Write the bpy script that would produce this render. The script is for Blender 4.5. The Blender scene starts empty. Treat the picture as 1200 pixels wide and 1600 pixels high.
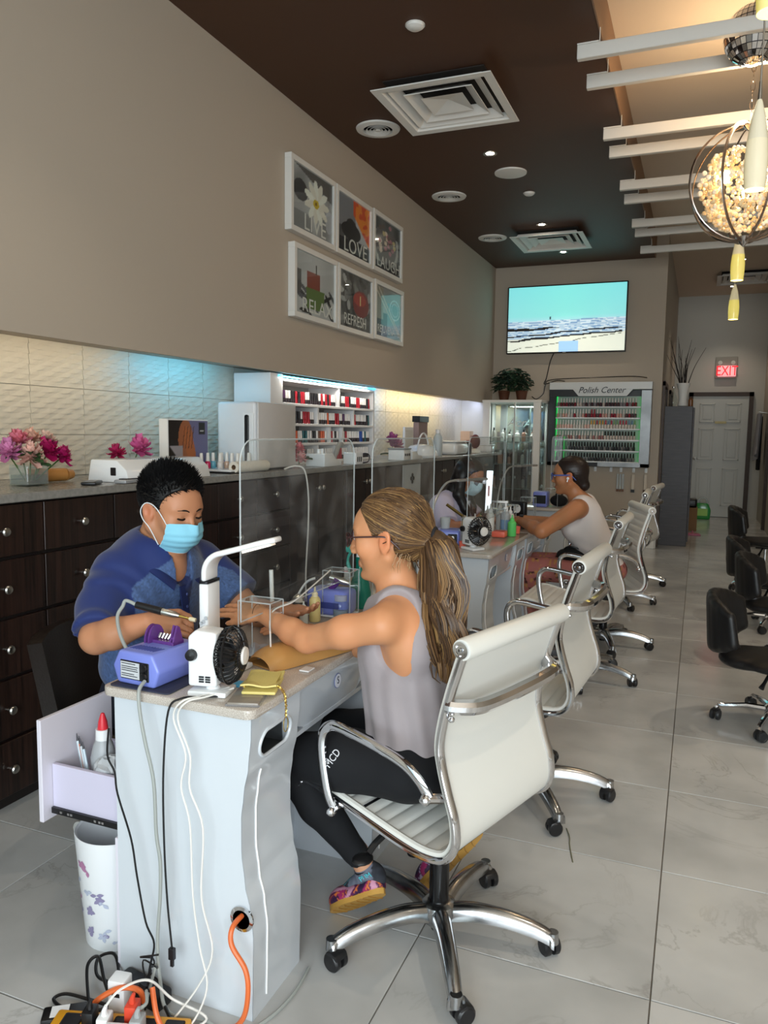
import bpy, bmesh, math, random
import numpy as np
from mathutils import Matrix, Vector
from math import pi, sin, cos, radians as rad
S = bpy.context.scene
COL = S.collection
random.seed(7)
RNG = np.random.RandomState(5)

# ------------------------------------------------------------------ camera
CAM_Z = 1.40
cam_d = bpy.data.cameras.new('camera'); cam = bpy.data.objects.new('camera', cam_d); COL.objects.link(cam)
cam_d.sensor_fit = 'VERTICAL'; cam_d.sensor_height = 36; cam_d.lens = 27.0; cam_d.clip_start = .05
_R = Matrix(((0.92553895, 0.05257346, -0.37498491), (0.37839776, -0.09210493, 0.9210493), (0.01388479, -0.99436045, -0.10514038)))
_r, _d, _f = _R.col[0], _R.col[1], _R.col[2]          # right, down, forward in the world
_m = Matrix((( _r[0], -_d[0], -_f[0], 0), (_r[1], -_d[1], -_f[1], 0), (_r[2], -_d[2], -_f[2], CAM_Z), (0, 0, 0, 1)))
cam.matrix_world = _m
S.camera = cam
# ------------------------------------------------------------------ world, light, exposure
S.view_settings.view_transform = 'Standard'; S.view_settings.look = 'None'
S.view_settings.gamma = 1; S.view_settings.use_curve_mapping = False
S.view_settings.exposure = 0.0
w = bpy.data.worlds.new('daylight'); S.world = w; w.use_nodes = True
w.node_tree.nodes['Background'].inputs[0].default_value = (.80, .90, 1.0, 1)
w.node_tree.nodes['Background'].inputs[1].default_value = 1.6

def area(name, loc, rot, sx, sy, power, col=(1, 1, 1), spread=pi):
    l = bpy.data.lights.new(name, 'AREA'); l.shape = 'RECTANGLE'; l.size = sx; l.size_y = sy; l.energy = power
    l.color = col; l.spread = spread
    o = bpy.data.objects.new(name, l); o.location = loc; o.rotation_euler = rot; COL.objects.link(o); return o

# daylight falling in through the shop window behind the camera
area('window_daylight', (1.0, -2.55, 1.75), (rad(90), 0, rad(8)), 4.4, 2.9, 265, (.90, .96, 1.0))
S.cycles.max_bounces = 8; S.cycles.diffuse_bounces = 4; S.cycles.glossy_bounces = 4
S.cycles.transmission_bounces = 8; S.cycles.transparent_max_bounces = 24
S.cycles.caustics_reflective = False; S.cycles.caustics_refractive = False
S.cycles.sample_clamp_indirect = 4.0
S.cycles.use_denoising = True

# ------------------------------------------------------------------ materials
def lin(c):
    if isinstance(c, str):
        c = tuple(int(c[i:i+2], 16) / 255 for i in (0, 2, 4))
    return tuple((x / 12.92 if x <= .04045 else ((x + .055) / 1.055) ** 2.4) for x in c)
MATS = {}
def mat(name, col, rough=.5, metal=0., noise=None, bump=None, coat=0., emit=None, trans=0., ior=1.45, alpha=1., stretch=None, sheen=0., sub=0., col2=None, vcol=None):
    if name in MATS: return MATS[name]
    m = bpy.data.materials.new(name); m.use_nodes = True; MATS[name] = m
    nt = m.node_tree; b = nt.nodes['Principled BSDF']; L = nt.links.new
    c = lin(col) if col is not None else (1, 1, 1)
    b.inputs['Base Color'].default_value = (*c, 1); b.inputs['Roughness'].default_value = rough
    b.inputs['Metallic'].default_value = metal; b.inputs['IOR'].default_value = ior
    if coat: b.inputs['Coat Weight'].default_value = coat; b.inputs['Coat Roughness'].default_value = .06
    if trans: b.inputs['Transmission Weight'].default_value = trans
    if sheen: b.inputs['Sheen Weight'].default_value = sheen
    if sub:
        b.inputs['Subsurface Weight'].default_value = sub; b.inputs['Subsurface Radius'].default_value = (1, .35, .2)
        b.inputs['Subsurface Scale'].default_value = .008
    if alpha < 1: b.inputs['Alpha'].default_value = alpha
    if emit: b.inputs['Emission Color'].default_value = (*lin(emit[0]), 1); b.inputs['Emission Strength'].default_value = emit[1]
    tc = None
    def coords():
        nonlocal tc
        if tc is None:
            t = nt.nodes.new('ShaderNodeTexCoord'); mp = nt.nodes.new('ShaderNodeMapping'); L(t.outputs['Object'], mp.inputs[0])
            if stretch: mp.inputs['Scale'].default_value = stretch
            tc = mp.outputs[0]
        return tc
    src = None
    if vcol:
        a = nt.nodes.new('ShaderNodeVertexColor'); a.layer_name = vcol; src = a.outputs[0]
        if emit: L(src, b.inputs['Emission Color'])
    if noise:
        n = nt.nodes.new('ShaderNodeTexNoise'); n.inputs['Scale'].default_value = noise[0]; n.inputs['Detail'].default_value = 5
        L(coords(), n.inputs['Vector'])
        r = nt.nodes.new('ShaderNodeValToRGB'); r.color_ramp.elements[0].position = .35; r.color_ramp.elements[1].position = .65
        k = noise[1]
        if vcol:
            r.color_ramp.elements[0].color = (1 - k, 1 - k, 1 - k, 1); r.color_ramp.elements[1].color = (1, 1, 1, 1)
            mx = nt.nodes.new('ShaderNodeMix'); mx.data_type = 'RGBA'; mx.blend_type = 'MULTIPLY'; mx.inputs[0].default_value = 1
            L(src, mx.inputs[6]); L(r.outputs[0], mx.inputs[7]); L(n.outputs[0], r.inputs[0]); src = mx.outputs[2]
        else:
            c2 = lin(col2) if col2 else tuple(x * (1 - k) for x in c)
            r.color_ramp.elements[0].color = (*c2, 1); r.color_ramp.elements[1].color = (*c, 1)
            L(n.outputs[0], r.inputs[0]); src = r.outputs[0]
    if src is not None: L(src, b.inputs['Base Color'])
    if bump:
        n = nt.nodes.new('ShaderNodeTexNoise'); n.inputs['Scale'].default_value = bump[0]; n.inputs['Detail'].default_value = 4
        L(coords(), n.inputs['Vector'])
        bp = nt.nodes.new('ShaderNodeBump'); bp.inputs['Strength'].default_value = bump[1]; bp.inputs['Distance'].default_value = .002
        L(n.outputs[0], bp.inputs['Height']); L(bp.outputs[0], b.inputs['Normal'])
    return m

def acrylic(name, tint=(.96, .98, .98), rough=.0, haze=.02, smear=0.):
    """clear sheet: mostly see-through, fresnel mirror, a little haze"""
    if name in MATS: return MATS[name]
    m = bpy.data.materials.new(name); m.use_nodes = True; MATS[name] = m
    nt = m.node_tree; nt.nodes.clear(); L = nt.links.new
    o = nt.nodes.new('ShaderNodeOutputMaterial'); t = nt.nodes.new('ShaderNodeBsdfTransparent'); g = nt.nodes.new('ShaderNodeBsdfGlossy')
    d = nt.nodes.new('ShaderNodeBsdfDiffuse'); mx = nt.nodes.new('ShaderNodeMixShader'); m2 = nt.nodes.new('ShaderNodeMixShader')
    f = nt.nodes.new('ShaderNodeFresnel'); f.inputs[0].default_value = 1.45
    t.inputs[0].default_value = (*tint, 1); g.inputs['Roughness'].default_value = rough; d.inputs[0].default_value = (.8, .82, .84, 1)
    g_ = nt.nodes.new('ShaderNodeNewGeometry'); inv = nt.nodes.new('ShaderNodeMath'); inv.operation = 'SUBTRACT'; inv.inputs[0].default_value = 1; L(g_.outputs['Backfacing'], inv.inputs[1])
    mu = nt.nodes.new('ShaderNodeMath'); mu.operation = 'MULTIPLY'; L(f.outputs[0], mu.inputs[0]); L(inv.outputs[0], mu.inputs[1])
    L(mu.outputs[0], mx.inputs[0]); L(t.outputs[0], mx.inputs[1]); L(g.outputs[0], mx.inputs[2])
    m2.inputs[0].default_value = haze
    if smear:   # wiped dust: fine haze that comes and goes over the sheet
        tc = nt.nodes.new('ShaderNodeTexCoord'); n1 = nt.nodes.new('ShaderNodeTexNoise'); n1.inputs['Scale'].default_value = 4.; n1.inputs['Detail'].default_value = 8; n1.inputs['Distortion'].default_value = 1.5
        n2 = nt.nodes.new('ShaderNodeTexNoise'); n2.inputs['Scale'].default_value = 160.; n2.inputs['Detail'].default_value = 3
        L(tc.outputs['Object'], n1.inputs['Vector']); L(tc.outputs['Object'], n2.inputs['Vector'])
        mr = nt.nodes.new('ShaderNodeMapRange'); mr.inputs[1].default_value = .42; mr.inputs[2].default_value = .68; mr.inputs[3].default_value = haze; mr.inputs[4].default_value = smear; L(n1.outputs[0], mr.inputs[0])
        mm = nt.nodes.new('ShaderNodeMath'); mm.operation = 'MULTIPLY'; L(mr.outputs[0], mm.inputs[0]); m3 = nt.nodes.new('ShaderNodeMath'); m3.operation = 'MULTIPLY'; m3.inputs[1].default_value = 2.; L(n2.outputs[0], m3.inputs[0]); L(m3.outputs[0], mm.inputs[1]); L(mm.outputs[0], m2.inputs[0])
    L(mx.outputs[0], m2.inputs[1]); L(d.outputs[0], m2.inputs[2]); L(m2.outputs[0], o.inputs[0])
    return m

# ------------------------------------------------------------------ object helpers
def tag(o, label=None, cat=None, group=None, kind=None):
    if label: o['label'] = label
    if cat: o['category'] = cat
    if group: o['group'] = group
    if kind: o['kind'] = kind
    return o
def thing(name, label, cat, loc=(0, 0, 0), rz=0., group=None):
    o = bpy.data.objects.new(name, None); COL.objects.link(o); o.empty_display_size = .05
    o.location = loc; o.rotation_euler = (0, 0, rz); return tag(o, label, cat, group)
def link(name, me, parent=None, loc=(0, 0, 0)):
    o = bpy.data.objects.new(name, me); COL.objects.link(o); o.location = loc
    if parent is not None: o.parent = parent
    return o
def dup(root, loc=None, rz=None, label=None, group=None, scale=None):
    def cp(o, parent):
        c = o.copy(); COL.objects.link(c)
        if parent is not None: c.parent = parent
        for ch in o.children: cp(ch, c)
        return c
    r = cp(root, None)
    if loc is not None: r.location = loc
    if rz is not None: r.rotation_euler = (0, 0, rz)
    if label: r['label'] = label
    if group: r['group'] = group
    if scale: r.scale = scale
    return r

class MB:
    def __init__(s): s.v = []; s.f = []; s.xf = None; s.c = None
    def add(s, vs, fs, col=None):
        n = len(s.v)
        if s.xf is not None: vs = [tuple(s.xf @ Vector(p)) for p in vs]
        s.v += [tuple(p) for p in vs]; s.f += [tuple(n + i for i in f) for f in fs]
        if s.c is not None or col is not None:
            if s.c is None: s.c = []
            s.c += [col or (1, 1, 1)] * len(vs)
        return s
    def box(s, x0, x1, y0, y1, z0, z1, b=0., seg=2, col=None):
        bm = bmesh.new(); bmesh.ops.create_cube(bm, size=1)
        for v in bm.verts:
            v.co = Vector(((x0 + x1) / 2 + v.co.x * (x1 - x0), (y0 + y1) / 2 + v.co.y * (y1 - y0), (z0 + z1) / 2 + v.co.z * (z1 - z0)))
        if b > 0: bmesh.ops.bevel(bm, geom=bm.edges[:], offset=b, segments=seg, affect='EDGES', profile=.5)
        return s.bm(bm, col)
    def bm(s, bm, col=None):
        bm.verts.index_update()
        s.add([v.co[:] for v in bm.verts], [[v.index for v in f.verts] for f in bm.faces], col); bm.free(); return s
    def prism(s, poly, h0, h1, axis='z', b=0., seg=2, col=None):
        """poly: 2D outline (ccw) extruded along axis; coords are the two other axes in order"""
        def P(a, c, h): return {'z': (a, c, h), 'y': (a, h, c), 'x': (h, a, c)}[axis]
        bm = bmesh.new(); lo = [bm.verts.new(P(a, c, h0)) for a, c in poly]; hi = [bm.verts.new(P(a, c, h1)) for a, c in poly]
        n = len(poly); bm.faces.new(lo); bm.faces.new(hi)
        for i in range(n): bm.faces.new((lo[i], lo[(i+1) % n], hi[(i+1) % n], hi[i]))
        bmesh.ops.recalc_face_normals(bm, faces=bm.faces[:])
        if b > 0: bmesh.ops.bevel(bm, geom=[e for e in bm.edges], offset=b, segments=seg, affect='EDGES', profile=.5, clamp_overlap=True)
        return s.bm(bm, col)
    def tube(s, pts, r, n=8, caps=True, closed=False, flat=1., up=(0, 0, 1), col=None):
        P = [Vector(p) for p in pts]; m = len(P)
        R = [r] * m if not hasattr(r, '__len__') else list(r)
        vs = []; fs = []; u = Vector(up); pn = None
        for i in range(m):
            a = P[(i-1) % m] if (closed or i > 0) else P[i]; c = P[(i+1) % m] if (closed or i < m - 1) else P[i]
            t = (c - a); t = t.normalized() if t.length > 1e-9 else Vector((0, 0, 1))
            if pn is None:
                nn = u - t * u.dot(t)
                if nn.length < .05: nn = Vector((1, 0, 0)) - t * t.x
                if nn.length < .05: nn = Vector((0, 1, 0)) - t * t.y
            else: nn = pn - t * pn.dot(t)
            nn.normalize(); pn = nn; bb = t.cross(nn)
            for k in range(n):
                an = 2 * pi * k / n
                vs.append(P[i] + (nn * cos(an) * flat + bb * sin(an)) * R[i])
        for i in range(m if closed else m - 1):
            j = (i + 1) % m
            for k in range(n):
                k2 = (k + 1) % n; fs.append((i*n+k, i*n+k2, j*n+k2, j*n+k))
        if caps and not closed:
            fs.append(tuple(range(n - 1, -1, -1))); fs.append(tuple((m-1)*n + k for k in range(n)))
        return s.add(vs, fs, col)
    def cyl(s, p0, p1, r0, r1=None, n=16, caps=True, col=None):
        return s.tube([p0, p1], [r0, r0 if r1 is None else r1], n, caps, col=col)
    def lathe(s, prof, c=(0, 0, 0), n=24, axis='z', col=None, close=False):
        vs = []; fs = []; m = len(prof)
        for (r, h) in prof:
            for k in range(n):
                a = 2 * pi * k / n; x, y = r * cos(a), r * sin(a)
                p = {'z': (x, y, h), 'y': (x, h, y), 'x': (h, x, y)}[axis]
                vs.append((p[0] + c[0], p[1] + c[1], p[2] + c[2]))
        for i in range(m - 1):
            for k in range(n):
                k2 = (k + 1) % n; fs.append((i*n+k, i*n+k2, (i+1)*n+k2, (i+1)*n+k))
        if prof[0][0] > 1e-6: fs.append(tuple(range(n)))
        if prof[-1][0] > 1e-6: fs.append(tuple((m-1)*n + k for k in range(n)))
        if close: fs = fs[:-2]; fs += [((m-1)*n+k, (m-1)*n+(k+1) % n, (k+1) % n, k) for k in range(n)]
        return s.add(vs, fs, col)
    def ball(s, c, r, n=12, m=8, sc=(1, 1, 1), col=None):
        vs = []; fs = []
        for i in range(m + 1):
            t = pi * i / m
            for k in range(n):
                a = 2 * pi * k / n
                vs.append((c[0] + r*sc[0]*sin(t)*cos(a), c[1] + r*sc[1]*sin(t)*sin(a), c[2] + r*sc[2]*cos(t)))
        for i in range(m):
            for k in range(n):
                k2 = (k+1) % n; fs.append((i*n+k, (i+1)*n+k, (i+1)*n+k2, i*n+k2))
        return s.add(vs, fs, col)
    def grid(s, fn, nu, nv, closed_u=False, thick=None, col=None):
        vs = [fn(i / nu, j / nv) for j in range(nv + 1) for i in range(nu + 1)]
        fs = [(j*(nu+1)+i, j*(nu+1)+i+1, (j+1)*(nu+1)+i+1, (j+1)*(nu+1)+i) for j in range(nv) for i in range(nu)]
        if thick:
            V = [Vector(p) for p in vs]; N = [Vector((0, 0, 0)) for _ in V]
            for f in fs:
                nn = (V[f[1]] - V[f[0]]).cross(V[f[3]] - V[f[0]])
                for i in f: N[i] += nn
            lo = [V[i] - N[i].normalized() * thick if N[i].length > 0 else V[i] for i in range(len(V))]
            n = len(V); vs = V + lo; f2 = [tuple(n + i for i in reversed(f)) for f in fs]
            rim = [(j * (nu+1)) for j in range(nv + 1)]
            edge = [i for i in range(nu + 1)] + [j*(nu+1)+nu for j in range(1, nv+1)] + [nv*(nu+1)+i for i in range(nu-1, -1, -1)] + [j*(nu+1) for j in range(nv-1, 0, -1)]
            for a in range(len(edge)):
                e0, e1 = edge[a], edge[(a+1) % len(edge)]
                f2.append((e1, e0, n + e0, n + e1))
            fs = fs + f2
        return s.add(vs, fs, col)
    def mesh(s, name, m=None, smooth=35):
        me = bpy.data.meshes.new(name); me.from_pydata([tuple(v) for v in s.v], [], s.f)
        if s.c is not None:
            ca = me.color_attributes.new('Col', 'FLOAT_COLOR', 'POINT')
            arr = np.ones((len(s.v), 4), np.float32); arr[:, :3] = np.array(s.c, np.float32); ca.data.foreach_set('color', arr.ravel())
        if m: me.materials.append(m)
        if smooth:
            me.polygons.foreach_set('use_smooth', [True] * len(me.polygons))
            me.set_sharp_from_angle(angle=rad(smooth))
        me.update(); return me
    def build(s, name, m=None, parent=None, loc=(0, 0, 0), smooth=35, label=None):
        o = link(name, s.mesh(name, m, smooth), parent, loc)
        if label: o['label'] = label
        return o

def catmull(pts, n=6, closed=False):
    P = [Vector(p) for p in pts]; out = []; m = len(P)
    rng = range(m) if closed else range(m - 1)
    for i in rng:
        p0 = P[(i-1) % m] if (closed or i > 0) else P[0]; p1 = P[i]; p2 = P[(i+1) % m]
        p3 = P[(i+2) % m] if (closed or i < m - 2) else P[-1]
        for k in range(n):
            t = k / n
            out.append(.5 * ((2*p1) + (p2-p0)*t + (2*p0-5*p1+4*p2-p3)*t*t + (3*p1-p0-3*p2+p3)*t**3))
    if not closed: out.append(P[-1])
    return out
def rrect(x0, x1, y0, y1, r, n=4):
    out = []
    for cx, cy, a in ((x1-r, y1-r, 0), (x0+r, y1-r, 90), (x0+r, y0+r, 180), (x1-r, y0+r, 270)):
        for k in range(n + 1):
            t = rad(a + 90 * k / n); out.append((cx + r*cos(t), cy + r*sin(t)))
    return out
def paint(name, nu, nv, fn, org, du, dv, m, parent=None):
    """flat print: a fine grid whose vertex colours come from fn(u, v) (u right, v up, sRGB 0..1)"""
    O, U, V = Vector(org), Vector(du), Vector(dv)
    uu, vv = np.meshgrid(np.linspace(0, 1, nu + 1), np.linspace(0, 1, nv + 1))
    c = np.clip(fn(uu.ravel(), vv.ravel()), 0, 1)
    c = np.where(c <= .04045, c / 12.92, ((c + .055) / 1.055) ** 2.4)
    P = np.array(O)[None] + uu.ravel()[:, None] * np.array(U)[None] + vv.ravel()[:, None] * np.array(V)[None]
    i = (np.arange(nv)[:, None] * (nu + 1) + np.arange(nu)[None]).ravel()
    F = np.stack([i, i + 1, i + nu + 2, i + nu + 1], 1)
    me = bpy.data.meshes.new(name); me.from_pydata(P.tolist(), [], F.tolist())
    ca = me.color_attributes.new('Col', 'FLOAT_COLOR', 'POINT'); a = np.ones((len(P), 4), np.float32); a[:, :3] = c
    ca.data.foreach_set('color', a.ravel()); me.materials.append(m); me.update()
    return link(name, me, parent)
def text(name, body, size, m, mw, parent=None, depth=.0008, align='CENTER', shear=0., xs=1.):
    cu = bpy.data.curves.new(name, 'FONT'); cu.body = body; cu.size = size; cu.extrude = depth; cu.align_x = align; cu.align_y = 'CENTER'
    cu.shear = shear; cu.resolution_u = 3
    t = bpy.data.objects.new(name, cu); COL.objects.link(t)
    me = bpy.data.meshes.new_from_object(t.evaluated_get(bpy.context.evaluated_depsgraph_get()))
    bpy.data.objects.remove(t); me.materials.clear(); me.materials.append(m)
    me.transform(mw @ Matrix.Diagonal((xs, 1, 1, 1)))
    return link(name, me, parent)
def basis(o, x, y):
    """matrix with origin o, local x and y along the given directions"""
    x = Vector(x).normalized(); y = Vector(y); z = x.cross(y).normalized(); y = z.cross(x)
    return Matrix(((x[0], y[0], z[0], o[0]), (x[1], y[1], z[1], o[1]), (x[2], y[2], z[2], o[2]), (0, 0, 0, 1)))
def vnoise(P, sc, seed=0):
    r = np.random.RandomState(seed); out = 0
    for k in range(5):
        d = r.randn(P.shape[1]); d /= np.linalg.norm(d); out = out + np.sin(P @ d * sc * (1 + .35 * k) + r.rand() * 6.28 + 1.3 * np.sin(P @ r.randn(P.shape[1]) * sc * .4))
    return out / 3.

# ------------------------------------------------------------------ implicit bodies (smooth union of tapered limbs, meshed with surface nets)
class Body:
    """field of smooth-blended tapered capsules and ellipsoids on a grid; mesh() pulls one continuous surface"""
    def __init__(s, lo, hi, h):
        s.lo = np.array(lo, np.float32); s.h = h
        s.n = np.ceil((np.array(hi) - s.lo) / h).astype(int) + 1
        s.F = np.full(s.n, .06, np.float32)
    def _sub(s, lo, hi):
        a = np.maximum(np.floor((np.array(lo) - s.lo) / s.h).astype(int), 0); b = np.minimum(np.ceil((np.array(hi) - s.lo) / s.h).astype(int) + 1, s.n)
        if (b <= a).any(): return None
        ax = [s.lo[i] + s.h * np.arange(a[i], b[i], dtype=np.float32) for i in range(3)]
        return (slice(a[0], b[0]), slice(a[1], b[1]), slice(a[2], b[2])), ax[0][:, None, None], ax[1][None, :, None], ax[2][None, None, :]
    def _mix(s, sl, d, k, op):
        A = s.F[sl]
        if op == 'sub': d = -d; A2 = np.maximum(A, d)
        if op == 'add':
            if k > 0:
                hh = np.clip(.5 + .5 * (A - d) / k, 0, 1); s.F[sl] = A * (1 - hh) + d * hh - k * hh * (1 - hh)
            else: s.F[sl] = np.minimum(A, d)
        else:
            if k > 0:
                hh = np.clip(.5 - .5 * (A - d) / k, 0, 1); s.F[sl] = A * (1 - hh) + d * hh + k * hh * (1 - hh)
            else: s.F[sl] = A2
    def cap(s, a, b, ra, rb, k=.02, op='add', flat=False, sc=None):
        a = np.array(a, np.float32); b = np.array(b, np.float32); m = max(ra, rb) + k + .05
        q = s._sub(np.minimum(a, b) - m, np.maximum(a, b) + m)
        if q is None: return s
        sl, X, Y, Z = q; d = b - a; L2 = float(d @ d) + 1e-12
        t0 = ((X - a[0]) * d[0] + (Y - a[1]) * d[1] + (Z - a[2]) * d[2]) / L2; t = np.clip(t0, 0, 1)
        D = np.sqrt((X - a[0] - t*d[0])**2 + (Y - a[1] - t*d[1])**2 + (Z - a[2] - t*d[2])**2) - (ra + (rb - ra) * t)
        if flat: D = np.maximum(D, (t0 - 1) * math.sqrt(L2))
        s._mix(sl, D, k, op); return s
    def chain(s, pts, rs, k=.015, k0=None):
        for i in range(len(pts) - 1): s.cap(pts[i], pts[i+1], rs[i], rs[i+1], (k0 if (i == 0 and k0) else k))
        return s
    def ell(s, c, r, k=.02, op='add', R=None):
        c = np.array(c, np.float32); r = np.array(r, np.float32); m = float(r.max()) + k + .05
        q = s._sub(c - m, c + m)
        if q is None: return s
        sl, X, Y, Z = q; X = X - c[0]; Y = Y - c[1]; Z = Z - c[2]
        if R is not None:
            Ri = np.array(R, np.float32)
            X, Y, Z = [Ri[0, i]*X + Ri[1, i]*Y + Ri[2, i]*Z for i in range(3)]
        k0 = np.sqrt((X/r[0])**2 + (Y/r[1])**2 + (Z/r[2])**2); k1 = np.sqrt((X/r[0]**2)**2 + (Y/r[1]**2)**2 + (Z/r[2]**2)**2)
        s._mix(sl, k0 * (k0 - 1) / (k1 + 1e-6), k, op); return s
    def half(s, p, n, k=.004):
        """cut away everything on the side n points to, beyond p"""
        n = np.array(n, np.float32); n /= np.linalg.norm(n)
        sl, X, Y, Z = s._sub(s.lo, s.lo + s.n * s.h)
        s._mix(sl, -((X-p[0])*n[0] + (Y-p[1])*n[1] + (Z-p[2])*n[2]), k, 'sub'); return s
    def warp(s, fn):
        """add fn(P) to the field near the surface (folds)"""
        idx = np.argwhere(np.abs(s.F) < .02); P = s.lo + idx * s.h
        s.F[idx[:, 0], idx[:, 1], idx[:, 2]] += fn(P).astype(np.float32); return s
    def mesh(s, name, m, parent, colfn=None, relax=2, off=(0, 0, 0)):
        F = s.F; ins = F < 0; h = s.h
        c8 = np.zeros(tuple(np.array(F.shape) - 1), np.uint8)
        for dx in (0, 1):
            for dy in (0, 1):
                for dz in (0, 1): c8 += ins[dx:F.shape[0]-1+dx, dy:F.shape[1]-1+dy, dz:F.shape[2]-1+dz]
        cells = np.argwhere((c8 > 0) & (c8 < 8)); ID = np.full(c8.shape, -1, np.int32); ID[tuple(cells.T)] = np.arange(len(cells))
        acc = np.zeros((len(cells), 3)); cnt = np.zeros(len(cells))
        cor = [(a, b, c) for a in (0, 1) for b in (0, 1) for c in (0, 1)]
        for a in cor:
            for ax in range(3):
                if a[ax]: continue
                b = list(a); b[ax] = 1
                fa = F[tuple((cells + a).T)]; fb = F[tuple((cells + b).T)]; x = (fa < 0) != (fb < 0)
                t = np.where(x, fa / (fa - fb + 1e-12), 0); p = np.array(a, float)[None] + np.zeros((len(cells), 3)); p[:, ax] += t
                acc += p * x[:, None]; cnt += x
        V = s.lo + (cells + acc / np.maximum(cnt, 1)[:, None]) * h
        faces = []
        for ax in range(3):
            u, v = (ax + 1) % 3, (ax + 2) % 3
            sl0 = [slice(None)] * 3; sl1 = [slice(None)] * 3; sl0[ax] = slice(0, -1); sl1[ax] = slice(1, None)
            e = ins[tuple(sl0)] != ins[tuple(sl1)]; g = np.argwhere(e)
            g = g[(g[:, u] > 0) & (g[:, v] > 0) & (g[:, u] < F.shape[u]-1) & (g[:, v] < F.shape[v]-1)]
            q = []
            for du, dv in ((-1, -1), (0, -1), (0, 0), (-1, 0)):
                c = g.copy(); c[:, u] += du; c[:, v] += dv; q.append(ID[tuple(c.T)])
            q = np.stack(q, 1); fl = ~ins[tuple(g.T)]; q[fl] = q[fl][:, ::-1]; faces.append(q[(q >= 0).all(1)])
        Q = np.concatenate(faces)
        if len(Q) == 0: raise ValueError('empty body ' + name)
        for _ in range(relax):       # light laplacian smoothing
            A = np.zeros_like(V); C = np.zeros(len(V))
            for i in range(4):
                a, b = Q[:, i], Q[:, (i+1) % 4]
                for j in range(3):
                    A[:, j] += np.bincount(a, V[b, j], len(V)) + np.bincount(b, V[a, j], len(V))
                C += np.bincount(a, minlength=len(V)) + np.bincount(b, minlength=len(V))
            V = V * .45 + .55 * A / np.maximum(C, 1)[:, None]
        me = bpy.data.meshes.new(name)
        me.vertices.add(len(V)); me.vertices.foreach_set('co', (V - np.array(off)).astype(np.float32).ravel())
        me.loops.add(len(Q) * 4); me.loops.foreach_set('vertex_index', Q.astype(np.int32).ravel())
        me.polygons.add(len(Q)); me.polygons.foreach_set('loop_start', np.arange(0, len(Q) * 4, 4, dtype=np.int32))
        me.polygons.foreach_set('use_smooth', np.ones(len(Q), bool))
        me.update(calc_edges=True); me.validate()
        if colfn is not None:
            c = np.clip(colfn(V), 0, 1); c = np.where(c <= .04045, c / 12.92, ((c + .055) / 1.055) ** 2.4)
            ca = me.color_attributes.new('Col', 'FLOAT_COLOR', 'POINT'); arr = np.ones((len(V), 4), np.float32); arr[:, :3] = c
            ca.data.foreach_set('color', arr.ravel())
        me.materials.append(m)
        return link(name, me, parent)

# ================================================================== ROOM
XL, YF, ZC, ZR = -2.54, 9.95, 3.5, 3.75
M_WALL = mat('beige_wall_paint', 'b3a798', .75, bump=(180, .05))
M_WALL2 = mat('light_wall_paint', 'b9b3a8', .75)
M_BROWN = mat('brown_ceiling_paint', '4c301f', .55)
M_FASC = mat('tan_fascia_paint', '8a6c55', .6)
M_CEIL = mat('cream_ceiling_paint', 'dccbb8', .8)
M_WHITE = mat('white_lacquer', 'eceeef', .22, coat=.5)
M_WMATT = mat('white_satin_paint', 'e6e4df', .45)
M_CHROME = mat('polished_chrome', 'dcdde0', .08, 1.)
M_STEEL = mat('brushed_nickel', 'b8b6b0', .3, 1.)
M_BLACK = mat('black_plastic', '141416', .38)
M_DARKM = mat('dark_metal', '3a3a3e', .35, .8)
M_ACR = acrylic('clear_acrylic')
M_GLASS = acrylic('cabinet_glass', (.90, .95, .94), haze=.01)
M_EDGE = mat('acrylic_edge', 'd4dcde', .25, alpha=.5)
M_BRTRIM = mat('dark_brown_trim', '4a3b33', .5)

def wood_dark():
    m = bpy.data.materials.new('ebony_veneer'); m.use_nodes = True; nt = m.node_tree; L = nt.links.new; b = nt.nodes['Principled BSDF']
    g = nt.nodes.new('ShaderNodeNewGeometry'); mp = nt.nodes.new('ShaderNodeMapping'); mp.inputs['Scale'].default_value = (18, 34, .7)
    n = nt.nodes.new('ShaderNodeTexNoise'); n.inputs['Scale'].default_value = 2.4; n.inputs['Detail'].default_value = 6; n.inputs['Roughness'].default_value = .7
    r = nt.nodes.new('ShaderNodeValToRGB'); e = r.color_ramp.elements
    e[0].position = .38; e[0].color = (*lin('0e0807'), 1); e[1].position = .66; e[1].color = (*lin('33201a'), 1)
    L(g.outputs['Position'], mp.inputs[0]); L(mp.outputs[0], n.inputs['Vector']); L(n.outputs[0], r.inputs[0]); L(r.outputs[0], b.inputs['Base Color'])
    b.inputs['Roughness'].default_value = .3; return m
M_EBONY = wood_dark()

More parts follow.
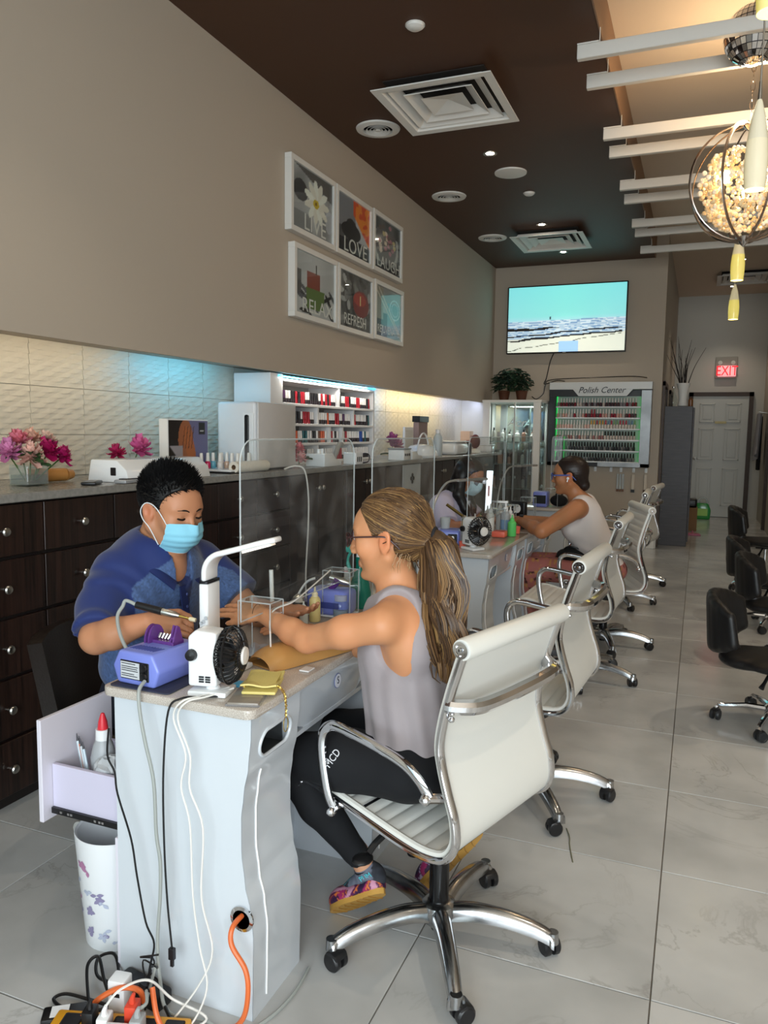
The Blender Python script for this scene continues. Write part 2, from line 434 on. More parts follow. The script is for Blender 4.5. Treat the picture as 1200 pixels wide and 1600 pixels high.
def marble_floor():
    m = bpy.data.materials.new('marble_porcelain'); m.use_nodes = True; nt = m.node_tree; L = nt.links.new; b = nt.nodes['Principled BSDF']
    g = nt.nodes.new('ShaderNodeNewGeometry'); oi = nt.nodes.new('ShaderNodeObjectInfo')
    sc = nt.nodes.new('ShaderNodeVectorMath'); sc.operation = 'SCALE'; cx = nt.nodes.new('ShaderNodeCombineXYZ')
    L(oi.outputs['Random'], cx.inputs[2]); L(cx.outputs[0], sc.inputs[0]); sc.inputs['Scale'].default_value = 37.
    ad = nt.nodes.new('ShaderNodeVectorMath'); ad.operation = 'ADD'; L(g.outputs['Position'], ad.inputs[0]); L(sc.outputs[0], ad.inputs[1])
    n = nt.nodes.new('ShaderNodeTexNoise'); n.inputs['Scale'].default_value = 1.9; n.inputs['Detail'].default_value = 9; n.inputs['Distortion'].default_value = 1.1; n.inputs['Roughness'].default_value = .6
    L(ad.outputs[0], n.inputs['Vector'])
    r = nt.nodes.new('ShaderNodeValToRGB'); cr = r.color_ramp; cr.elements[0].position = .485; cr.elements[0].color = (1, 1, 1, 1)
    cr.elements[1].position = .515; cr.elements[1].color = (1, 1, 1, 1); e = cr.elements.new(.5); e.color = (.80, .79, .78, 1)
    L(n.outputs[0], r.inputs[0])
    n2 = nt.nodes.new('ShaderNodeTexNoise'); n2.inputs['Scale'].default_value = 2.3; n2.inputs['Detail'].default_value = 4; L(ad.outputs[0], n2.inputs['Vector'])
    r2 = nt.nodes.new('ShaderNodeValToRGB'); r2.color_ramp.elements[0].position = .35; r2.color_ramp.elements[0].color = (*lin('b0b1b0'), 1)
    r2.color_ramp.elements[1].position = .65; r2.color_ramp.elements[1].color = (*lin('c8c9c8'), 1); L(n2.outputs[0], r2.inputs[0])
    # veins only where the slow noise is high, so they come and go
    n3 = nt.nodes.new('ShaderNodeTexNoise'); n3.inputs['Scale'].default_value = 1.3; L(ad.outputs[0], n3.inputs['Vector'])
    r3 = nt.nodes.new('ShaderNodeValToRGB'); r3.color_ramp.elements[0].position = .46; r3.color_ramp.elements[1].position = .60; L(n3.outputs[0], r3.inputs[0])
    mx = nt.nodes.new('ShaderNodeMix'); mx.data_type = 'RGBA'; mx.blend_type = 'MULTIPLY'
    L(r3.outputs[0], mx.inputs[0]); L(r2.outputs[0], mx.inputs[6]); L(r.outputs[0], mx.inputs[7]); L(mx.outputs[2], b.inputs['Base Color'])
    b.inputs['Roughness'].default_value = .16; b.inputs['Specular IOR Level'].default_value = .45
    return m
M_TILE = marble_floor()

def struct(name, mb, m, parent=None, smooth=0):
    o = mb.build(name, m, parent, smooth=smooth); 
    if parent is None: o['kind'] = 'structure'
    return o
floor = struct('floor', MB().box(-2.95, 3.5, -2.7, 14.6, -.12, -.006), mat('floor_grout', '7d776f', .8))
P = .6135; X0, Y0 = -.04, 1.90
tm = MB().box(-P/2+.0018, P/2-.0018, -P/2+.0018, P/2-.0018, -.008, 0, .0012, 1).mesh('tile', M_TILE, 30)
n = 0
for i in range(-4, 6):
    for j in range(-4, 21):
        cx, cy = X0 + (i + .5) * P, Y0 + (j + .5) * P
        if cy > 9.6 and (cx < -.9 or cx > 1.4): continue
        if cx < -2.5 or (cx > 1.9 and cy < 0) or cx > 3.3: continue
        link('tile', tm, floor, (cx, cy, 0)); n += 1
# left wall: bulkhead over the lit niche, niche back, niche end
wl = struct('wall_left', MB().box(-2.57, XL, -2.7, YF, 1.77, ZC + .3).box(-2.95, -2.57, -2.7, YF, 1.80, ZC + .3), M_WALL)
struct('wall_left_niche', MB().box(-3.0, -2.862, -2.7, YF, 0, 1.80), mat('tile_adhesive', 'cfc8ba', .8))
struct('wall_niche_end', MB().box(-2.9, XL - .001, 9.65, YF - .001, 0, 1.80), M_WMATT)
struct('wall_far', MB().box(-3, -.45, YF, YF + .15, 0, 3.9), M_WALL)
struct('wall_hall_left', MB().box(-.6, -.45, YF + .15, 14.4, 0, 3.9), M_WALL2)
struct('wall_hall_back', MB().box(-.6, 1.1, 14.4, 14.5, 0, 3.9), mat('pale_wall_paint', 'cfcdc6', .7))
struct('wall_hall_right', MB().box(.97, 1.1, YF + .1, 14.4, 0, 3.9), M_WALL2)
struct('wall_far_right', MB().box(.97, 3.5, YF, YF + .1, 0, 3.9), M_WALL)
struct('wall_right', MB().box(3.4, 3.5, -2.7, YF, 0, 3.9), M_WALL)
struct('ceiling_brown', MB().box(-2.95, -.6, -2.7, YF, ZC, ZC + .08), M_BROWN)
struct('ceiling', MB().box(-.6, 3.5, -2.7, 14.5, ZR, ZR + .08), M_CEIL)
struct('trim_fascia', MB().box(-.598, -.59, -2.7, YF, ZC - .004, ZR), M_FASC)
# shop front behind the camera: low sill, mullions, glass
struct('wall_front', MB().box(-2.95, 3.5, -2.75, -2.65, 3.25, 3.9).box(-2.95, 3.5, -2.75, -2.65, 0, .25).box(-2.95, -2.4, -2.75, -2.65, .2, 3.3).box(3.3, 3.5, -2.75, -2.65, .2, 3.3), M_WALL2)
wf = MB()
for x in (-2.4, -.5, 1.4, 3.3): wf.box(x - .03, x + .03, -2.76, -2.66, .25, 3.25)
wf.box(-2.4, 3.3, -2.76, -2.66, .25, .31).box(-2.4, 3.3, -2.76, -2.66, 3.19, 3.25)
wo = struct('window_1', wf, M_DARKM)
struct('pane', MB().box(-2.4, 3.3, -2.715, -2.707, .31, 3.19), M_GLASS, wo)
# baseboards
struct('baseboard_far', MB().box(-1.7, -.45, YF - .018, YF, 0, .13, .004, 1), M_WMATT)
struct('baseboard_hall', MB().box(-.45, -.435, YF, 10.05, 0, .13, .004, 1), M_WMATT)
struct('baseboard_right', MB().box(3.38, 3.4, -2.7, YF, 0, .13), M_WMATT)

# niche tiles: embossed wavy white tiles, one object each
def relief_tile():
    m = bpy.data.materials.new('embossed_tile'); m.use_nodes = True; nt = m.node_tree; b = nt.nodes['Principled BSDF']; L = nt.links.new
    b.inputs['Base Color'].default_value = (*lin('cbc3b3'), 1); b.inputs['Roughness'].default_value = .42
    return m
def relief_mesh(w, h, z0, z1):
    mb = MB(); nr = int(round((z1 - z0) / .0245)); nc = 6; cw = (w - .0036) / nc; ch = (z1 - z0 - .0036) / nr; H_ = .0048
    for r in range(nr):
        for c in range(nc):
            y, z = .0018 + c*cw, z0 + .0018 + r*ch; a, b = (.0, H_) if (r + c) % 2 else (H_, .0)
            mb.add([(a*.9 + .0006, y, z), (b*.9 + .0006, y + cw, z), (b*.25, y + cw, z + ch), (a*.25, y, z + ch), (-.0004, y, z), (-.0004, y + cw, z), (-.0004, y + cw, z + ch), (-.0004, y, z + ch)], [(0, 1, 2, 3), (4, 5, 1, 0), (4, 0, 3, 7), (1, 5, 6, 2), (3, 2, 6, 7)])
    mb.box(-.01, -.0005, .0012, w - .0012, z0 + .0012, z1 - .0012)
    return mb.mesh('tile', M_RT, 0)
M_RT = relief_tile()
rows = [(1.16, 1.36), (1.36, 1.585), (1.585, 1.80)]
niche = thing('tiled_backsplash', None, None); del_tag = niche; niche['kind'] = 'structure'; niche.name = 'wall_backsplash'
for z0, z1 in rows:
    me = relief_mesh(.333, z1 - z0, z0, z1)
    for k in range(-1, 24):
        y = 1.68 + .333 * k
        if y + .333 > 9.66: break
        link('tile', me, niche, (-2.853, y, 0))

# ---------------------------------------------------------------- ceiling beams
bm0 = MB().box(0, 4.05, -.02, .02, 3.352, 3.422, .003, 1)
for k, y in enumerate([4.33, 4.70, 5.52, 5.88, 6.67, 7.06, 7.87, 8.24, 9.0, 3.52, 3.15]):
    words = ['nearest the camera', 'second from the camera', 'third from the camera', 'fourth from the camera', 'fifth from the camera', 'sixth from the camera', 'seventh from the camera', 'eighth from the camera', 'farthest from the camera, just before the television wall', 'out of frame above', 'out of frame above, nearer the shop front'][k]
    t = thing('ceiling_beam', 'white rectangular beam hung under the ceiling edge, ' + words, 'beam', (-.70, y, 0), 0, 'white beams across the ceiling')
    if k == 0: beam_me = bm0.mesh('beam', mat('beam_white', 'd3d0ca', .5), 30); br_me = MB().box(.0, .11, -.022, .022, 3.4225, 3.428).cyl((.112, 0, 3.42), (.112, 0, 3.50), .0025, None, 6).mesh('bracket', M_WMATT, 0)
    link('bar', beam_me, t); link('bracket', br_me, t)

# ---------------------------------------------------------------- ceiling fittings
def diffuser(x0, x1, y0, y1, z, label, m=M_WMATT, axis=1):
    cx, cy = (x0+x1)/2, (y0+y1)/2; hx, hy = (x1-x0)/2, (y1-y0)/2
    t = thing('ceiling_vent', label, 'vent', (cx, cy, z), 0, 'square ceiling vents')
    mb = MB()
    def ring(a, b, za, zb, m_):
        o = [(a*hx, a*hy), (-a*hx, a*hy), (-a*hx, -a*hy), (a*hx, -a*hy)]; i = [(b*hx, b*hy), (-b*hx, b*hy), (-b*hx, -b*hy), (b*hx, -b*hy)]
        vs = [(*p, za) for p in o] + [(*p, zb) for p in i] + [(p[0], p[1], za + .006) for p in o] + [(p[0], p[1], zb + .006) for p in i]
        m_.add(vs, [(k, (k+1) % 4, 4+(k+1) % 4, 4+k) for k in range(4)] + [(8+k, 12+k, 12+(k+1) % 4, 8+(k+1) % 4) for k in range(4)] + [(k, 8+k, 8+(k+1) % 4, (k+1) % 4) for k in range(4)])
    fr = MB(); ring(1, .86, -.016, -.014, fr); ring(.86, .80, -.014, .02, fr); fr.build('frame', m, t, smooth=0)
    for a, b, za, zb in ((.78, .62, -.006, .03), (.58, .40, -.004, .035)):
        q = MB(); ring(a, b, za, zb, q); q.build('louvre', m, t, smooth=0)
    c = MB(); s_ = .36; c.add([(s_*hx, s_*hy, .0), (-s_*hx, s_*hy, .0), (-s_*hx, -s_*hy, .0), (s_*hx, -s_*hy, .0), (0, 0, .03)], [(0, 1, 4), (1, 2, 4), (2, 3, 4), (3, 0, 4)]); c.build('centre_plate', m, t, smooth=0)
    MB().box(-hx*.85, hx*.85, -hy*.85, hy*.85, .05, .055).build('backing', mat('vent_dark', '2a2624', .8), t, smooth=0)
    return t
def hole(o_name, x0, x1, y0, y1): pass
for n_, (a, lab) in enumerate([((-1.94, -1.2, 4.45, 5.2), 'large square white air diffuser in brown ceiling, nearest the camera'), ((-1.95, -1.2, 8.16, 8.9), 'square white air diffuser in brown ceiling near the television wall')]):
    diffuser(*a, ZC - .058, lab)
diffuser(.12, .86, 12.3, 13.1, ZR - .058, 'square white air diffuser in the back hallway ceiling')
rv = MB().lathe([(0, -.012), (.02, -.012), (.022, -.004), (.026, -.004)], n=28)
for k, (y, w_) in enumerate([(5.17, 'nearest the camera'), (6.82, 'middle of the row of three'), (8.39, 'farthest of the row of three')]):
    t = thing('round_vent', 'round white ceiling vent with concentric rings, ' + w_, 'vent', (-2.2 + .01, y, ZC), 0, 'round vents along the left wall')
    MB().lathe([(.155, -.002), (.15, -.012), (.105, -.018), (.1, -.010), (.1, -.002)], n=36).build('rim', M_WMATT, t)
    MB().lathe([(0, -.003), (.1, -.003)], n=24).build('backing', mat('vent_dark', '2a2624', .8), t)
    for r in (.088, .064, .04): MB().lathe([(r, -.02), (r - .012, -.006), (r - .014, -.006), (r - .003, -.02)], n=30, close=True).build('ring', M_WMATT, t)
    MB().lathe([(0, -.02), (.018, -.02), (.018, -.008)], n=20).build('hub', M_WMATT, t)
t = thing('ceiling_speaker', 'round flush white ceiling speaker beside the lit downlight', 'speaker', (-1.53, 6.38, ZC))
MB().lathe([(.13, -.001), (.128, -.012), (.118, -.014)], n=32).build('rim', M_WMATT, t)
MB().lathe([(0, -.010), (.06, -.011), (.118, -.012)], n=32).build('grille', mat('speaker_mesh', 'c9c5bd', .8, bump=(900, .6)), t)
for (x, y, lab) in ((-1.48, 3.97, 'small round white detector on brown ceiling, nearest the camera'), (-1.50, 6.97, 'small round white detector on brown ceiling beyond the speaker')):
    t = thing('smoke_detector', lab, 'detector', (x, y, ZC)); MB().lathe([(0, -.022), (.03, -.022), (.045, -.012), (.048, 0)], n=24).build('cover', M_WMATT, t)
    MB().lathe([(.048, 0), (.052, -.004), (.052, 0)], n=24).build('base', M_WMATT, t)
M_BULB = mat('downlight_bulb', 'fff4dd', .4, emit=('fff0d6', 45))
def downlight(x, y, z, lab, power=22):
    t = thing('downlight', lab, 'light', (x, y, z), 0, 'recessed ceiling downlights')
    MB().lathe([(.055, -.001), (.053, -.006), (.036, -.004), (.034, -.001)], n=24).build('trim_ring', M_STEEL, t)
    MB().lathe([(0, -.006), (.02, -.005), (.032, -.002)], n=20).build('bulb', M_BULB, t)
    l = bpy.data.lights.new('spot', 'SPOT'); l.energy = power; l.color = (1, .86, .68); l.spot_size = rad(95); l.spot_blend = .7; l.shadow_soft_size = .03
    o = bpy.data.objects.new('spot', l); COL.objects.link(o); o.parent = t; o.location = (0, 0, -.03)
for x, y, lab in [(-1.58, 5.91, 'lit recessed downlight in brown ceiling, nearest the camera'), (-1.59, 8.03, 'lit recessed downlight just before the far square diffuser'), (-1.58, 9.3, 'lit recessed downlight between the far diffuser and television wall'), (-1.58, 2.2, 'unseen fill downlight added above the front manicure desk'), (-1.58, 0., 'unseen fill downlight added near the shop front')]:  # last two are out of view, added for general fill
    downlight(x, y, ZC, lab)
for x, y, lab in [(.42, 11.6, 'lit recessed downlight before the hallway vent'), (.36, 13.6, 'lit recessed downlight beyond the hallway vent')]: downlight(x, y, ZR, lab, 30)
for x, y, q in ((1.2, 1.5, 'front left'), (2.6, 1.5, 'front right'), (1.2, 5, 'middle left'), (2.6, 5, 'middle right'), (1.8, 8.2, 'rear')): downlight(x, y, ZR, 'unseen fill downlight added in the cream ceiling right of the frame, ' + q, 60)  # unseen downlights, added to fill the room with light

# ---------------------------------------------------------------- LED strips in the niche
def led(y0, y1, col, power, hexc):
    t = thing('led_strip', None, None, (0, 0, 0))
    t['label'] = 'glowing LED strip under the bulkhead, ' + hexc[1]; t['category'] = 'light strip'; t['group'] = 'LED strips in the tiled niche'
    MB().box(-2.605, -2.595, y0, y1, 1.789, 1.794).build('diffuser', mat('led_' + hexc[2], hexc[0], .5, emit=(hexc[0], 7)), t, smooth=0)
    MB().box(-2.61, -2.59, y0, y1, 1.7945, 1.80).build('channel', M_STEEL, t, smooth=0)
    o = area('led_light', (-2.615, (y0+y1)/2, 1.785), (0, rad(52), rad(0)), .03, y1 - y0, power, col); o.parent = t
    return t
led(-.5, 3.3, (1, .86, .62), 2.6, ('ffe2ae', 'warm white over the front counter', 'warm'))
led(3.4, 4.1, (.12, .62, 1), 1.5, ('4ac0ff', 'blue beside the bottle shelves', 'blue'))
led(6.02, 6.9, (.35, .6, 1), 2.2, ('6fb0ff', 'pale blue beyond the bottle shelves', 'pale_blue'))
led(6.95, 8.7, (1, .84, .5), 5, ('ffdf9a', 'yellow at the far end of the counter', 'yellow'))
led(8.75, 9.6, (.6, .7, 1), 1.6, ('b9c8ff', 'cool white in the far niche corner', 'cool'))

# ---------------------------------------------------------------- hallway: door, exit sign, coat, cabinet
dm = mat('painted_door', 'cfd0cb', .45)
dr = MB()
x0, x1, yd = -.13, .74, 14.38
def panel_door():
    mb = MB(); mb.box(x0, x1, yd - .03, yd + .01, .01, 2.06)
    return mb
dd = struct('door_1', panel_door(), dm)
W = x1 - x0
for (za, zb) in ((1.62, 1.94), (.98, 1.52), (.2, .84)):
    for k in (0, 1):
        a = x0 + .11 + k * (W / 2 - .03); b_ = a + W / 2 - .19
        q = MB()
        for (i0, i1, j0, j1) in ((a, b_, za, za + .02), (a, b_, zb - .02, zb), (a, a + .02, za, zb), (b_ - .02, b_, za, zb)): q.box(i0, i1, yd - .042, yd - .028, j0, j1, .004, 1)
        q.box(a + .05, b_ - .05, yd - .038, yd - .028, za + .05, zb - .05, .006, 1); q.build('panel', dm, dd)
MB().box(x0 + .36, x0 + .54, yd - .046, yd - .03, 1.6, 1.64, .002, 1).build('name_plate', mat('brass_plate', 'c9b878', .4), dd)
MB().lathe([(0, -.06), (.025, -.055), (.028, -.03), (.01, -.02), (.01, 0)], (x0 + .07, yd - .03, 1.0), 16, 'y').build('door_knob', M_STEEL, dd)
struct('trim_door_frame', MB().box(x0 - .07, x0, yd - .05, yd + .02, 0, 2.13).box(x1, x1 + .07, yd - .05, yd + .02, 0, 2.13).box(x0 - .07, x1 + .07, yd - .05, yd + .02, 2.06, 2.13), M_BRTRIM)
tf = struct('trim_hall_frame', MB().box(-.47, -.42, 10.12, 10.2, 0, 2.05).box(-.47, -.42, 10.12, 11.1, 2.0, 2.06).box(-.47, -.42, 11.04, 11.12, 0, 2.05).box(-.47, -.42, 12.2, 12.28, 0, 2.05).box(-.47, -.42, 12.2, 13.1, 2.0, 2.06).box(-.47, -.42, 13.05, 13.12, 0, 2.05), M_BRTRIM)
struct('trim_right_frame', MB().box(.93, .98, 12.7, 12.85, 0, 2.1).box(.93, .98, 11.2, 12.85, 2.05, 2.12), M_BRTRIM)
t = thing('exit_sign', 'lit red EXIT sign on wall above the back door', 'sign', (.36, 14.36, 2.52))
MB().box(-.17, .17, 0, .03, -.16, .2, .004, 1).build('back_plate', mat('grey_plate', '9c9a92', .5), t)
MB().box(-.13, .15, -.05, 0, -.13, .05, .006, 1).build('housing', mat('exit_panel', 'ffd0d0', .4, emit=('ff9aa0', .8)), t)
text('lettering', 'EXIT', .23, mat('exit_red', 'd8101c', .4, emit=('ff1020', 1.2)), basis((.01, -.052, -.042), (1, 0, 0), (0, 0, 1)), t, .001, xs=.72)
for s_ in (-1, 1): MB().lathe([(0, -.05), (.035, -.045), (.03, -.01), (.012, 0)], (s_ * .1, 0, .1), 14, 'y').build('lamp_head', M_WMATT, t)
# tall dark cabinet, vase with twigs
t = thing('tall_cabinet', 'tall dark grey cabinet standing at the hallway corner', 'cabinet', (0, 0, 0))
MG = mat('charcoal_laminate', '55555a', .5, noise=(6, .18), stretch=(1, 1, 8))
MB().box(-.42, -.09, 10.32, 10.72, 0, 1.755, .004, 1).build('body', MG, t)
MB().box(-.088, -.07, 10.33, 10.71, .06, 1.74, .003, 1).build('door', MG, t)
for z in (.08, .45, .9, 1.3): MB().ball((-.40, 10.318, z), .006, 8, 6).build('screw_cap', M_STEEL, t)

# ================================================================== BACK COUNTER AND ITS CABINETS
M_CTR = mat('grey_quartz_counter', '8f8d88', .25, noise=(60, .2))
t = thing('counter_worktop', 'long grey stone worktop over the dark drawers along the left wall', 'worktop')
MB().box(-2.85, -2.235, -1.2, 9.3, 1.128, 1.16, .003, 1).build('slab', M_CTR, t)
M_KICK = mat('kick_board', '1c1614', .6)
knob = MB().lathe([(.006, 0), (.006, .014), (.015, .018), (.0165, .024), (.013, .029), (0, .031)], n=16, axis='x').mesh('knob', M_STEEL)
LEV = [(.06, .265), (.275, .49), (.50, .71), (.72, .925), (.935, 1.122)]
dmesh = [MB().box(-2.272, -2.252, .003, .372, a + .002, b - .002, .0015, 1).mesh('drawer', M_EBONY) for a, b in LEV]
grp = 'dark veneer drawer units under the worktop'
k0 = 0
for k in range(-4, 6):
    y = 1.785 + .375 * k
    if y < -.2: continue
    pos = ['behind the seated man', 'at the left frame edge', 'beside the open desk drawer'][k % 3]
    lab = {0: 'dark veneer five-drawer unit at the left edge of the photo', 1: 'dark veneer five-drawer unit just right of the leftmost drawers', 2: 'dark veneer five-drawer unit hidden mostly behind the man in blue', 3: 'dark veneer five-drawer unit behind the white desk lamp', 4: 'dark veneer five-drawer unit seen through the front acrylic shield', 5: 'dark veneer five-drawer unit beside the paired cupboard doors'}.get(k, 'dark veneer five-drawer unit toward the shop front, ' + ['nearest the frame', 'second outside the frame', 'third outside the frame', 'fourth outside the frame', 'fifth outside the frame'][-k - 1 if k < 0 else 0])
    t = thing('drawer_cabinet', lab, 'cabinet', (0, y, 0), 0, grp)
    MB().box(-2.85, -2.275, .001, .374, .055, 1.127).build('carcass', M_KICK, t, smooth=0)
    MB().box(-2.80, -2.30, .001, .374, 0, .055).build('kick_board', M_KICK, t, smooth=0)
    for j, (a, b) in enumerate(LEV):
        d = link('drawer', dmesh[j], t); kb = link('knob', knob, d, (-2.252, .187, (a + b) / 2 + .0))
doorm = [MB().box(-2.272, -2.252, .003, .372, .06, 1.122, .0015, 1).mesh('door', M_EBONY)]
dlab = ['dark veneer two-door cupboard behind the second acrylic shield', 'dark veneer two-door cupboard under the bottle shelves far end', 'dark veneer two-door cupboard beyond the pale open bay', 'dark veneer two-door cupboard behind the woman in the lilac top', 'dark veneer two-door cupboard at the far end of the worktop']
for q, y in enumerate([4.035, 4.79, 6.62, 7.4, 8.2]):
    t = thing('door_cabinet', dlab[q], 'cabinet', (0, y, 0), 0, 'dark veneer cupboards under the worktop')
    MB().box(-2.85, -2.275, .001, .749, .055, 1.127).build('carcass', M_KICK, t, smooth=0)
    MB().box(-2.80, -2.30, .001, .749, 0, .055).build('kick_board', M_KICK, t, smooth=0)
    for s_ in (0, 1):
        d = link('door', doorm[0], t, (0, .375 * s_, 0)); link('knob', knob, d, (-2.252, .345 if s_ == 0 else .03, 1.03))
t = thing('open_bay', 'pale grey open bay with black clover handle between dark cupboards', 'cabinet', (0, 5.55, 0))
MB().box(-2.85, -2.27, .0, 1.06, .0, 1.127).build('carcass', M_KICK, t, smooth=0)
MB().box(-2.268, -2.25, .38, .82, .02, 1.12, .003, 1).build('panel', mat('pale_blue_panel', 'b9c2c8', .35), t)
MB().box(-2.268, -2.25, .01, .37, .06, 1.12, .0015, 1).build('door', M_EBONY, t)
q = MB()
for a in range(4): q.ball((-2.246, .60 + .028 * cos(a*pi/2), 1.0 + .028 * sin(a*pi/2)), .018, 10, 8, (.4, 1, 1))
q.build('handle', M_BLACK, t)

# ---------------------------------------------------------------- bottle shelf unit in the niche
WS = mat('white_shelf_board', 'e3e3e4', .4)
t = thing('bottle_shelf_unit', 'white open shelf unit of small polish bottles standing in the niche', 'shelf')
YA, YB, XB, XF = 4.32, 6.03, -2.83, -2.555
su = t
MB().box(XB, XF, YA, YA + .16, 1.16, 1.762, .003, 1).build('side_panel', WS, t)
MB().box(XB, XF, YB - .03, YB, 1.16, 1.762, .003, 1).build('side_panel', WS, t)
MB().box(XB, XB + .01, YA + .16, YB - .03, 1.165, 1.75).build('back_panel', mat('grey_back_board', 'a7a6a4', .6), t, smooth=0)
SH = [1.179, 1.308, 1.442, 1.578, 1.735]
for z in SH: MB().box(XB + .01, XF + .004, YA + .161, YB - .031, z - .018, z, .002, 1).build('shelf', WS, t)
MB().box(XF + .004, XF + .008, YA + .1, YB, 1.742, 1.752).build('light_strip', mat('cyan_strip', '35c8ff', .5, emit=('35c8ff', 6)), t, smooth=0)
o = area('shelf_light', (XF + .03, (YA+YB)/2, 1.745), (0, rad(35), 0), .02, 1.4, 3, (1, .93, .8)); o.parent = t
DIV = {3: [5.35], 2: [5.0, 5.62], 1: [5.2, 5.42], 0: [5.0, 5.3, 5.58]}
for i, ys in DIV.items():
    for y in ys: MB().box(XB + .01, XF - .005, y - .011, y + .011, SH[i] + .0005, SH[i+1] - .019).build('divider', WS, t, smooth=0)
CAPC = {'w': 'ece9e6', 'k': '17161a', 'r': 'a8182a', 'o': 'd9643c', 'b': '1f4fa8', 't': '1f5f66', 'p': '4b2350', 'n': '7a4a34'}
cname = {'w': 'white', 'k': 'black', 'r': 'red', 'o': 'orange', 'b': 'blue', 't': 'teal', 'p': 'plum', 'n': 'brown'}
rowname = {3: 'top shelf', 2: 'second shelf from the top', 1: 'third shelf from the top', 0: 'lowest shelf'}
BOT = {}
def nth(k):
    k += 1; return f"{k}{'th' if 10 < k < 20 else {1: 'st', 2: 'nd', 3: 'rd'}.get(k % 10, 'th')}"
def gel_bottle(c):
    """small gel bottle: base, label band and long coloured cap"""
    if c not in BOT:
        m = MB(); bc = lin('2a2026') if c in 'wkp' else lin(CAPC[c])
        m.lathe([(.0115, 0), (.0125, .004), (.0125, .026), (.0105, .031)], n=10, col=bc)
        m.lathe([(.0104, .0305), (.0106, .033), (.0092, .082), (.0086, .084), (0, .0845)], n=10, col=lin(CAPC[c]))
        BOT[c] = m.mesh('gel_bottle', mat('bottle_paint', None, .3, vcol='Col'), 40)
    return BOT[c]
rr = random.Random(3)
def put(c, x, y, z, lab, g):
    o = link('polish_bottle', gel_bottle(c), None, (x, y, z)); tag(o, lab, 'bottle', g); return o
for i, seq in {3: 'wpwwkkrkrrwwkkkkwrwrkrwwkkwwrrkwwwrrwwwwkr', 2: 'wwkkwwkkwrrrwwkwwwwowwwrrwwpwwwrrwwwwwwktw', 1: 'wwoowoowwttwwkkwnoowrrwkwwwrwwwwwwwbbwtwwkr', 0: 'wwkwwrrnwwkwwwrrwwwwwwwrrrwwwwwwwwwwwwwwwk'}.items():
    y = YA + .19
    for kk, c in enumerate(seq):
        if any(abs(y - d) < .027 for d in DIV[i]): y = [d for d in DIV[i] if abs(y - d) < .027][0] + .028
        if y > YB - .05: break
        put(c, XF - .03 + rr.uniform(-.003, .003), y, SH[i] + .0005, f'{cname[c]}-capped polish bottle, {nth(kk)} from the left on the niche shelves, {rowname[i]}', f'{cname[c]} capped bottles, {rowname[i]}'); y += .0345

# ---------------------------------------------------------------- air purifier
t = thing('air_purifier', 'tall white air purifier standing on the worktop left of the bottle shelves', 'air purifier', (-2.44, 4.0, 1.16))
MB().box(-.16, .10, -.21, .235, .008, .395, .02, 3).build('body', mat('purifier_white', 'dfe0e2', .35), t)
MB().box(.102, .118, -.205, .235, .012, .393, .008, 2).build('front_panel', mat('purifier_front', 'c9c5c2', .3), t)
MB().box(.02, .09, -.214, -.209, .05, .33, .0, 1).build('side_recess', M_WHITE, t)
MB().box(.035, .06, -.2165, -.212, .05, .32, .01, 3).build('air_slot', M_BLACK, t)
for z in range(12): pass
MB().box(-.12, .1, -.19, .21, 0, .01).build('foot', M_DARKM, t, smooth=0)
pts = catmull([(-2.30, 4.05, 1.163), (-2.26, 4.12, 1.18), (-2.22, 4.16, 1.15), (-2.20, 4.17, 1.0), (-2.19, 4.15, .8), (-2.2, 4.14, .5), (-2.2, 4.16, .2), (-2.2, 4.2, .01)], 8)
tag(MB().tube(pts, .005, 6).build('white_flex', M_WMATT), 'white cord hanging from the worktop beside the air purifier', 'cord')

# ---------------------------------------------------------------- peonies
LEAFM = mat('peony_leaf', '35502c', .5)
def petal(mb, c, d, r, wd, col, curl):
    """one cupped petal from centre c leaning along d"""
    D = Vector(d).normalized(); u = D.cross(Vector((0, 0, 1))); u = u.normalized() if u.length > .1 else Vector((1, 0, 0)); n_ = u.cross(D)
    def f(a, b):
        w_ = (a - .5) * 2; s_ = sin(min(1, b * 1.15 + .08) * pi * .62 + .35) * wd
        rad_ = r * b; lift = curl * r * (b * b) + .25 * r * (w_ * w_) * b
        wob = .05 * r * sin(w_ * 7 + b * 5)
        p = Vector(c) + D * rad_ + u * (w_ * s_ * r) + n_ * (lift + wob); return p[:]
    mb.grid(f, 5, 5, col=col)
def peony(c, r, h, par, seed=0, facing=(1, -.5, .5)):
    rr = random.Random(seed); base = lin(h); F_ = Vector(facing).normalized(); a1 = F_.orthogonal().normalized(); a2 = F_.cross(a1)
    mb = MB(); mb.c = []
    for ring, n_, tilt, rad_, wd in ((0, 9, .15, 1.0, .36), (1, 8, .55, .9, .36), (2, 7, .95, .75, .34), (3, 6, 1.3, .55, .3)):
        for k in range(n_):
            a = 2*pi*(k + ring*.5 + rr.uniform(-.15, .15)) / n_; s_ = rr.uniform(.82, 1.12)
            d = (a1 * cos(a) + a2 * sin(a)) * cos(tilt) + F_ * sin(tilt)
            k_ = rr.uniform(.75, 1.15) * (.92 + .1 * ring); petal(mb, c, d[:], r * rad_ * s_, wd, tuple(min(1, x * k_) for x in base), .28)
    mb.ball(c, r * .35, 8, 6, col=tuple(x * .7 for x in base))
    return mb.build('blossom', mat('petal_paint', None, .6, vcol='Col', sub=0), par, smooth=60)
def leaf(mb, p, d, L_, w_):
    D = Vector(d).normalized(); u = D.cross(Vector((0, 0, 1))).normalized(); n_ = u.cross(D)
    mb.grid(lambda a, b: (Vector(p) + D * (L_ * b) + u * ((a - .5) * 2 * w_ * sin(pi * min(1, b * .95 + .05))) + n_ * (.18 * L_ * (a - .5)**2 * 4 - .25 * L_ * b * b))[:], 2, 6)
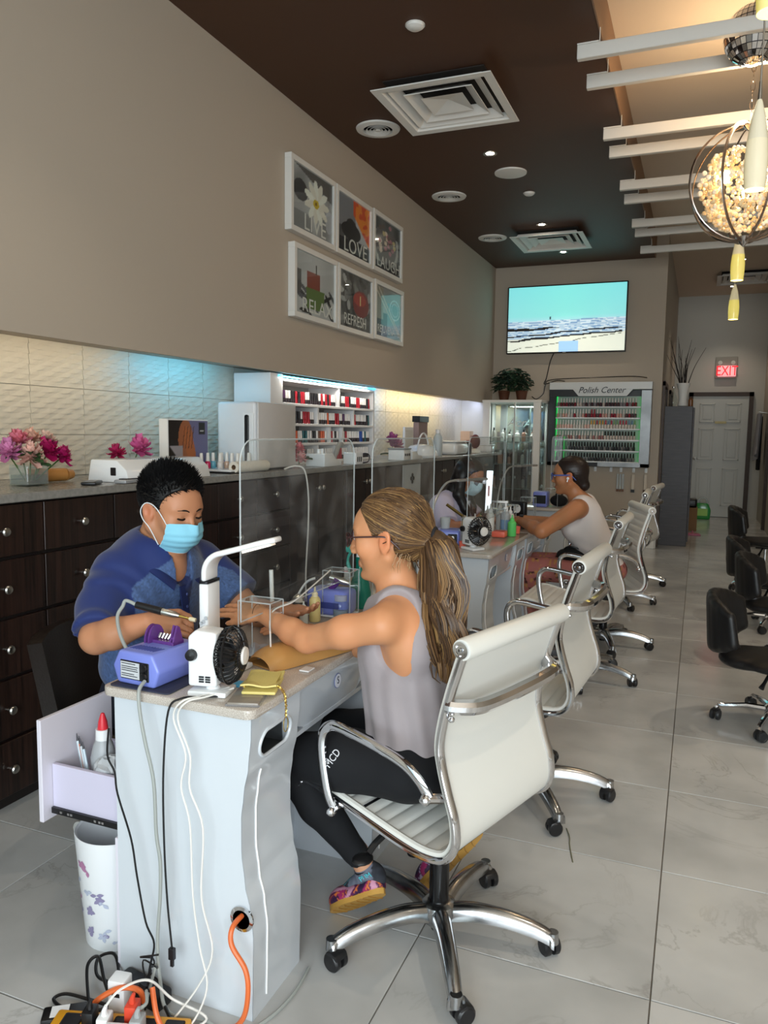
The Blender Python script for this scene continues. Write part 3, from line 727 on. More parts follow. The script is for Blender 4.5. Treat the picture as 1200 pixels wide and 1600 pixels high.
def bunch(lab, base, blooms, vase=True, seed=1, leaves=9):
    t = thing('flower_arrangement', lab, 'flowers', base); r_ = random.Random(seed)
    if vase:
        MB().box(-.05, .05, -.055, .055, .004, .085, .004, 1).build('glass_vase', acrylic('vase_glass', (.80, .86, .84), haze=.12), t)
        MB().box(-.045, .045, -.05, .05, .006, .045).build('water', acrylic('vase_water', (.62, .68, .62), haze=.1), t, smooth=0)
        MB().box(-.051, .051, -.056, .056, 0, .005, .001, 1).build('vase_foot', M_GLASS, t)
    st = MB()
    for (dx, dy, dz, r, c, f_) in blooms: st.tube([(dx*.2, dy*.2, .02), (dx * .5, dy * .5, dz * .5), (dx, dy, dz)], .003, 5)
    st.build('stems', mat('stem_green', '4d6a35', .5), t)
    for k, (dx, dy, dz, r, c, f_) in enumerate(blooms): peony((dx, dy, dz), r, c, t, seed + k, f_)
    for k in range(leaves):
        a = r_.uniform(0, 2*pi); m = MB(); z = r_.uniform(.08, .13) if vase else r_.uniform(.01, .06)
        leaf(m, (.04*cos(a), .04*sin(a), z), (cos(a), sin(a), r_.uniform(-.1, .5)), r_.uniform(.05, .08), .016); m.build('leaf', LEAFM, t)
    return t
bunch('pink, peach and magenta peonies in a square glass vase at the left end', (-2.50, 2.33, 1.16),
      [(0, -.10, .135, .052, 'c77aa6', (1, -.6, .5)), (.03, -.015, .120, .056, 'd8a89a', (1, -.8, .2)), (.02, .085, .135, .06, 'a80f56', (1, 0, .5)), (-.03, -.02, .175, .05, 'dd7a8c', (.6, -.3, 1)), (-.03, .05, .185, .048, 'e0b09a', (.6, .2, 1)), (.0, .10, .185, .04, 'dcb9a6', (.5, .5, 1)), (.05, .13, .115, .045, 'b01560', (1, .3, .1))], seed=2, leaves=14)
bunch('magenta and pink peonies lying behind the white curing lamp', (-2.62, 3.06, 1.16), [(0, -.09, .115, .05, 'b8265e', (1, -.5, .4)), (0, .075, .13, .07, 'd2609a', (1, -.2, .6))], False, 9, 7)
bunch('small pale pink blossom bunch beside the air purifier', (-2.37, 4.36, 1.16), [(0, 0, .12, .04, 'e0848c', (1, -.5, .3)), (.01, .01, .06, .04, 'e2a3a0', (1, -.5, .3))], False, 21, 3)
bunch('purple-pink peonies on the worktop just past the bottle shelves', (-2.5, 6.35, 1.16), [(0, -.05, .15, .075, 'a04c82', (1, -.5, .3)), (.0, .07, .11, .07, 'b85a80', (1, -.5, .3)), (.03, .12, .05, .05, 'd6a0a8', (1, -.5, .3))], False, 31, 4)

# ---------------------------------------------------------------- things on the worktop
t = thing('curing_lamp_box', 'long white curing lamp box with slotted top on the worktop', 'nail lamp', (-2.36, 2.93, 1.16))
MB().prism([(-.13, 0), (.10, 0), (.085, .055), (.03, .098), (-.11, .098)], -.29, .31, 'y', .006, 2).build('body', M_WHITE, t)
q = MB()
for k in range(8): q.box(-.035, .03, -.22 + k*.022, -.212 + k*.022, .0975, .0995)
q.build('vent_slots', mat('grey_slot', '9a9c9e', .5), t, smooth=0)
MB().box(.0, .03, -.293, -.289, .03, .065, .002, 1).build('switch', M_BLACK, t)
text('logo', 'Bos', .05, M_BLACK, basis((.099, .08, .028), (0, 1, 0), (-.25, 0, 1)), t, .0005, shear=.3)
tag(MB().cyl((-2.60, 2.42, 1.191), (-2.56, 2.58, 1.191), .03, .028, 20).cyl((-2.56, 2.58, 1.191), (-2.56, 2.62, 1.191), .028, .02, 20).build('arm_rest_roll', mat('tan_vinyl', 'b57f42', .4)), 'tan vinyl hand rest roll beside the flower vase', 'hand rest')
t = thing('phone', 'dark phone with light buttons lying on the worktop by the vase', 'phone', (-2.335, 2.5, 1.161), rad(30))
MB().box(-.03, .03, -.065, .065, 0, .014, .005, 2).build('case', M_BLACK, t); MB().box(-.02, .02, -.045, .05, .014, .0155).build('keys', mat('grey_keys', '8a8c90', .4), t, smooth=0)
t = thing('wrapped_tool', 'clear wrapped dark tool set lying in front of the curing lamp', 'tool', (-2.275, 2.66, 1.161), rad(8))
MB().box(-.03, .03, -.075, .075, 0, .016, .006, 2).build('pouch', mat('foil_pouch', 'a9acb0', .25, .3, bump=(60, .8)), t); MB().box(-.02, .02, -.05, .085, .016, .02, .001, 1).build('tool', M_DARKM, t)
t = thing('poster_canvas', 'boxed photo of hands crossed over a face, standing behind small bottles', 'poster', (-2.6, 3.27, 1.161))
MB().box(0, .055, 0, .355, 0, .285, .002, 1).build('box', M_WMATT, t)
def hands(u, v):
    c = np.tile(np.array([.40, .40, .55]), (len(u), 1))
    def put_(m, col): c[m] = col
    put_(u < .42, (.12, .09, .08)); put_((u < .35) & (v > .3), (.10, .07, .06))
    put_(((u - .42)**2 / .035 + (v - .62)**2 / .16) < 1, (.60, .36, .22))
    put_((((u - .52) * .9 + (v - .5) * .25)**2 / .012 + (v - .5)**2 / .16) < 1, (.66, .38, .20))
    for k in range(4):
        a = .36 + k * .075; put_((np.abs(u - a - (v - .6) * .15) < .009) & (v > .45) & (v < .9), (.33, .18, .11))
    put_((v < .52) & (v > .52 - u * 1.1) & (u < .34) & (v > .22), (.60, .58, .60)); put_((v < .3) & (u < .28) & (v > u * .9), (.45, .2, .1))
    put_((u > .76) & (u < .93) & (v > .72) & (v < .97), (.05, .05, .05)); put_((u > .79) & (u < .90) & (np.abs(v - .80) < .02), (.8, .8, .8))
    return c
paint('print', 60, 50, hands, (.0565, .006, .006), (0, .343, 0), (0, 0, .273), mat('print_paint', None, .35, vcol='Col'), t)
tr = thing('bottle_tray', 'thin white tray holding the small polish bottles', 'tray', (-2.42, 3.68, 1.16)); MB().box(-.12, .12, -.2, .16, 0, .008, .002, 1).build('black_base', M_BLACK, tr); MB().box(-.12, .12, -.2, .16, .009, .02, .003, 1).build('tray', M_WHITE, tr)
cols = ['d8c81e', 'c01a52', '5fa6b8', 'd8d4d0', 'cfc8c8', 'c8a890', 'd6d6d8', '8a6fb0', 'b01840', 'dadada', '2e3034', 'c8d0d4', 'c04040', 'e0dede']
nm = ['yellow', 'magenta', 'pale blue', 'milky', 'clear', 'nude', 'clear front', 'lilac', 'deep pink', 'frosted', 'charcoal', 'ice blue', 'red', 'white']
spots = [(-.09, -.17), (-.09, -.11), (-.09, -.06), (-.03, -.08), (-.06, -.02), (-.02, -.03), (.02, -.04), (-.09, .07), (.07, -.06), (.05, .0), (.07, .055), (.05, .09), (-.02, .13), (-.07, .12)]
for k, ((dx, dy), c, n_) in enumerate(zip(spots, cols, nm)):
    t = thing('nail_polish', f'{n_} nail polish bottle with tall white cap on the worktop tray', 'bottle', (-2.42 + dx, 3.68 + dy, 1.1805), 0, 'white capped bottles on the worktop tray')
    MB().lathe([(.014, 0), (.016, .004), (.016, .03), (.012, .038), (.007, .042)], n=14).build('bottle', mat('polish_' + c, c, .15, coat=.6), t)
    MB().lathe([(.0105, .036), (.011, .04), (.0085, .082), (.007, .085), (0, .0855)], n=12).build('cap', M_WMATT, t)
t = thing('paper_roll', 'white paper roll lying on the worktop edge beside the purifier', 'roll', (-2.31, 3.68, 1.193))
MB().lathe([(.014, -.16), (.031, -.16), (.031, .17), (.014, .17)], n=24, axis='y', close=True).build('roll', mat('roll_paper', 'e4ddcf', .7), t)
MB().lathe([(.012, -.159), (.014, -.159), (.014, .169), (.012, .169)], n=20, axis='y', close=True).build('core', mat('cardboard', '8a6d52', .8), t)
# devices further along
t = thing('charger_stand', 'white sloping charger base with two knobs past the purifier', 'device', (-2.32, 4.62, 1.16))
MB().prism([(-.13, 0), (.13, 0), (.13, .03), (.04, .05), (0, .085), (-.13, .085)], -.07, .07, 'x', .006, 2).build('base', M_WHITE, t)
for d in (-.08, -.03): MB().cyl((0, d, .085), (0, d, .115), .014, .012, 12).build('knob', M_WHITE, t)
t = thing('hand_massager', 'grey curved handpiece resting on the charger base', 'device', (-2.33, 4.83, 1.16)); MB().tube(catmull([(0, -.03, .03), (0, .0, .09), (0, .04, .13), (0, .075, .14)], 5), [.012]*4 + [.018]*8 + [.022]*4, 10).build('grip', mat('grey_grip', '8f8d88', .5), t)
t = thing('outlet_box', 'small white box with three dark sockets lying by the shelf unit', 'device', (-2.27, 4.98, 1.16)); MB().box(-.05, .05, -.06, .06, 0, .085, .004, 1).build('case', M_WHITE, t)
for k in range(3): MB().box(.049, .053, -.04 + k*.03, -.03 + k*.03, .02, .055).build('socket', M_BLACK, t, smooth=0)
tag(MB().tube(catmull([(-2.3, 5.07, 1.165), (-2.27, 5.14, 1.23), (-2.26, 5.24, 1.22), (-2.27, 5.24, 1.17), (-2.3, 5.12, 1.165)], 8), .004, 6).build('cable_loop', M_DARKM), 'dark looped cable lying on the worktop by the socket box', 'cable')
t = thing('sterilizer_box', 'small white box with three round buttons near the shelf unit end', 'device', (-2.3, 6.0, 1.16)); MB().box(-.08, .06, -.08, .08, 0, .085, .005, 2).build('case', M_WHITE, t); MB().box(-.085, .065, -.085, .085, .086, .1, .003, 1).build('lid', mat('grey_lid', '8f9296', .3), t)
for k in range(3): MB().cyl((.06, -.045 + k*.045, .045), (.066, -.045 + k*.045, .045), .011, None, 12).build('button', M_DARKM, t)
t = thing('tissue_base', 'low white moulded stand beside the dome lamp', 'device', (-2.3, 6.24, 1.16)); MB().prism([(-.12, 0), (.14, 0), (.14, .03), (.03, .04), (0, .07), (-.12, .07)], -.06, .06, 'x', .005, 2).build('base', M_WHITE, t)
t = thing('dome_nail_lamp', 'white dome nail lamp with raised visor on the worktop', 'nail lamp', (-2.36, 6.68, 1.162))
MB().lathe([(.15, 0), (.158, .02), (.14, .07), (.1, .105), (.04, .12), (0, .122)], n=28).build('dome', M_WHITE, t); MB().tube([(0 + .02, .16*cos(a), .02 + .2*sin(a)) for a in np.linspace(.2, pi - .2, 16)], .008, 8).build('visor', M_WHITE, t)
t = thing('framed_notice', 'white framed notice standing behind the dome lamp', 'sign', (-2.6, 6.95, 1.16)); MB().box(0, .02, -.12, .12, 0, .28, .003, 1).build('frame', M_WMATT, t); MB().box(.0205, .022, -.1, .1, .03, .25).build('sheet', mat('notice_paper', 'd6d3cc', .7), t, smooth=0)
t = thing('dark_picture', 'small dark tilted picture on top of the stack near the niche wall', 'picture', (-2.62, 7.3, 1.16)); MB().box(0, .06, -.13, .13, 0, .33, .004, 1).build('stand', mat('dusty_rose', '8c7672', .6), t); MB().box(-.01, .07, -.14, .14, .331, .39, .004, 1).build('box', M_BLACK, t)
def jar(lab, p, r, h, c, cap='ece9e6'):
    t = thing('jar', lab, 'jar', p); MB().lathe([(r*.96, 0), (r, .01), (r, h*.7), (r*.6, h*.82), (r*.5, h*.85)], n=18).build('body', mat('jar_' + c, c, .3), t); MB().cyl((0, 0, h*.85), (0, 0, h), r*.6, r*.56, 16).build('lid', mat('jar_' + cap, cap, .4), t)
jar('clear spray bottle with blue label standing by the dome lamp', (-2.42, 7.35, 1.16), .045, .26, 'b9c4c8'); jar('small red-lidded jar near the far end of the worktop', (-2.35, 8.2, 1.16), .04, .15, '39424a', 'a23a34')
t = thing('foot_bath_lid', 'rounded white plastic container on the worktop in yellow light', 'container', (-2.42, 7.85, 1.16)); MB().box(-.12, .12, -.24, .2, 0, .13, .04, 4).build('tub', M_WHITE, t); MB().box(-.125, .125, -.245, .205, .131, .145, .006, 2).build('lid', M_WHITE, t)
t = thing('small_figurine', 'small dark red ornament on a white foot at the worktop end', 'ornament', (-2.45, 8.85, 1.16)); MB().lathe([(.07, 0), (.06, .03), (.02, .05), (0, .052)], n=16).build('foot', M_WHITE, t); MB().ball((0, 0, .13), .06, 12, 8, (1, 1, 1.4)).build('figure', mat('dark_red', '5a2424', .5), t)
t = thing('product_box', 'pale pink product box standing at the far worktop corner', 'box', (-2.6, 9.0, 1.16)); MB().box(-.06, .06, -.07, .07, 0, .25, .002, 1).build('carton', mat('pale_pink', 'd9bfb4', .6), t); MB().box(.06, .0615, -.04, .04, .12, .2).build('label', mat('label_rose', 'b27a70', .5), t, smooth=0)
t = thing('storage_tub', 'white lidded storage tub at the far end of the worktop', 'container', (-2.42, 9.2, 1.16)); MB().box(-.1, .1, -.1, .08, 0, .08, .01, 2).build('tub', M_WHITE, t); MB().box(-.105, .105, -.105, .085, .081, .095, .004, 1).build('lid', M_WHITE, t)

# ---------------------------------------------------------------- six framed prints
PM = mat('print_gloss', None, .12, vcol='Col')
def g3(a): return np.stack([a, a, a], 1)
def tex(u, v, lo, hi, sc, seed): return g3(lo + (hi - lo) * (.5 + .5 * np.clip(vnoise(np.stack([u * 1.3, v], 1), sc, seed), -1, 1)))
def disc(u, v, x, y, rx, ry, a=0):
    du, dv = (u - x), (v - y); c, s_ = cos(a), sin(a); return ((du*c + dv*s_) / rx)**2 + ((-du*s_ + dv*c) / ry)**2 < 1
def f_live(u, v):
    c = tex(u, v, .45, .62, 5, 1); c[(v > 1.02 - .35*u)] = (.30, .29, .28); c[disc(u, v, .2, .62, .17, .17)] = (.14, .14, .15); c[(v < .3) & (u < .5)] *= .8; c[disc(u, v, .92, .35, .1, .2)] = (.6, .6, .62)
    for k in range(11):
        a = 2*pi*k/11; c[disc(u, v, .6 + .16*cos(a), .55 + .2*sin(a), .16, .06, math.atan2(sin(a)*1.2, cos(a)))] = np.array((.84, .82, .77)) * (.92 + .08*(k % 2))
    c[disc(u, v, .58, .53, .075, .075)] = (.72, .62, .15); c[disc(u, v, .58, .53, .03, .03)] = (.5, .38, .1); return c
def f_love(u, v):
    c = tex(u, v, .16, .32, 6, 2); c[(u < .6) & (v > .45)] = (.42, .42, .44); m = (u > .5 + .25*(1-v)*.6) & (v < .75 + .0*u) & (v > .3); c[m] = (.62, .62, .64)
    c[disc(u, v, .42, .42, .3, .16)] = (.07, .07, .07); c[disc(u, v, .42, .55, .14, .1)] = (.12, .12, .12); m = (u > .48) & (v > .75 - .9*(u - .48)) ; n_ = vnoise(np.stack([u, v], 1), 14, 4); c[m] = np.where(n_[m][:, None] > 0, np.array([[.72, .26, .08]]), np.array([[.85, .45, .12]])); c[v < .26] = (.1, .1, .11); return c
def f_laugh(u, v):
    c = tex(u, v, .2, .36, 5, 3); r = np.hypot(u - .45, (v - .55) * .9); c[(r < .48) & (v < .75)] = (.62, .62, .61); c[(r < .40) & (v < .8)] = (.36, .34, .34)
    rr_ = random.Random(5)
    for k in range(26):
        a = rr_.uniform(0, 6.28); d = rr_.uniform(.05, .36); c[disc(u, v, .45 + d*cos(a), .62 + d*.9*sin(a), .055, .045)] = rr_.choice([(.78, .72, .66), (.62, .42, .46), (.72, .66, .5), (.35, .3, .28)])
    c[v < .16] = (.17, .17, .18); return c
def f_relax(u, v):
    c = g3(.60 + .1 * v); c = tex(u, v, .58, .66, 3, 4)
    for k in range(18):
        rr_ = random.Random(k); x = rr_.uniform(.0, 1); y = rr_.uniform(.02, .42); c[disc(u, v, x, y, .14, .035, rr_.uniform(-1, 1))] = rr_.choice([(.16, .16, .17), (.3, .3, .32), (.62, .62, .64), (.1, .1, .1)])
    c[(np.abs(u - .5) < .24 - .1*(.45 - v)) & (v < .45) & (v > .12)] = (.30, .38, .17); c[(u > .28) & (u < .62) & (v > .45) & (v < .72)] = (.45, .20, .14); c[(np.abs(u - .52) < .008) & (v > .7) & (v < .86)] = (.15, .12, .1); c[(u < .15) & (v < .7) & (v > .35)] = (.28, .28, .28); return c
def f_refresh(u, v):
    c = tex(u, v, .12, .4, 11, 6)
    for k in range(22):
        rr_ = random.Random(k + 50); c[disc(u, v, rr_.uniform(0, 1), rr_.uniform(0, .9), .09, .05, rr_.uniform(-2, 2))] = (rr_.uniform(.15, .62),) * 3
    c[disc(u, v, .68, .50, .26, .25)] = (.40, .07, .06); c[disc(u, v, .64, .58, .2, .12)] = (.55, .14, .09); c[disc(u, v, .66, .56, .02, .09)] = (.95, .75, .5); return c
def f_rejuv(u, v):
    c = tex(u, v, .46, .56, 3, 7); c[(u > .45) & (v < .72)] = (.42, .54, .58); c[(u < .45) & (v < .5)] = (.22, .23, .25); c[(u < .3) & (v > .35)] = (.48, .46, .42)
    c[(np.abs(v - 1.1 + 1.0*u) < .02)] = (.7, .66, .6); c[(np.abs(v - .95 + .9*u) < .015)] = (.75, .72, .66); r = np.hypot(u - .75, v - .62); c[np.abs(r - .2) < .012] = (.7, .76, .78); c[np.abs(r - .13) < .01] = (.62, .7, .74); return c
arts = [(4.475, 2.68, .655, .475, f_live, 'LIVE', 'white daisy and dark stones', 'top left'), (5.145, 2.68, .655, .475, f_love, 'LOVE', 'orange petals on black stones', 'top middle'), (5.825, 2.69, .65, .475, f_laugh, 'LAUGH', 'a bowl of floating blossoms', 'top right'),
        (4.52, 2.14, .65, .475, f_relax, 'RELAX', 'a green pot of spa goods', 'bottom left'), (5.185, 2.14, .655, .475, f_refresh, 'REFRESH', 'a red candle among leaves', 'bottom middle'), (5.87, 2.15, .65, .475, f_rejuv, 'REJUVENATE', 'pale blue towels', 'bottom right')]
M_FR = mat('white_picture_frame', 'dedbd5', .4); M_LET = mat('print_lettering', 'e6e3dc', .5)
for (y, z, w_, h_, fn, word, what, pos) in arts:
    t = thing('framed_print', f'white-framed print reading {word} with {what}, {pos} of six', 'picture', (XL, y, z), 0, 'six framed spa prints')
    fr = .035
    for (a, b, c_, d_) in ((0, w_, 0, fr), (0, w_, h_ - fr, h_), (0, fr, fr, h_ - fr), (w_ - fr, w_, fr, h_ - fr)): MB().box(0, .05, a, b, c_, d_, .002, 1).build('frame_bar', M_FR, t)
    MB().box(.001, .01, .01, w_ - .01, .01, h_ - .01).build('backing', M_FR, t, smooth=0)
    paint('print', 72, 56, lambda u, v, g=fn: g(u, v)*1.22 + .02, (.034, fr, fr), (0, w_ - 2*fr, 0), (0, 0, h_ - 2*fr), PM, t)
    sz = {4: .15, 5: .13, 7: .115, 10: .09}[len(word)]
    text('lettering', word, sz, M_LET, basis((.0355, w_ * (.55 if len(word) < 6 else .5), .095), (0, 1, 0), (0, 0, 1)), t, .0003, xs=1.2 if len(word) < 6 else .95)
    MB().box(.0385, .0395, fr, w_ - fr, fr, h_ - fr).build('glazing', M_ACR, t, smooth=0)

# ---------------------------------------------------------------- television
t = thing('television', 'wall television showing waves on a beach under a turquoise sky', 'television', (-1.62, YF - .002, 2.82), rad(0))
MB().box(-.735, .735, -.075, -.03, -.42, .42, .006, 2).build('housing', M_BLACK, t); MB().box(-.3, .3, -.0295, -.001, -.2, .2).build('wall_bracket', M_DARKM, t, smooth=0)
def beach(u, v):
    n_ = vnoise(np.stack([u*2, v*9], 1), 5, 3); n2 = vnoise(np.stack([u*5, v*26], 1), 7, 8); c = np.zeros((len(u), 3))
    sky = np.stack([.50 + .14*u*0 + .1*(1 - v), .88 - .06*np.abs(u - .5), .84 + .02*v], 1); c[:] = sky
    hz = (v > .40) & (v < .55); k = ((v - .40) / .15)[:, None]; c[hz] = ((1 - k) * np.array([[.72, .84, .92]]) + k * sky)[hz]
    sea = v < .47 + .03*u; c[sea] = np.where(n2[sea][:, None] > .1, np.array([[.50, .62, .74]]), np.array([[.78, .86, .90]])); m = sea & (v < .2 + .09*u); c[m] = np.array((.86, .88, .82))
    c[(u < .45) & (np.abs(v - .345 - .045*u + .03*n_*.4) < .03 * (1 - u/.5))] = (.12, .11, .10)
    for (o_, s_, th) in ((.235, .12, .010), (.175, .12, .012), (.03, .24, .004)):
        c[(np.abs(v - o_ - s_*u + .012*n_) < th) & (u < .98)] = (.14, .14, .15)
    c[(v < .16) & (u > .45) & (u < .62)] = (.62, .78, .92); c[(np.abs(u - .37) < .004) & (v > .49) & (v < .54)] = (.2, .25, .3); return c
paint('screen', 150, 90, beach, (-.72, -.0755, -.405), (1.44, 0, 0), (0, 0, .81), mat('tv_screen', None, .12, vcol='Col', emit=('ffffff', .85)), t)
MB().box(-.02, .02, -.08, -.074, -.416, -.409).build('badge', M_STEEL, t, smooth=0)
t.rotation_euler = (rad(0), rad(0), rad(0))
tag(MB().tube(catmull([(-1.75, YF - .02, 2.42), (-1.8, YF - .015, 2.3), (-1.84, YF - .015, 2.1), (-1.86, YF - .02, 2.02), (-1.7, YF - .05, 2.06), (-1.6, YF - .06, 2.05)], 8), .006, 6).build('tv_cable', M_BLACK), 'black cable hanging from the television to the polish rack', 'cable')
tag(MB().tube(catmull([(-2.0, YF - .1, 1.86), (-1.95, YF - .05, 1.83), (-1.87, YF - .03, 1.9), (-1.85, YF - .02, 2.0), (-1.78, YF - .03, 2.07), (-1.3, YF - .06, 2.09), (-.8, YF - .06, 2.1), (-.62, YF - .08, 2.08)], 8), .006, 6).build('rack_cable', M_BLACK), 'black cable running over the top of the polish rack', 'cable')

# ---------------------------------------------------------------- polish rack on the far wall
t = thing('polish_rack', 'black and silver wall rack lettered Polish Center with green back light', 'rack', (-1.77, YF, 1.0))
W_, H_ = 1.22, 1.03
M_SIL = mat('silver_plastic', '9a9c9e', .35, .5, noise=(4, .35))
MB().box(0, W_, -.03, 0, 0, H_).build('back', M_BLACK, t, smooth=0)
MB().box(0, .08, -.15, -.03, 0, .93, .003, 1).build('side_panel', M_BLACK, t); MB().box(W_ - .12, W_, -.15, -.03, 0, .93, .003, 1).build('side_panel', M_SIL, t)
MB().box(0, W_, -.16, -.03, .94, 1.03, .003, 1).build('header', mat('rack_header', 'd4d6d6', .25), t)
MB().prism([(.0, .86), (.36, .86), (.29, .94), (0, .94)], -.162, -.13, 'y').build('header_wing', M_BLACK, t, smooth=0); MB().prism([(.36, .86), (.93, .86), (1.0, .94), (.29, .94)], -.163, -.13, 'y').build('name_board', mat('rack_header', 'd4d6d6', .25), t, smooth=0)
MB().box(0, W_, -.15, -.03, 0, .045, .003, 1).build('bottom_rail', M_BLACK, t); MB().box(.62, W_ - .1, -.155, -.15, .0, .05).build('foil_strip', M_SIL, t, smooth=0)
text('lettering', 'Polish Center', .105, M_BLACK, basis((.63, -.166, .93), (1, 0, 0), (0, 0, 1)), t, .001, shear=.35, xs=.95)
MB().box(.08, W_ - .12, -.034, -.0305, .05, .86).build('green_tinted_back', mat('rack_back', 'a9b8ae', .5), t, smooth=0)  # panel does not glow; green backlight is tinted into its colour
for x in (.083, W_ - .126): MB().box(x, x + .006, -.06, -.035, .05, .86).build('green_strip', mat('green_led', '40ff80', .5, emit=('30ff70', .8)), t, smooth=0)
RZ = [.065, .20, .335, .47, .605, .74]
for z in RZ: MB().box(.08, W_ - .12, -.115, -.035, z - .022, z - .004, .002, 1).build('shelf', mat('rack_shelf', 'd9dcdd', .3), t)
PB = {}
def rack_bottle(cap, body):
    if (cap, body) not in PB:
        m = MB(); m.lathe([(.0145, 0), (.0155, .004), (.0155, .040), (.008, .050)], n=8, col=lin(body)); m.lathe([(.009, .048), (.0098, .052), (.008, .100), (0, .102)], n=8, col=lin(cap)); PB[(cap, body)] = m.mesh('rack_bottle', mat('bottle_paint', None, .3, vcol='Col'), 40)
    return PB[(cap, body)]
rname = ['lowest', 'second lowest', 'third lowest', 'third highest', 'second highest', 'topmost']
rr = random.Random(11)
for ri, z in enumerate(RZ):
    for k in range(28):
        x = .105 + k * .0345
        if ri == 5: cap, body, n_ = 'd8d4cf', rr.choice(['7a2030', '4a3038', 'c8b8b0', '8a8084']), 'white'
        elif ri == 4: cap, body, n_ = ('a02038', '8a1c30', 'red') if 12 <= k <= 13 else ('dcd6cf', rr.choice(['8a2436', 'c89a90', '5a4048', 'b8b0ac']), 'white')
        elif ri == 3: cap, body, n_ = ('dcd8d2', rr.choice(['d8b0a4', 'c8c0b8']), 'white') if k < 12 else (rr.choice(['b83850', '8ab07a', 'd8a040', '7090b0', 'b05070']), 'd0c8c0', 'coloured')
        elif ri == 2: cap, body, n_ = ('dcd8d2', rr.choice(['b8a8a0', '9a6a68', '787478']), 'white') if k < 17 else ('121214', 'c0b4ac', 'black')
        else: cap, body, n_ = ('141416', rr.choice(['3a3a3e', '26262a', '6a6a6a']), 'black')
        o = link('rack_polish', rack_bottle(cap, body), None, (-1.77 + x, YF - .09, 1.0 + z - .0035)); tag(o, f'{n_}-capped polish bottle, {nth(k)} from the left on the {rname[ri]} rack ledge', 'bottle', f'{n_} capped polish on the {rname[ri]} rack ledge')
for k, (x, kind) in enumerate([(-1.19, 0), (-1.0, 0), (-.88, 1), (-.73, 2), (-.585, 3)]):
    t = thing('wall_hook', 'small white hook under the polish rack, ' + ['first from the left', 'second from the left', 'holding clear brushes', 'holding a long file', 'holding a wooden brush'][k], 'hook', (x, YF, .93), 0, 'white hooks under the polish rack')
    MB().box(-.016, .016, -.012, 0, 0, .06, .004, 1).build('plate', M_WHITE, t); MB().tube([(0, -.012, .03), (0, -.03, .012), (0, -.036, .02)], .004, 6).build('peg', M_WHITE, t)
    if kind == 1:
        b_ = thing('brush_bundle', 'bundle of clear flat brushes hanging under the polish rack', 'brush', (x, YF - .03, .92))
        for q in range(3): MB().box(-.045 + q*.032, -.02 + q*.032, -.006, .006, -.2, -.01, .003, 1).build('handle', M_EDGE, b_); MB().box(-.045 + q*.032, -.02 + q*.032, -.008, .008, -.23, -.2).build('bristles', mat('tan_bristle', '7a5a4a', .8), b_, smooth=0)
    if kind in (2, 3):
        b_ = thing('flat_brush', ['', '', 'narrow pale brush with black tip hanging under the polish rack', 'tapered pale brush with brown tip hanging under the polish rack'][kind], 'brush', (x, YF - .03, .92))
        MB().box(-.018, .018, -.006, .006, -.2, -.01, .004, 1).build('handle', mat('pale_wood', 'cbbfae', .5), b_); MB().box(-.022, .022, -.01, .01, -.235, -.2).build('bristles', M_BLACK if kind == 2 else mat('brown_bristle', '4a3228', .8), b_, smooth=0)

# ---------------------------------------------------------------- glass display cabinet, plant on top
t = thing('display_cabinet', 'white-framed glass display cabinet in the far left corner', 'cabinet', (-2.52, 9.42, 0))
WC, DC, HC = .72, .5, 1.80
for (x, y) in ((.0, 0), (WC - .09, 0)): MB().box(x, x + .09, y, y + .05, .08, HC - .03, .003, 1).build('post', M_WMATT, t)
for (x, y) in ((.0, DC - .04), (WC - .03, DC - .04)): MB().box(x, x + .03, y, y + .03, .08, HC - .03, .003, 1).build('post', M_WMATT, t)
MB().box(-.01, WC + .01, -.01, DC, HC - .03, HC, .003, 1).build('top', M_WMATT, t); MB().box(0, WC, 0, DC, 0, .09, .003, 1).build('plinth', M_WMATT, t)
MB().box(.09, WC - .09, .02, .025, .09, HC - .03).build('glass_door', M_GLASS, t, smooth=0); MB().box(WC - .008, WC - .003, .05, DC - .04, .09, HC - .03).build('glass_side', M_GLASS, t, smooth=0)
MB().box(.03, WC - .03, DC - .012, DC - .008, .09, HC - .03).build('mirror_back', mat('mirror', 'c6ccca', .04, 1.), t, smooth=0)
MB().box(.39, .41, .012, .02, .09, HC - .03).build('door_bar', M_STEEL, t, smooth=0)
text('lettering', 'Acr', .15, mat('frost_letter', 'e8eeee', .4), basis((.42, .015, 1.52), (1, 0, 0), (0, 0, 1)), t, .0005, shear=.3)
CZ = [.38, .70, 1.0, 1.28]
for z in CZ: MB().box(.03, WC - .03, .04, DC - .03, z, z + .008, .0, 1).build('glass_shelf', mat('shelf_glass_edge', '9db0aa', .1, alpha=.55), t, smooth=0)
rr = random.Random(4); cc = ['b8b4ac', '9a948a', 'c8c4bc', 'b07a64', '5a5650', 'd8d6d0', '2c2c2c', '8a7a5a']
pl = ['left', 'left of centre', 'centre left', 'centre', 'centre right', 'right of centre', 'right']
for zi, z in enumerate(CZ + [.09]):
    for k in range(7):
        h = rr.uniform(.10, .21); c = rr.choice(cc); r = rr.uniform(.02, .035); x = .10 + k * .095
        o = thing('cosmetic_bottle', f'retail bottle in the glass cabinet, {["second", "third", "fourth", "top", "lowest"][zi]} shelf level, {pl[k]}', 'bottle', (-2.52 + x, 9.42 + rr.uniform(.16, .34), z + (.009 if zi < 4 else .002)), 0, 'retail bottles in the glass cabinet')
        MB().lathe([(r*.95, 0), (r, .008), (r, h*.68), (r*.45, h*.8)], n=12).build('bottle', mat('cos_' + c, c, .3), o); MB().cyl((0, 0, h*.79), (0, 0, h), r*.45, r*.4, 10).build('cap', M_WMATT if k % 2 else M_BLACK, o)
o = area('cabinet_light', (-2.13, 9.66, 1.74), (0, 0, 0), .4, .2, 5, (.95, 1, 1)); o.parent = None
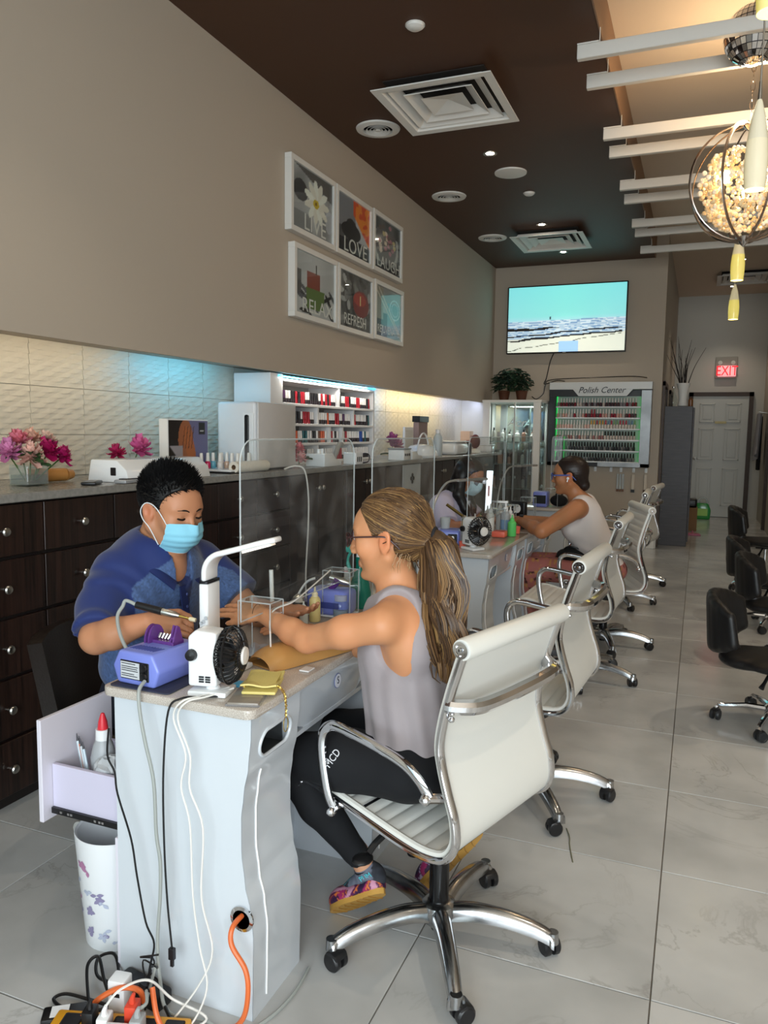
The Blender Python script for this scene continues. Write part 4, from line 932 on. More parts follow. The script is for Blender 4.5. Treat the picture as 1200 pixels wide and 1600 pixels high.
t = thing('potted_plant', 'bushy dark green trailing plant in brown pots on the glass cabinet', 'plant', (-2.2, 9.6, HC))
for dx in (-.1, .12): MB().lathe([(.055, 0), (.075, .11), (.08, .115), (.07, .12), (0, .11)], (dx, 0, 0), 18).build('pot', mat('brown_pot', '5a3524', .5), t)
fl = [MB() for _ in range(3)]; st = MB()
for k in range(520):
    a = rr.uniform(0, 2*pi); e = rr.uniform(-.5, 1.4); R_ = rr.uniform(.10, .235)
    p = Vector((R_*1.05*cos(a)*cos(e), R_*.75*sin(a)*cos(e), .20 + R_*.85*sin(e)))
    d = Vector((cos(a + rr.uniform(-.6, .6)), sin(a) - .3, rr.uniform(-.6, .3)))
    leaf(fl[k % 3], p, d, rr.uniform(.04, .06), .024)
    if k % 12 == 0: st.tube([(p[0]*.2, p[1]*.2, .11), (p[0]*.7, p[1]*.7, p[2]*.9), p[:]], .002, 4)
for k, c in enumerate(['24382a', '1c2e20', '35503a']): fl[k].build('foliage', mat('leaf_' + c, c, .4), t, smooth=0)['kind'] = 'stuff'
st.build('stems', LEAFM, t)

# ---------------------------------------------------------------- hallway bits
t = thing('twig_vase', 'white vase of bare dark twigs on top of the tall dark cabinet', 'vase', (-.22, 10.5, 1.757))
MB().lathe([(.045, 0), (.06, .01), (.05, .08), (.06, .2), (.085, .29), (.08, .29), (.055, .2), (.04, .02)], n=24).build('vase', M_WMATT, t)
rr = random.Random(8)
for k in range(15):
    a = rr.uniform(0, 2*pi); s_ = rr.uniform(.05, .22); h = rr.uniform(.3, .62); q = catmull([(0, 0, .05), (s_*.3*cos(a), s_*.2*sin(a), .3), (s_*.7*cos(a)+rr.uniform(-.02, .02), s_*.6*sin(a), .28 + h*.5), (s_*1.1*cos(a) + rr.uniform(-.03, .03), s_*sin(a), .28 + h)], 5)
    n_ = len(q); MB().tube(q, [.007*(1 - i/n_) + .0012 for i in range(n_)], 5).build('twig', mat('twig_bark', '2e2724', .8), t)
t = thing('glass_bottle', 'clear round bottle beside the twig vase on the dark cabinet', 'bottle', (-.335, 10.5, 1.757)); MB().lathe([(.02, 0), (.05, .03), (.055, .09), (.03, .15), (.015, .19), (.015, .23)], n=18).build('bottle', M_GLASS, t); MB().lathe([(.018, .23), (.018, .25), (0, .252)], n=12).build('stopper', M_STEEL, t)
jar('small amber jar on the dark cabinet right of the twig vase', (-.125, 10.5, 1.757), .03, .12, '7a4a20', '4a2c18')
t = thing('hanging_jacket', 'pale grey jacket hanging on a hook by the back door', 'jacket', (.93, 13.55, 1.0))
def cloth(u, v):
    w_ = .11 + .10*(1 - v); y = (u - .5) * 2 * w_ * 1.3; return (-.06 - .03*sin(u*16) - .03*(1-v), y, .75*v - .18*abs(u-.5)*0 + (.12*abs(u - .5)*2 if v < .15 else 0))
MB().grid(cloth, 24, 14, thick=.01).build('jacket', mat('grey_cloth', '9a9aa0', .85), t, smooth=60)
MB().grid(lambda u, v: (-.03 - .02*sin(u*12), .1 + (u-.5)*.26, -.14 + .85*v), 12, 6, thick=.02).build('dark_lining', mat('dark_cloth', '202226', .9), t, smooth=60)
MB().cyl((.04, 0, .76), (-.08, 0, .78), .01, None, 10).build('hook', M_STEEL, t)
t = thing('detergent_jug', 'green detergent jug on the floor before the back door', 'jug', (.10, 13.9, 0.))
MB().prism([(-.13, 0), (.13, 0), (.14, .16), (.09, .27), (-.09, .27), (-.14, .16)], -.06, .06, 'y', .025, 3).build('body', mat('green_detergent', '2f9a48', .25, coat=.4), t)
MB().tube(catmull([(-.07, 0, .25), (-.04, 0, .34), (.05, 0, .35), (.09, 0, .24)], 5), .016, 8).build('handle', M_EDGE, t); MB().cyl((-.06, 0, .27), (-.06, 0, .32), .03, None, 14).build('cap', M_EDGE, t)
MB().box(-.09, .09, -.0635, -.058, .06, .18).build('label', mat('jug_label', 'a8d86a', .5), t, smooth=0)
t = thing('cardboard_box', 'brown carton standing behind the tall dark cabinet', 'box', (-.05, 12.2, 0)); MB().box(-.14, .08, -.12, .12, 0, .34, .002, 1).build('carton', mat('kraft', '8a6a48', .8), t); MB().box(-.14, .07, -.1, .1, .341, .47, .03, 3).build('dark_bag', M_BLACK, t)
t = thing('pink_dustpan', 'pink dustpan on the floor beside the brown carton', 'dustpan', (-.02, 11.6, 0)); MB().prism([(-.11, -.09), (.11, -.09), (.09, .09), (-.09, .09)], .0, .02, 'z', .006, 1).build('pan', mat('pink_plastic', 'c0688a', .4), t); MB().tube([(0, .08, .015), (0, .2, .03)], .012, 8).build('handle', mat('pink_plastic', 'c0688a', .4), t)

# ---------------------------------------------------------------- pendants, chandelier, mirror ball
M_OPAL = mat('opal_glass', 'dcd9cc', .12, coat=.6, emit=('ffe9a0', .25))
M_OPALY = mat('opal_glow', 'cfc8a0', .15, coat=.5, emit=('f2dc50', .6))
def pendant(x, y, z0, h, r, lab, m=None):
    t = thing('pendant_lamp', lab, 'lamp', (x, y, z0), 0, 'slim opal pendant lamps')
    pr = [(r*.9, 0), (r, h*.18), (r*1.02, h*.35), (r*.9, h*.55), (r*.62, h*.8), (r*.28, h*.97), (r*.2, h)]
    MB().lathe(pr[:4], n=24).build('glowing_glass', m or M_OPALY, t); MB().lathe(pr[3:], n=24).build('glass_neck', M_OPAL, t)
    MB().lathe([(0, .004), (r*.86, .004), (r*.89, 0)], n=24).build('bulb_disc', mat('pendant_bulb', 'fff0b0', .4, emit=('ffe890', 4)), t)
    MB().cyl((0, 0, h), (0, 0, h + .07), r*.2, r*.12, 10).build('stem', M_STEEL, t); MB().cyl((0, 0, h + .07), (0, 0, ZR - z0), .0035, None, 6).build('cord', M_STEEL, t)
    MB().lathe([(.05, ZR - z0), (.05, ZR - z0 - .02), (0, ZR - z0 - .025)], n=20).build('canopy', M_STEEL, t)
pendant(.152, 3.53, 2.385, .345, .043, 'opal glass pendant lamp hanging in front of the crystal chandelier', mat('opal_dim', 'dad6c8', .12, coat=.6, emit=('ffe9a0', .35)))
pendant(.205, 6.7, 2.60, .35, .05, 'yellow-lit slim pendant lamp hanging just below the chandelier')
pendant(.25, 8.6, 2.56, .34, .05, 'farthest and smallest slim pendant lamp, near the hallway vent')
pendant(.118, 2.35, 2.50, .34, .043, 'yellow-lit pendant lamp at the top right corner of the photo')
t = thing('crystal_chandelier', 'lit orb chandelier of crystal beads inside metal rings', 'chandelier', (.174, 4.95, 2.822))
RC = .285; t.scale = (1.12, 1.12, 1.12); CZH = (ZR - 2.822)/1.12
M_ROSE = mat('satin_nickel', 'b8aaa0', .22, 1.)
for k in range(4):
    a = pi * k / 4 + .35; MB().tube([(RC*cos(b)*cos(a), RC*cos(b)*sin(a), RC*sin(b)) for b in np.linspace(0, 2*pi, 49)[:-1]], .009, 8, closed=True, flat=.5).build('ring', M_ROSE, t)
MB().lathe([(.03, RC + .01), (.035, RC - .01), (.012, RC - .03)], n=16).lathe([(.04, -RC + .02), (.02, -RC - .01), (0, -RC - .03)], n=16).build('caps', M_CHROME, t)
MB().cyl((0, 0, -.2), (0, 0, RC), .008, None, 10).build('centre_rod', M_CHROME, t)
ch = MB(); z = RC + .02; k = 0
while z < CZH - .03:
    ch.tube([(.010*cos(a)*(1 if k % 2 else 0), .010*cos(a)*(0 if k % 2 else 1), z + .024 + .028*sin(a)) for a in np.linspace(0, 2*pi, 13)[:-1]], .0022, 5, closed=True); z += .046; k += 1
ch.build('chain', M_ROSE, t); MB().lathe([(.06, CZH), (.06, CZH - .02), (0, CZH - .03)], n=20).build('canopy', M_ROSE, t)
rr = random.Random(2); cb = [MB(), MB()]
for k in range(900):
    a = rr.uniform(0, 2*pi); zc = rr.uniform(-.2, .17); rm = .225 * math.sqrt(max(.02, 1 - (zc / .225)**2)); rad_ = rm * math.sqrt(rr.uniform(.35, 1))
    cb[k % 2].ball((rad_*cos(a), rad_*sin(a), zc - .02), rr.uniform(.009, .014), 6, 4)
M_CRY = mat('crystal_bead', 'f6d9a8', .04, emit=('ffca80', .12), coat=1); M_CRY2 = mat('crystal_bead_clear', 'fff0dd', .03, emit=('ffd9a0', .3), coat=1)
cb[0].build('crystal_beads', M_CRY, t, smooth=0)['kind'] = 'stuff'; cb[1].build('crystal_beads', M_CRY2, t, smooth=0)['kind'] = 'stuff'
for k in range(5):
    a = 2*pi*k/5 + .3; MB().ball((.17*cos(a), .17*sin(a), .0), .02, 10, 8, (1, 1, 1.6)).build('bulb', mat('candle_bulb', 'fff2d8', .4, emit=('ffe2b0', 28)), t)
l = bpy.data.lights.new('chandelier_glow', 'POINT'); l.energy = 24; l.color = (1, .72, .42); l.shadow_soft_size = .16; o = bpy.data.objects.new('chandelier_glow', l); COL.objects.link(o); o.parent = t; o.location = (0, 0, .33)
t = thing('mirror_ball', 'mirrored disco ball hanging behind the nearest white beam', 'mirror ball', (.15, 4.515, 3.42))
mb = MB(); R_ = .145
for i in range(13):
    for j in range(30):
        t0, t1 = pi*(i+.06)/13, pi*(i+.94)/13; a0, a1 = 2*pi*(j+.06)/30, 2*pi*(j+.94)/30
        mb.add([(R_*sin(a)*cos(b), R_*sin(a)*sin(b), R_*cos(a)) for a, b in ((t0, a0), (t1, a0), (t1, a1), (t0, a1))], [(0, 1, 2, 3)])
mb.build('mirror_facets', mat('mirror_facet', 'f0f0f2', .03, 1.), t, smooth=0)['kind'] = 'stuff'
MB().ball((0, 0, 0), R_ - .002, 24, 14).build('core', M_DARKM, t); MB().cyl((0, 0, R_ - .005), (0, 0, ZR - 3.42), .006, None, 8).build('hanger', M_STEEL, t)

# ================================================================== MANICURE DESKS
M_STONE = mat('speckled_stone', 'cfc9c1', .14, noise=(420, .3), col2='a89d92')
M_DW = mat('desk_white', 'cfd6dd', .14, coat=.6)
M_LED = mat('led_dot', 'f4ffc0', .4, emit=('f0ff90', 3))
PROF = [(.02, .397), (.12, .399), (.21, .40), (.28, .392), (.34, .378), (.42, .369), (.50, .369), (.56, .376), (.63, .389), (.70, .396), (.752, .397)]
def xr(z):
    for (z0, x0), (z1, x1) in zip(PROF, PROF[1:]):
        if z <= z1: t_ = max(0, (z - z0) / (z1 - z0)); t_ = t_*t_*(3-2*t_); return x0 + (x1 - x0) * t_
    return PROF[-1][1]
def pedestal(root, y0, y1, cut):
    zs = np.linspace(.0, .752, 40); right = [(xr(z) - .0015, z) for z in zs]
    poly = [(0.004, .0)] + right + [(0.004, .752)]
    p = MB().prism(poly, y0, y0 + .02, 'y').prism(poly, y1 - .02, y1, 'y').box(.006, .02, y0 + .0205, y1 - .0205, 0, .752)
    p.box(.0205, .36, y0 + .02, y1 - .02, .0, .02)
    ny, nz = 26, 60; m = MB(); cy, cz, hw, hh = (y0 + y1)/2, .662, .072, .032
    idx = lambda i, j: j*(ny+1)+i
    vs = [(xr(.752*j/nz), y0 + (y1-y0)*i/ny, .752*j/nz) for j in range(nz+1) for i in range(ny+1)]
    fs = []
    for j in range(nz):
        for i in range(ny):
            y = y0 + (y1-y0)*(i+.5)/ny; z = .752*(j+.5)/nz
            d = max(0, abs(y-cy) - (hw-hh)), z - cz
            if cut and math.hypot(*d) < hh: continue
            fs.append((idx(i, j), idx(i+1, j), idx(i+1, j+1), idx(i, j+1)))
    p.add(vs, fs); o = p.build('pedestal', M_DW, root, smooth=40)
    for yy in (.06,):
        MB().tube([(xr(z) + .0012, y0 + yy, z) for z in np.linspace(.03, .60, 30)], .0019, 6).build('trim_line', mat('bright_trim', 'ffffff', .2), root)
    if cut:
        MB().box(.23, .235, cy - .09, cy + .09, .60, .72).box(.235, .36, cy - .088, cy + .088, .605, .612).box(.235, .36, cy - .088, cy + .088, .708, .715).box(.235, .36, cy - .09, cy - .086, .605, .715).box(.235, .36, cy + .086, cy + .09, .605, .715).build('slot_pocket', mat('pocket_metal', '6f7276', .25, .7), root, smooth=0)
        rim = [];
        for a in np.linspace(0, 2*pi, 40)[:-1]:
            sx = (hw - hh) * (1 if cos(a) > 0 else -1); y = cy + sx + (hh+.001)*cos(a); z = cz + (hh+.001)*sin(a); rim.append((xr(z), y, z))
        MB().tube(rim, .0045, 8, closed=True).build('slot_rim', M_DW, root)
        q = MB()
        for k in range(6): q.ball((.30 + .02*(k % 2), cy - .05 + .02*k, .7035), .0035, 6, 4)
        q.build('led_dots', M_LED, root)
    return o
def desk(name_lab, x, y, L_, group='white manicure desks', cut2=True):
    t = thing('manicure_desk', name_lab, 'desk', (x, y, 0), 0, group)
    poly = rrect(-.008, .42, 0, L_, .025, 5)
    MB().prism(poly, .753, .776, 'z', .004, 2).build('stone_top', M_STONE, t)
    pedestal(t, .035, .265, True); pedestal(t, L_ - .255, L_ - .025, cut2)
    ya, yb = .266, L_ - .256
    ap = MB(); nu = 20
    def bot(u): return .600 + .055 * (1 - sin(pi * u)) * 0 + .05 * (2*u - 1)**4
    ap.grid(lambda u, v: (.386 - .012*(1 - v)**2*1.5, ya + u*(yb - ya), bot(u) + v*(.752 - bot(u))), nu, 6, thick=.016)
    ap.build('drawer_front', M_DW, t, smooth=40)
    MB().lathe([(.0215, 0), (.0215, .0012), (0, .0012)], (.3865, (ya+yb)/2, .69), 24, 'x').build('badge', mat('badge_ring', '6f78a8', .4), t)
    MB().lathe([(.0195, .0012), (.0195, .0018), (0, .0018)], (.3865, (ya+yb)/2, .69), 24, 'x').build('badge_face', mat('badge_face', 'e6e8f0', .4), t)
    text('badge_mark', 'S', .03, mat('badge_ink', '20243c', .5), basis((.389, (ya+yb)/2, .691), (0, 1, 0), (0, 0, 1)), t, .0003)
    MB().box(.10, .115, ya - .01, yb + .01, .03, .752).build('back_panel', M_DW, t, smooth=0)
    MB().box(.116, .372, ya, yb, .60, .612).build('drawer_base', M_DW, t, smooth=0)
    return t
deskA = desk('front white manicure desk with stone top, nearest the camera', -1.305, 1.415, 1.005)
desk('second white manicure desk, mostly hidden behind the ponytailed client', -1.31, 2.425, .70)
desk('third white manicure desk carrying the white fan and coral cups', -1.37, 3.80, .95)
desk('fourth white manicure desk under the forearms of the woman in glasses', -1.37, 4.755, .95)
desk('farthest white manicure desk by the glass cabinet', -1.37, 6.4, .95)
# grommet and open drawer of the front desk
MB().lathe([(.031, .0), (.031, -.004), (.023, -.006), (.021, 0)], (.395 - .025, .0345, .255), 28, 'y').build('cable_grommet', M_CHROME, deskA)
MB().lathe([(.021, -.0005), (0, -.0005)], (.395 - .025, .0345, .255), 24, 'y').build('cable_hole', M_BLACK, deskA)
LIL = mat('lilac_board', 'cfcbe0', .4); LILW = mat('pale_board', 'dcd9e4', .45)
d = bpy.data.objects.new('open_drawer', None); COL.objects.link(d); d.parent = deskA
MB().box(-.262, -.248, .040, .305, .355, .635, .002, 1).build('drawer_front', LILW, d)
MB().box(-.247, .0, .075, .087, .385, .505, .001, 1).build('drawer_side', LIL, d); MB().box(-.247, .0, .262, .274, .385, .505, .001, 1).build('drawer_side', LIL, d)
MB().box(-.247, .0, .088, .261, .387, .393).build('drawer_bottom', LIL, d, smooth=0)
MB().box(-.245, .0, .066, .0745, .372, .388).build('slide_rail', M_BLACK, d, smooth=0)
q = MB()
for xx in (-.215, -.19, -.18, -.1, -.085, -.075): q.box(xx, xx + .007, .0645, .066, .377, .383)
q.build('rail_slots', M_CHROME, d, smooth=0)
MB().box(-.006, .003, .036, .264, .02, .37, .001, 1).build('door_front', LILW, deskA)
t = thing('glue_bottle', 'clear glue bottle with red nozzle standing in the open drawer', 'bottle', (-1.455, 1.575, .394)); t.scale = (1, 1, 1.15); MB().lathe([(.03, 0), (.034, .01), (.034, .10), (.026, .13), (.018, .145)], n=20).build('bottle', mat('frosted_plastic', 'c4c8cc', .35, trans=.3), t); MB().cyl((0, 0, .143), (0, 0, .168), .02, .019, 16).build('collar', M_WHITE, t); MB().lathe([(.014, .168), (.012, .185), (.005, .205), (0, .207)], n=14).build('nozzle', mat('red_nozzle', 'd8303c', .35), t)
t = thing('wrapped_sponge', 'crumpled white plastic bag in the open drawer beside the glue bottle', 'bag', (-1.405, 1.545, .394)); mb = MB(); mb.ball((0, 0, .10), .045, 16, 10, (1, 1, .8)); mb.v = [tuple(Vector(v) * 1 + Vector((random.uniform(-.006, .006), random.uniform(-.006, .006), random.uniform(-.006, .006)))) for v in mb.v]; mb.build('bag', mat('thin_plastic', 'd8dde2', .2, trans=.3), t, smooth=0); MB().box(-.025, .02, -.03, .02, 0, .075, .002, 1).build('contents', M_DARKM, t)
t = thing('nail_clipper', 'steel nail nipper standing in the open drawer', 'nipper', (-1.435, 1.515, .394)); MB().box(-.008, .008, -.006, .006, 0, .10, .002, 1).build('handle', M_STEEL, t); MB().box(-.02, -.008, -.006, .006, .0, .07, .002, 1).build('second_handle', M_STEEL, t); MB().cyl((0, -.008, .085), (0, .008, .085), .009, None, 12).build('pivot', M_CHROME, t)
for k, (dx, c, n_) in enumerate([(0, 'c8d8e0', 'clear'), (.02, 'e08a70', 'orange'), (.035, 'c0c4c8', 'silver'), (.055, 'b8c8d4', 'pale blue')]):
    t = thing('thin_brush', f'{n_} handled thin brush leaning in the open drawer', 'brush', (-1.53 + dx, 1.56 - k*.012, .40), 0, 'thin brushes in the open drawer'); MB().tube([(.03, 0, 0), (-.01, .01, .14)], .004, 6).build('handle', mat('brush_' + c, c, .25), t); MB().tube([(-.01, .01, .14), (-.014, .011, .16)], [.003, .001], 6).build('tip', M_DARKM, t)

# ---------------------------------------------------------------- clear shields
def shield(lab, x, y0, y1, z0=.895, z1=1.372, zt=.777):
    t = thing('acrylic_shield', lab, 'shield', (x, 0, 0), 0, 'clear shields on the manicure desks')
    r = .06; pts = [(y0, z0), (y1, z0)] + [(y1 - r + r*cos(a), z1 - r + r*sin(a)) for a in np.linspace(0, pi/2, 8)] + [(y0 + r - r*sin(a), z1 - r + r*cos(a)) for a in np.linspace(0, pi/2, 8)]
    MB().prism(pts, -.002, .002, 'x').build('sheet', acrylic('clear_smeared', (.95, .97, .97), haze=.008, smear=.075), t, smooth=0)
    MB().tube([(0, a, b) for a, b in pts], .0024, 4, closed=True).build('polished_edge', M_EDGE, t, smooth=0)
    for y in (y0 + .10, y1 - .10):
        f = MB(); hh = zt
        f.box(-.05, -.046, y - .035, y + .035, hh, .93).box(.046, .05, y - .035, y + .035, hh, .93).box(-.05, .05, y - .035, y + .035, .93, .934)
        o = f.build('foot', M_ACR, t, smooth=0)
        e = MB()
        for xx in (-.05, .05):
            for yy in (y - .035, y + .035): e.cyl((xx, yy, hh), (xx, yy, .934), .0016, None, 4)
        e.tube([(-.05, y - .035, .934), (.05, y - .035, .934), (.05, y + .035, .934), (-.05, y + .035, .934)], .0016, 4, closed=True)
        e.build('foot_edge', M_EDGE, o, smooth=0)
    return t
shield('clear acrylic shield on the front desk between the man and his client', -1.09, 1.69, 2.40)
shield('clear acrylic shield on the second desk behind the ponytailed client', -1.04, 2.44, 3.115)
shield('clear acrylic shield on the third desk beside the white fan', -1.12, 3.92, 4.72)
shield('clear acrylic shield on the fourth desk before the woman in glasses', -1.13, 4.80, 5.66)
shield('clear acrylic shield on the farthest desk', -1.13, 6.46, 7.3)

# ---------------------------------------------------------------- things on the front desk
ZT = .777
t = thing('desk_mat', 'dark grey rubber mat under the blue drill machine', 'mat', (-1.22, 1.52, ZT)); MB().prism(rrect(-.075, .10, -.095, .11, .01), 0, .003, 'z').build('mat', mat('dark_mat', '34384a', .6), t)
t = thing('nail_drill_machine', 'periwinkle blue drill machine with label and purple handpiece cradle', 'drill machine', (-1.222, 1.515, ZT + .0035), rad(-4))
M_PER = mat('periwinkle_plastic', '7a88d8', .35, coat=.3); M_PUR = mat('violet_plastic', '8a52b4', .12, trans=.55)
MB().prism([(-.058, 0), (.058, 0), (.074, .042), (.052, .082), (-.052, .082), (-.074, .042)], -.075, .085, 'y', .007, 3).build('case', M_PER, t)
MB().box(-.046, .044, -.0772, -.074, .014, .060, .002, 1).build('rear_panel', M_BLACK, t); MB().box(-.043, .016, -.0782, -.077, .017, .057).build('rating_label', mat('silver_label', 'c8ccd0', .35), t, smooth=0)
q = MB()
for k, (z, x1) in enumerate([(.052, .004), (.045, .012), (.040, .010), (.035, .012), (.027, .0), (.022, .010)]): q.box(-.040, x1, -.0786, -.0781, z, z + .0018)
o = q.build('label_print', M_DARKM, t, smooth=0); o['kind'] = 'stuff'
for z in (.048, .026): MB().lathe([(.011, -.002), (.009, -.006), (.004, -.005)], (.030, -.0765, z), 16, 'y').build('socket', M_DARKM, t)
q = MB()
for k in range(9): q.prism([(-.04 + k*.009, -.05), (-.036 + k*.009, -.05), (-.028 + k*.009, -.02), (-.032 + k*.009, -.02)], .0815, .083, 'z')
q.build('vent_slots', mat('slot_blue', '3c4890', .5), t, smooth=0)
cr = MB()
for x in (-.042, -.03): cr.prism([(.0, .08)] + [(.0 + .028 - .028*cos(a), .085 + .04*sin(a)) for a in np.linspace(0, pi, 12)] + [(.056, .08)], x, x + .005, 'x')
for x in (.028, .038): cr.prism([(.01, .08), (.05, .08), (.036, .125), (.028, .13), (.02, .11)], x, x + .005, 'x')
cr.box(-.042, .043, .012, .05, .0805, .09); cr.build('cradle', M_PUR, t)
q = MB()
for k in range(5): q.cyl((-.02 + k*.01, .03, .091), (-.018 + k*.011, .036, .103), .004, None, 8)
q.build('drill_bits', M_STEEL, t)
tag(MB().tube(catmull([(-1.19, 1.43, .80), (-1.187, 1.405, .785), (-1.18, 1.398, .74), (-1.165, 1.396, .67), (-1.142, 1.396, .575), (-1.137, 1.396, .449), (-1.127, 1.396, .38), (-1.129, 1.396, .291), (-1.139, 1.396, .174), (-1.133, 1.396, .07), (-1.10, 1.385, .012), (-1.0, 1.40, .008), (-.9, 1.36, .008)], 6), .0045, 8).build('grey_power_cable', mat('grey_cable', '9ea3a0', .5)), 'thick grey cable running from the drill machine down the desk', 'cable')
tag(MB().tube(catmull([(-1.0, 1.46, .781), (-1.036, 1.43, .783), (-1.07, 1.408, .782), (-1.10, 1.400, .75), (-1.118, 1.402, .608), (-1.12, 1.402, .45), (-1.114, 1.402, .292), (-1.102, 1.402, .165)], 6), .0026, 6).build('black_usb_cable', M_BLACK), 'thin black cable ending in a plug at the desk front', 'cable')
tag(MB().box(-1.110, -1.094, 1.396, 1.408, .135, .165, .002, 1).box(-1.106, -1.098, 1.399, 1.405, .118, .1345).build('usb_plug', M_DARKM), 'small black plug hanging at the end of the thin black cable', 'plug')
for k, (dx, dz) in enumerate([(0, 0), (.012, .0)]):
    tag(MB().tube(catmull([(-1.0 + dx, 1.50, .79), (-1.03 + dx, 1.44, .785), (-1.06 + dx, 1.398, .78), (-1.087 + dx, 1.402, .735), (-1.056 + dx, 1.404, .653), (-1.070 + dx*2, 1.404, .573), (-1.047 + dx*3, 1.404, .485), (-1.041 + dx*2, 1.404, .313), (-1.024 + dx*3, 1.404, .19), (-.995 - dx*2, 1.39, .10), (-1.03 - dx*4, 1.36, .01), (-1.08, 1.33, .008)], 6), .0024, 6).build('white_cable', M_WMATT), ['white cable looping down the desk front, left of its pair', 'white cable looping down the desk front, right of its pair'][k], 'cable', 'white cables on the desk front')
tag(MB().tube(catmull([(-1.312, 1.44, .66), (-1.285, 1.404, .61), (-1.261, 1.400, .574), (-1.255, 1.402, .519), (-1.219, 1.404, .412), (-1.203, 1.404, .318), (-1.18, 1.404, .209), (-1.156, 1.404, .159), (-1.16, 1.39, .10), (-1.15, 1.36, .02)], 6), .0027, 6).build('black_cable', M_BLACK), 'thin black cable slanting down the left of the desk front', 'cable')
rr = random.Random(6); kn = []
for k in range(26): kn.append((-1.155 + rr.uniform(-.03, .035), 1.39 + rr.uniform(-.022, .008), .145 - k*.0045 + rr.uniform(-.015, .015)))
tag(MB().tube(catmull(kn, 5), .0022, 5).build('cable_knot', M_BLACK), 'tangled bunch of thin black cable hanging at the desk foot', 'cable')
M_OR = mat('orange_cord', 'e2703a', .4)
tag(MB().tube(catmull([(-.936, 1.46, .262), (-.936, 1.41, .258), (-.929, 1.395, .225), (-.890, 1.39, .18), (-.880, 1.385, .13), (-.896, 1.39, .06), (-.94, 1.40, .010), (-1.0, 1.37, .009), (-1.05, 1.33, .012), (-1.08, 1.32, .05), (-1.115, 1.345, .10)], 8), .0062, 8).build('extension_cable', M_OR), 'orange extension cord coming out of the round desk grommet', 'cord')
tag(MB().tube(catmull([(-1.30, 1.24, .01), (-1.262, 1.27, .03), (-1.235, 1.30, .065), (-1.19, 1.325, .09), (-1.150, 1.34, .085), (-1.140, 1.345, .055)], 8), .0066, 8).build('orange_lead', M_OR), 'orange lead arching over the yellow power strip', 'cord')
# power strip and plugs on the floor
t = thing('power_strip', 'yellow and black power strip crowded with plugs on the floor', 'power strip', (-1.17, 1.275, 0), rad(18))
MB().box(-.15, .17, -.045, .045, 0, .035, .006, 2).build('body', mat('yellow_plastic', 'e0a028', .4), t)
for k in range(5): MB().box(-.125 + k*.06, -.08 + k*.06, -.03, .03, .0355, .038, .003, 1).build('outlet', M_BLACK, t)
def plug(lab, x, y, m, h=.05, z=.039):
    t = thing('plug', lab, 'plug', (x, y, z), rad(18)); MB().box(-.014, .014, -.018, .018, 0, h, .004, 2).build('body', m, t); MB().tube([(0, 0, h), (0, 0, h + .012), (.004, 0, h + .022)], [.008, .006, .004], 8).build('strain_relief', m, t)
plug('red-orange plug in the yellow power strip', -1.135, 1.30, mat('red_plug', 'dc4a32', .35), .05)
plug('grey plug in the yellow power strip beside the red one', -1.10, 1.275, mat('grey_plug', 'a4a7a8', .4), .045)
plug('black plug at the left of the yellow power strip', -1.225, 1.262, M_BLACK, .035)
plug('small white plug in the yellow power strip', -1.185, 1.265, M_WHITE, .03)
t = thing('charger_cube', 'white charger cube standing behind the yellow power strip', 'charger', (-1.21, 1.345, 0.0), rad(10)); MB().box(-.022, .022, -.02, .02, .0, .10, .005, 2).build('body', M_WHITE, t); MB().box(-.01, .01, -.0205, -.0195, .06, .07).build('port', M_DARKM, t, smooth=0)
t = thing('charger_cube', 'white square charger lying flat at the bottom photo edge', 'charger', (-1.135, 1.24, .039), rad(18)); MB().box(-.028, .028, -.022, .022, .0, .03, .005, 2).build('body', M_WHITE, t); MB().box(-.01, .01, -.0225, -.0215, .01, .02).build('port', M_DARKM, t, smooth=0)
t = thing('power_adapter', 'large black power adapter against the desk foot', 'adapter', (-1.20, 1.413, 0), rad(-8)); MB().box(-.075, .075, -.026, .026, 0, .04, .007, 2).build('body', M_BLACK, t); MB().box(-.04, .04, -.02, .02, .0402, .041).build('label', M_DARKM, t, smooth=0)
t = thing('power_adapter', 'small black power adapter lying left of the power strip', 'adapter', (-1.315, 1.275, 0), rad(35)); MB().box(-.05, .05, -.024, .024, 0, .03, .006, 2).build('body', M_BLACK, t); MB().box(-.03, .01, -.018, .018, .0302, .031).build('label', M_WHITE, t, smooth=0)
for k, (pts, lab) in enumerate([([(-1.275, 1.41, .02), (-1.305, 1.445, .03), (-1.345, 1.472, .035), (-1.372, 1.448, .03), (-1.34, 1.408, .02), (-1.29, 1.40, .02), (-1.25, 1.405, .02)], 'black cable loop lying highest beside the desk foot'), ([(-1.25, 1.36, .01), (-1.30, 1.39, .03), (-1.355, 1.43, .05), (-1.362, 1.40, .045), (-1.315, 1.35, .02), (-1.29, 1.33, .01)], 'black cable loop standing up left of the power strip'), ([(-1.24, 1.35, .008), (-1.30, 1.345, .01), (-1.37, 1.335, .012), (-1.385, 1.31, .01), (-1.33, 1.30, .01), (-1.25, 1.33, .01)], 'flat black cable loop at the far left of the power strip'), ([(-1.13, 1.395, .03), (-1.07, 1.36, .006), (-1.02, 1.31, .005), (-.99, 1.25, .005), (-.98, 1.2, .005)], 'black cable running from the adapter toward the camera')]):
    tag(MB().tube(catmull(pts, 8), .0042, 6).build('black_loop', M_BLACK), lab, 'cable', 'black cables by the power strip')
tag(MB().tube(catmull([(-1.14, 1.39, .12), (-1.15, 1.37, .05), (-1.12, 1.33, .10), (-1.095, 1.30, .10), (-1.10, 1.277, .10)], 8), .004, 6).build('grey_lead', mat('grey_cable', '9ea3a0', .5)), 'grey lead curving into the grey plug', 'cable')
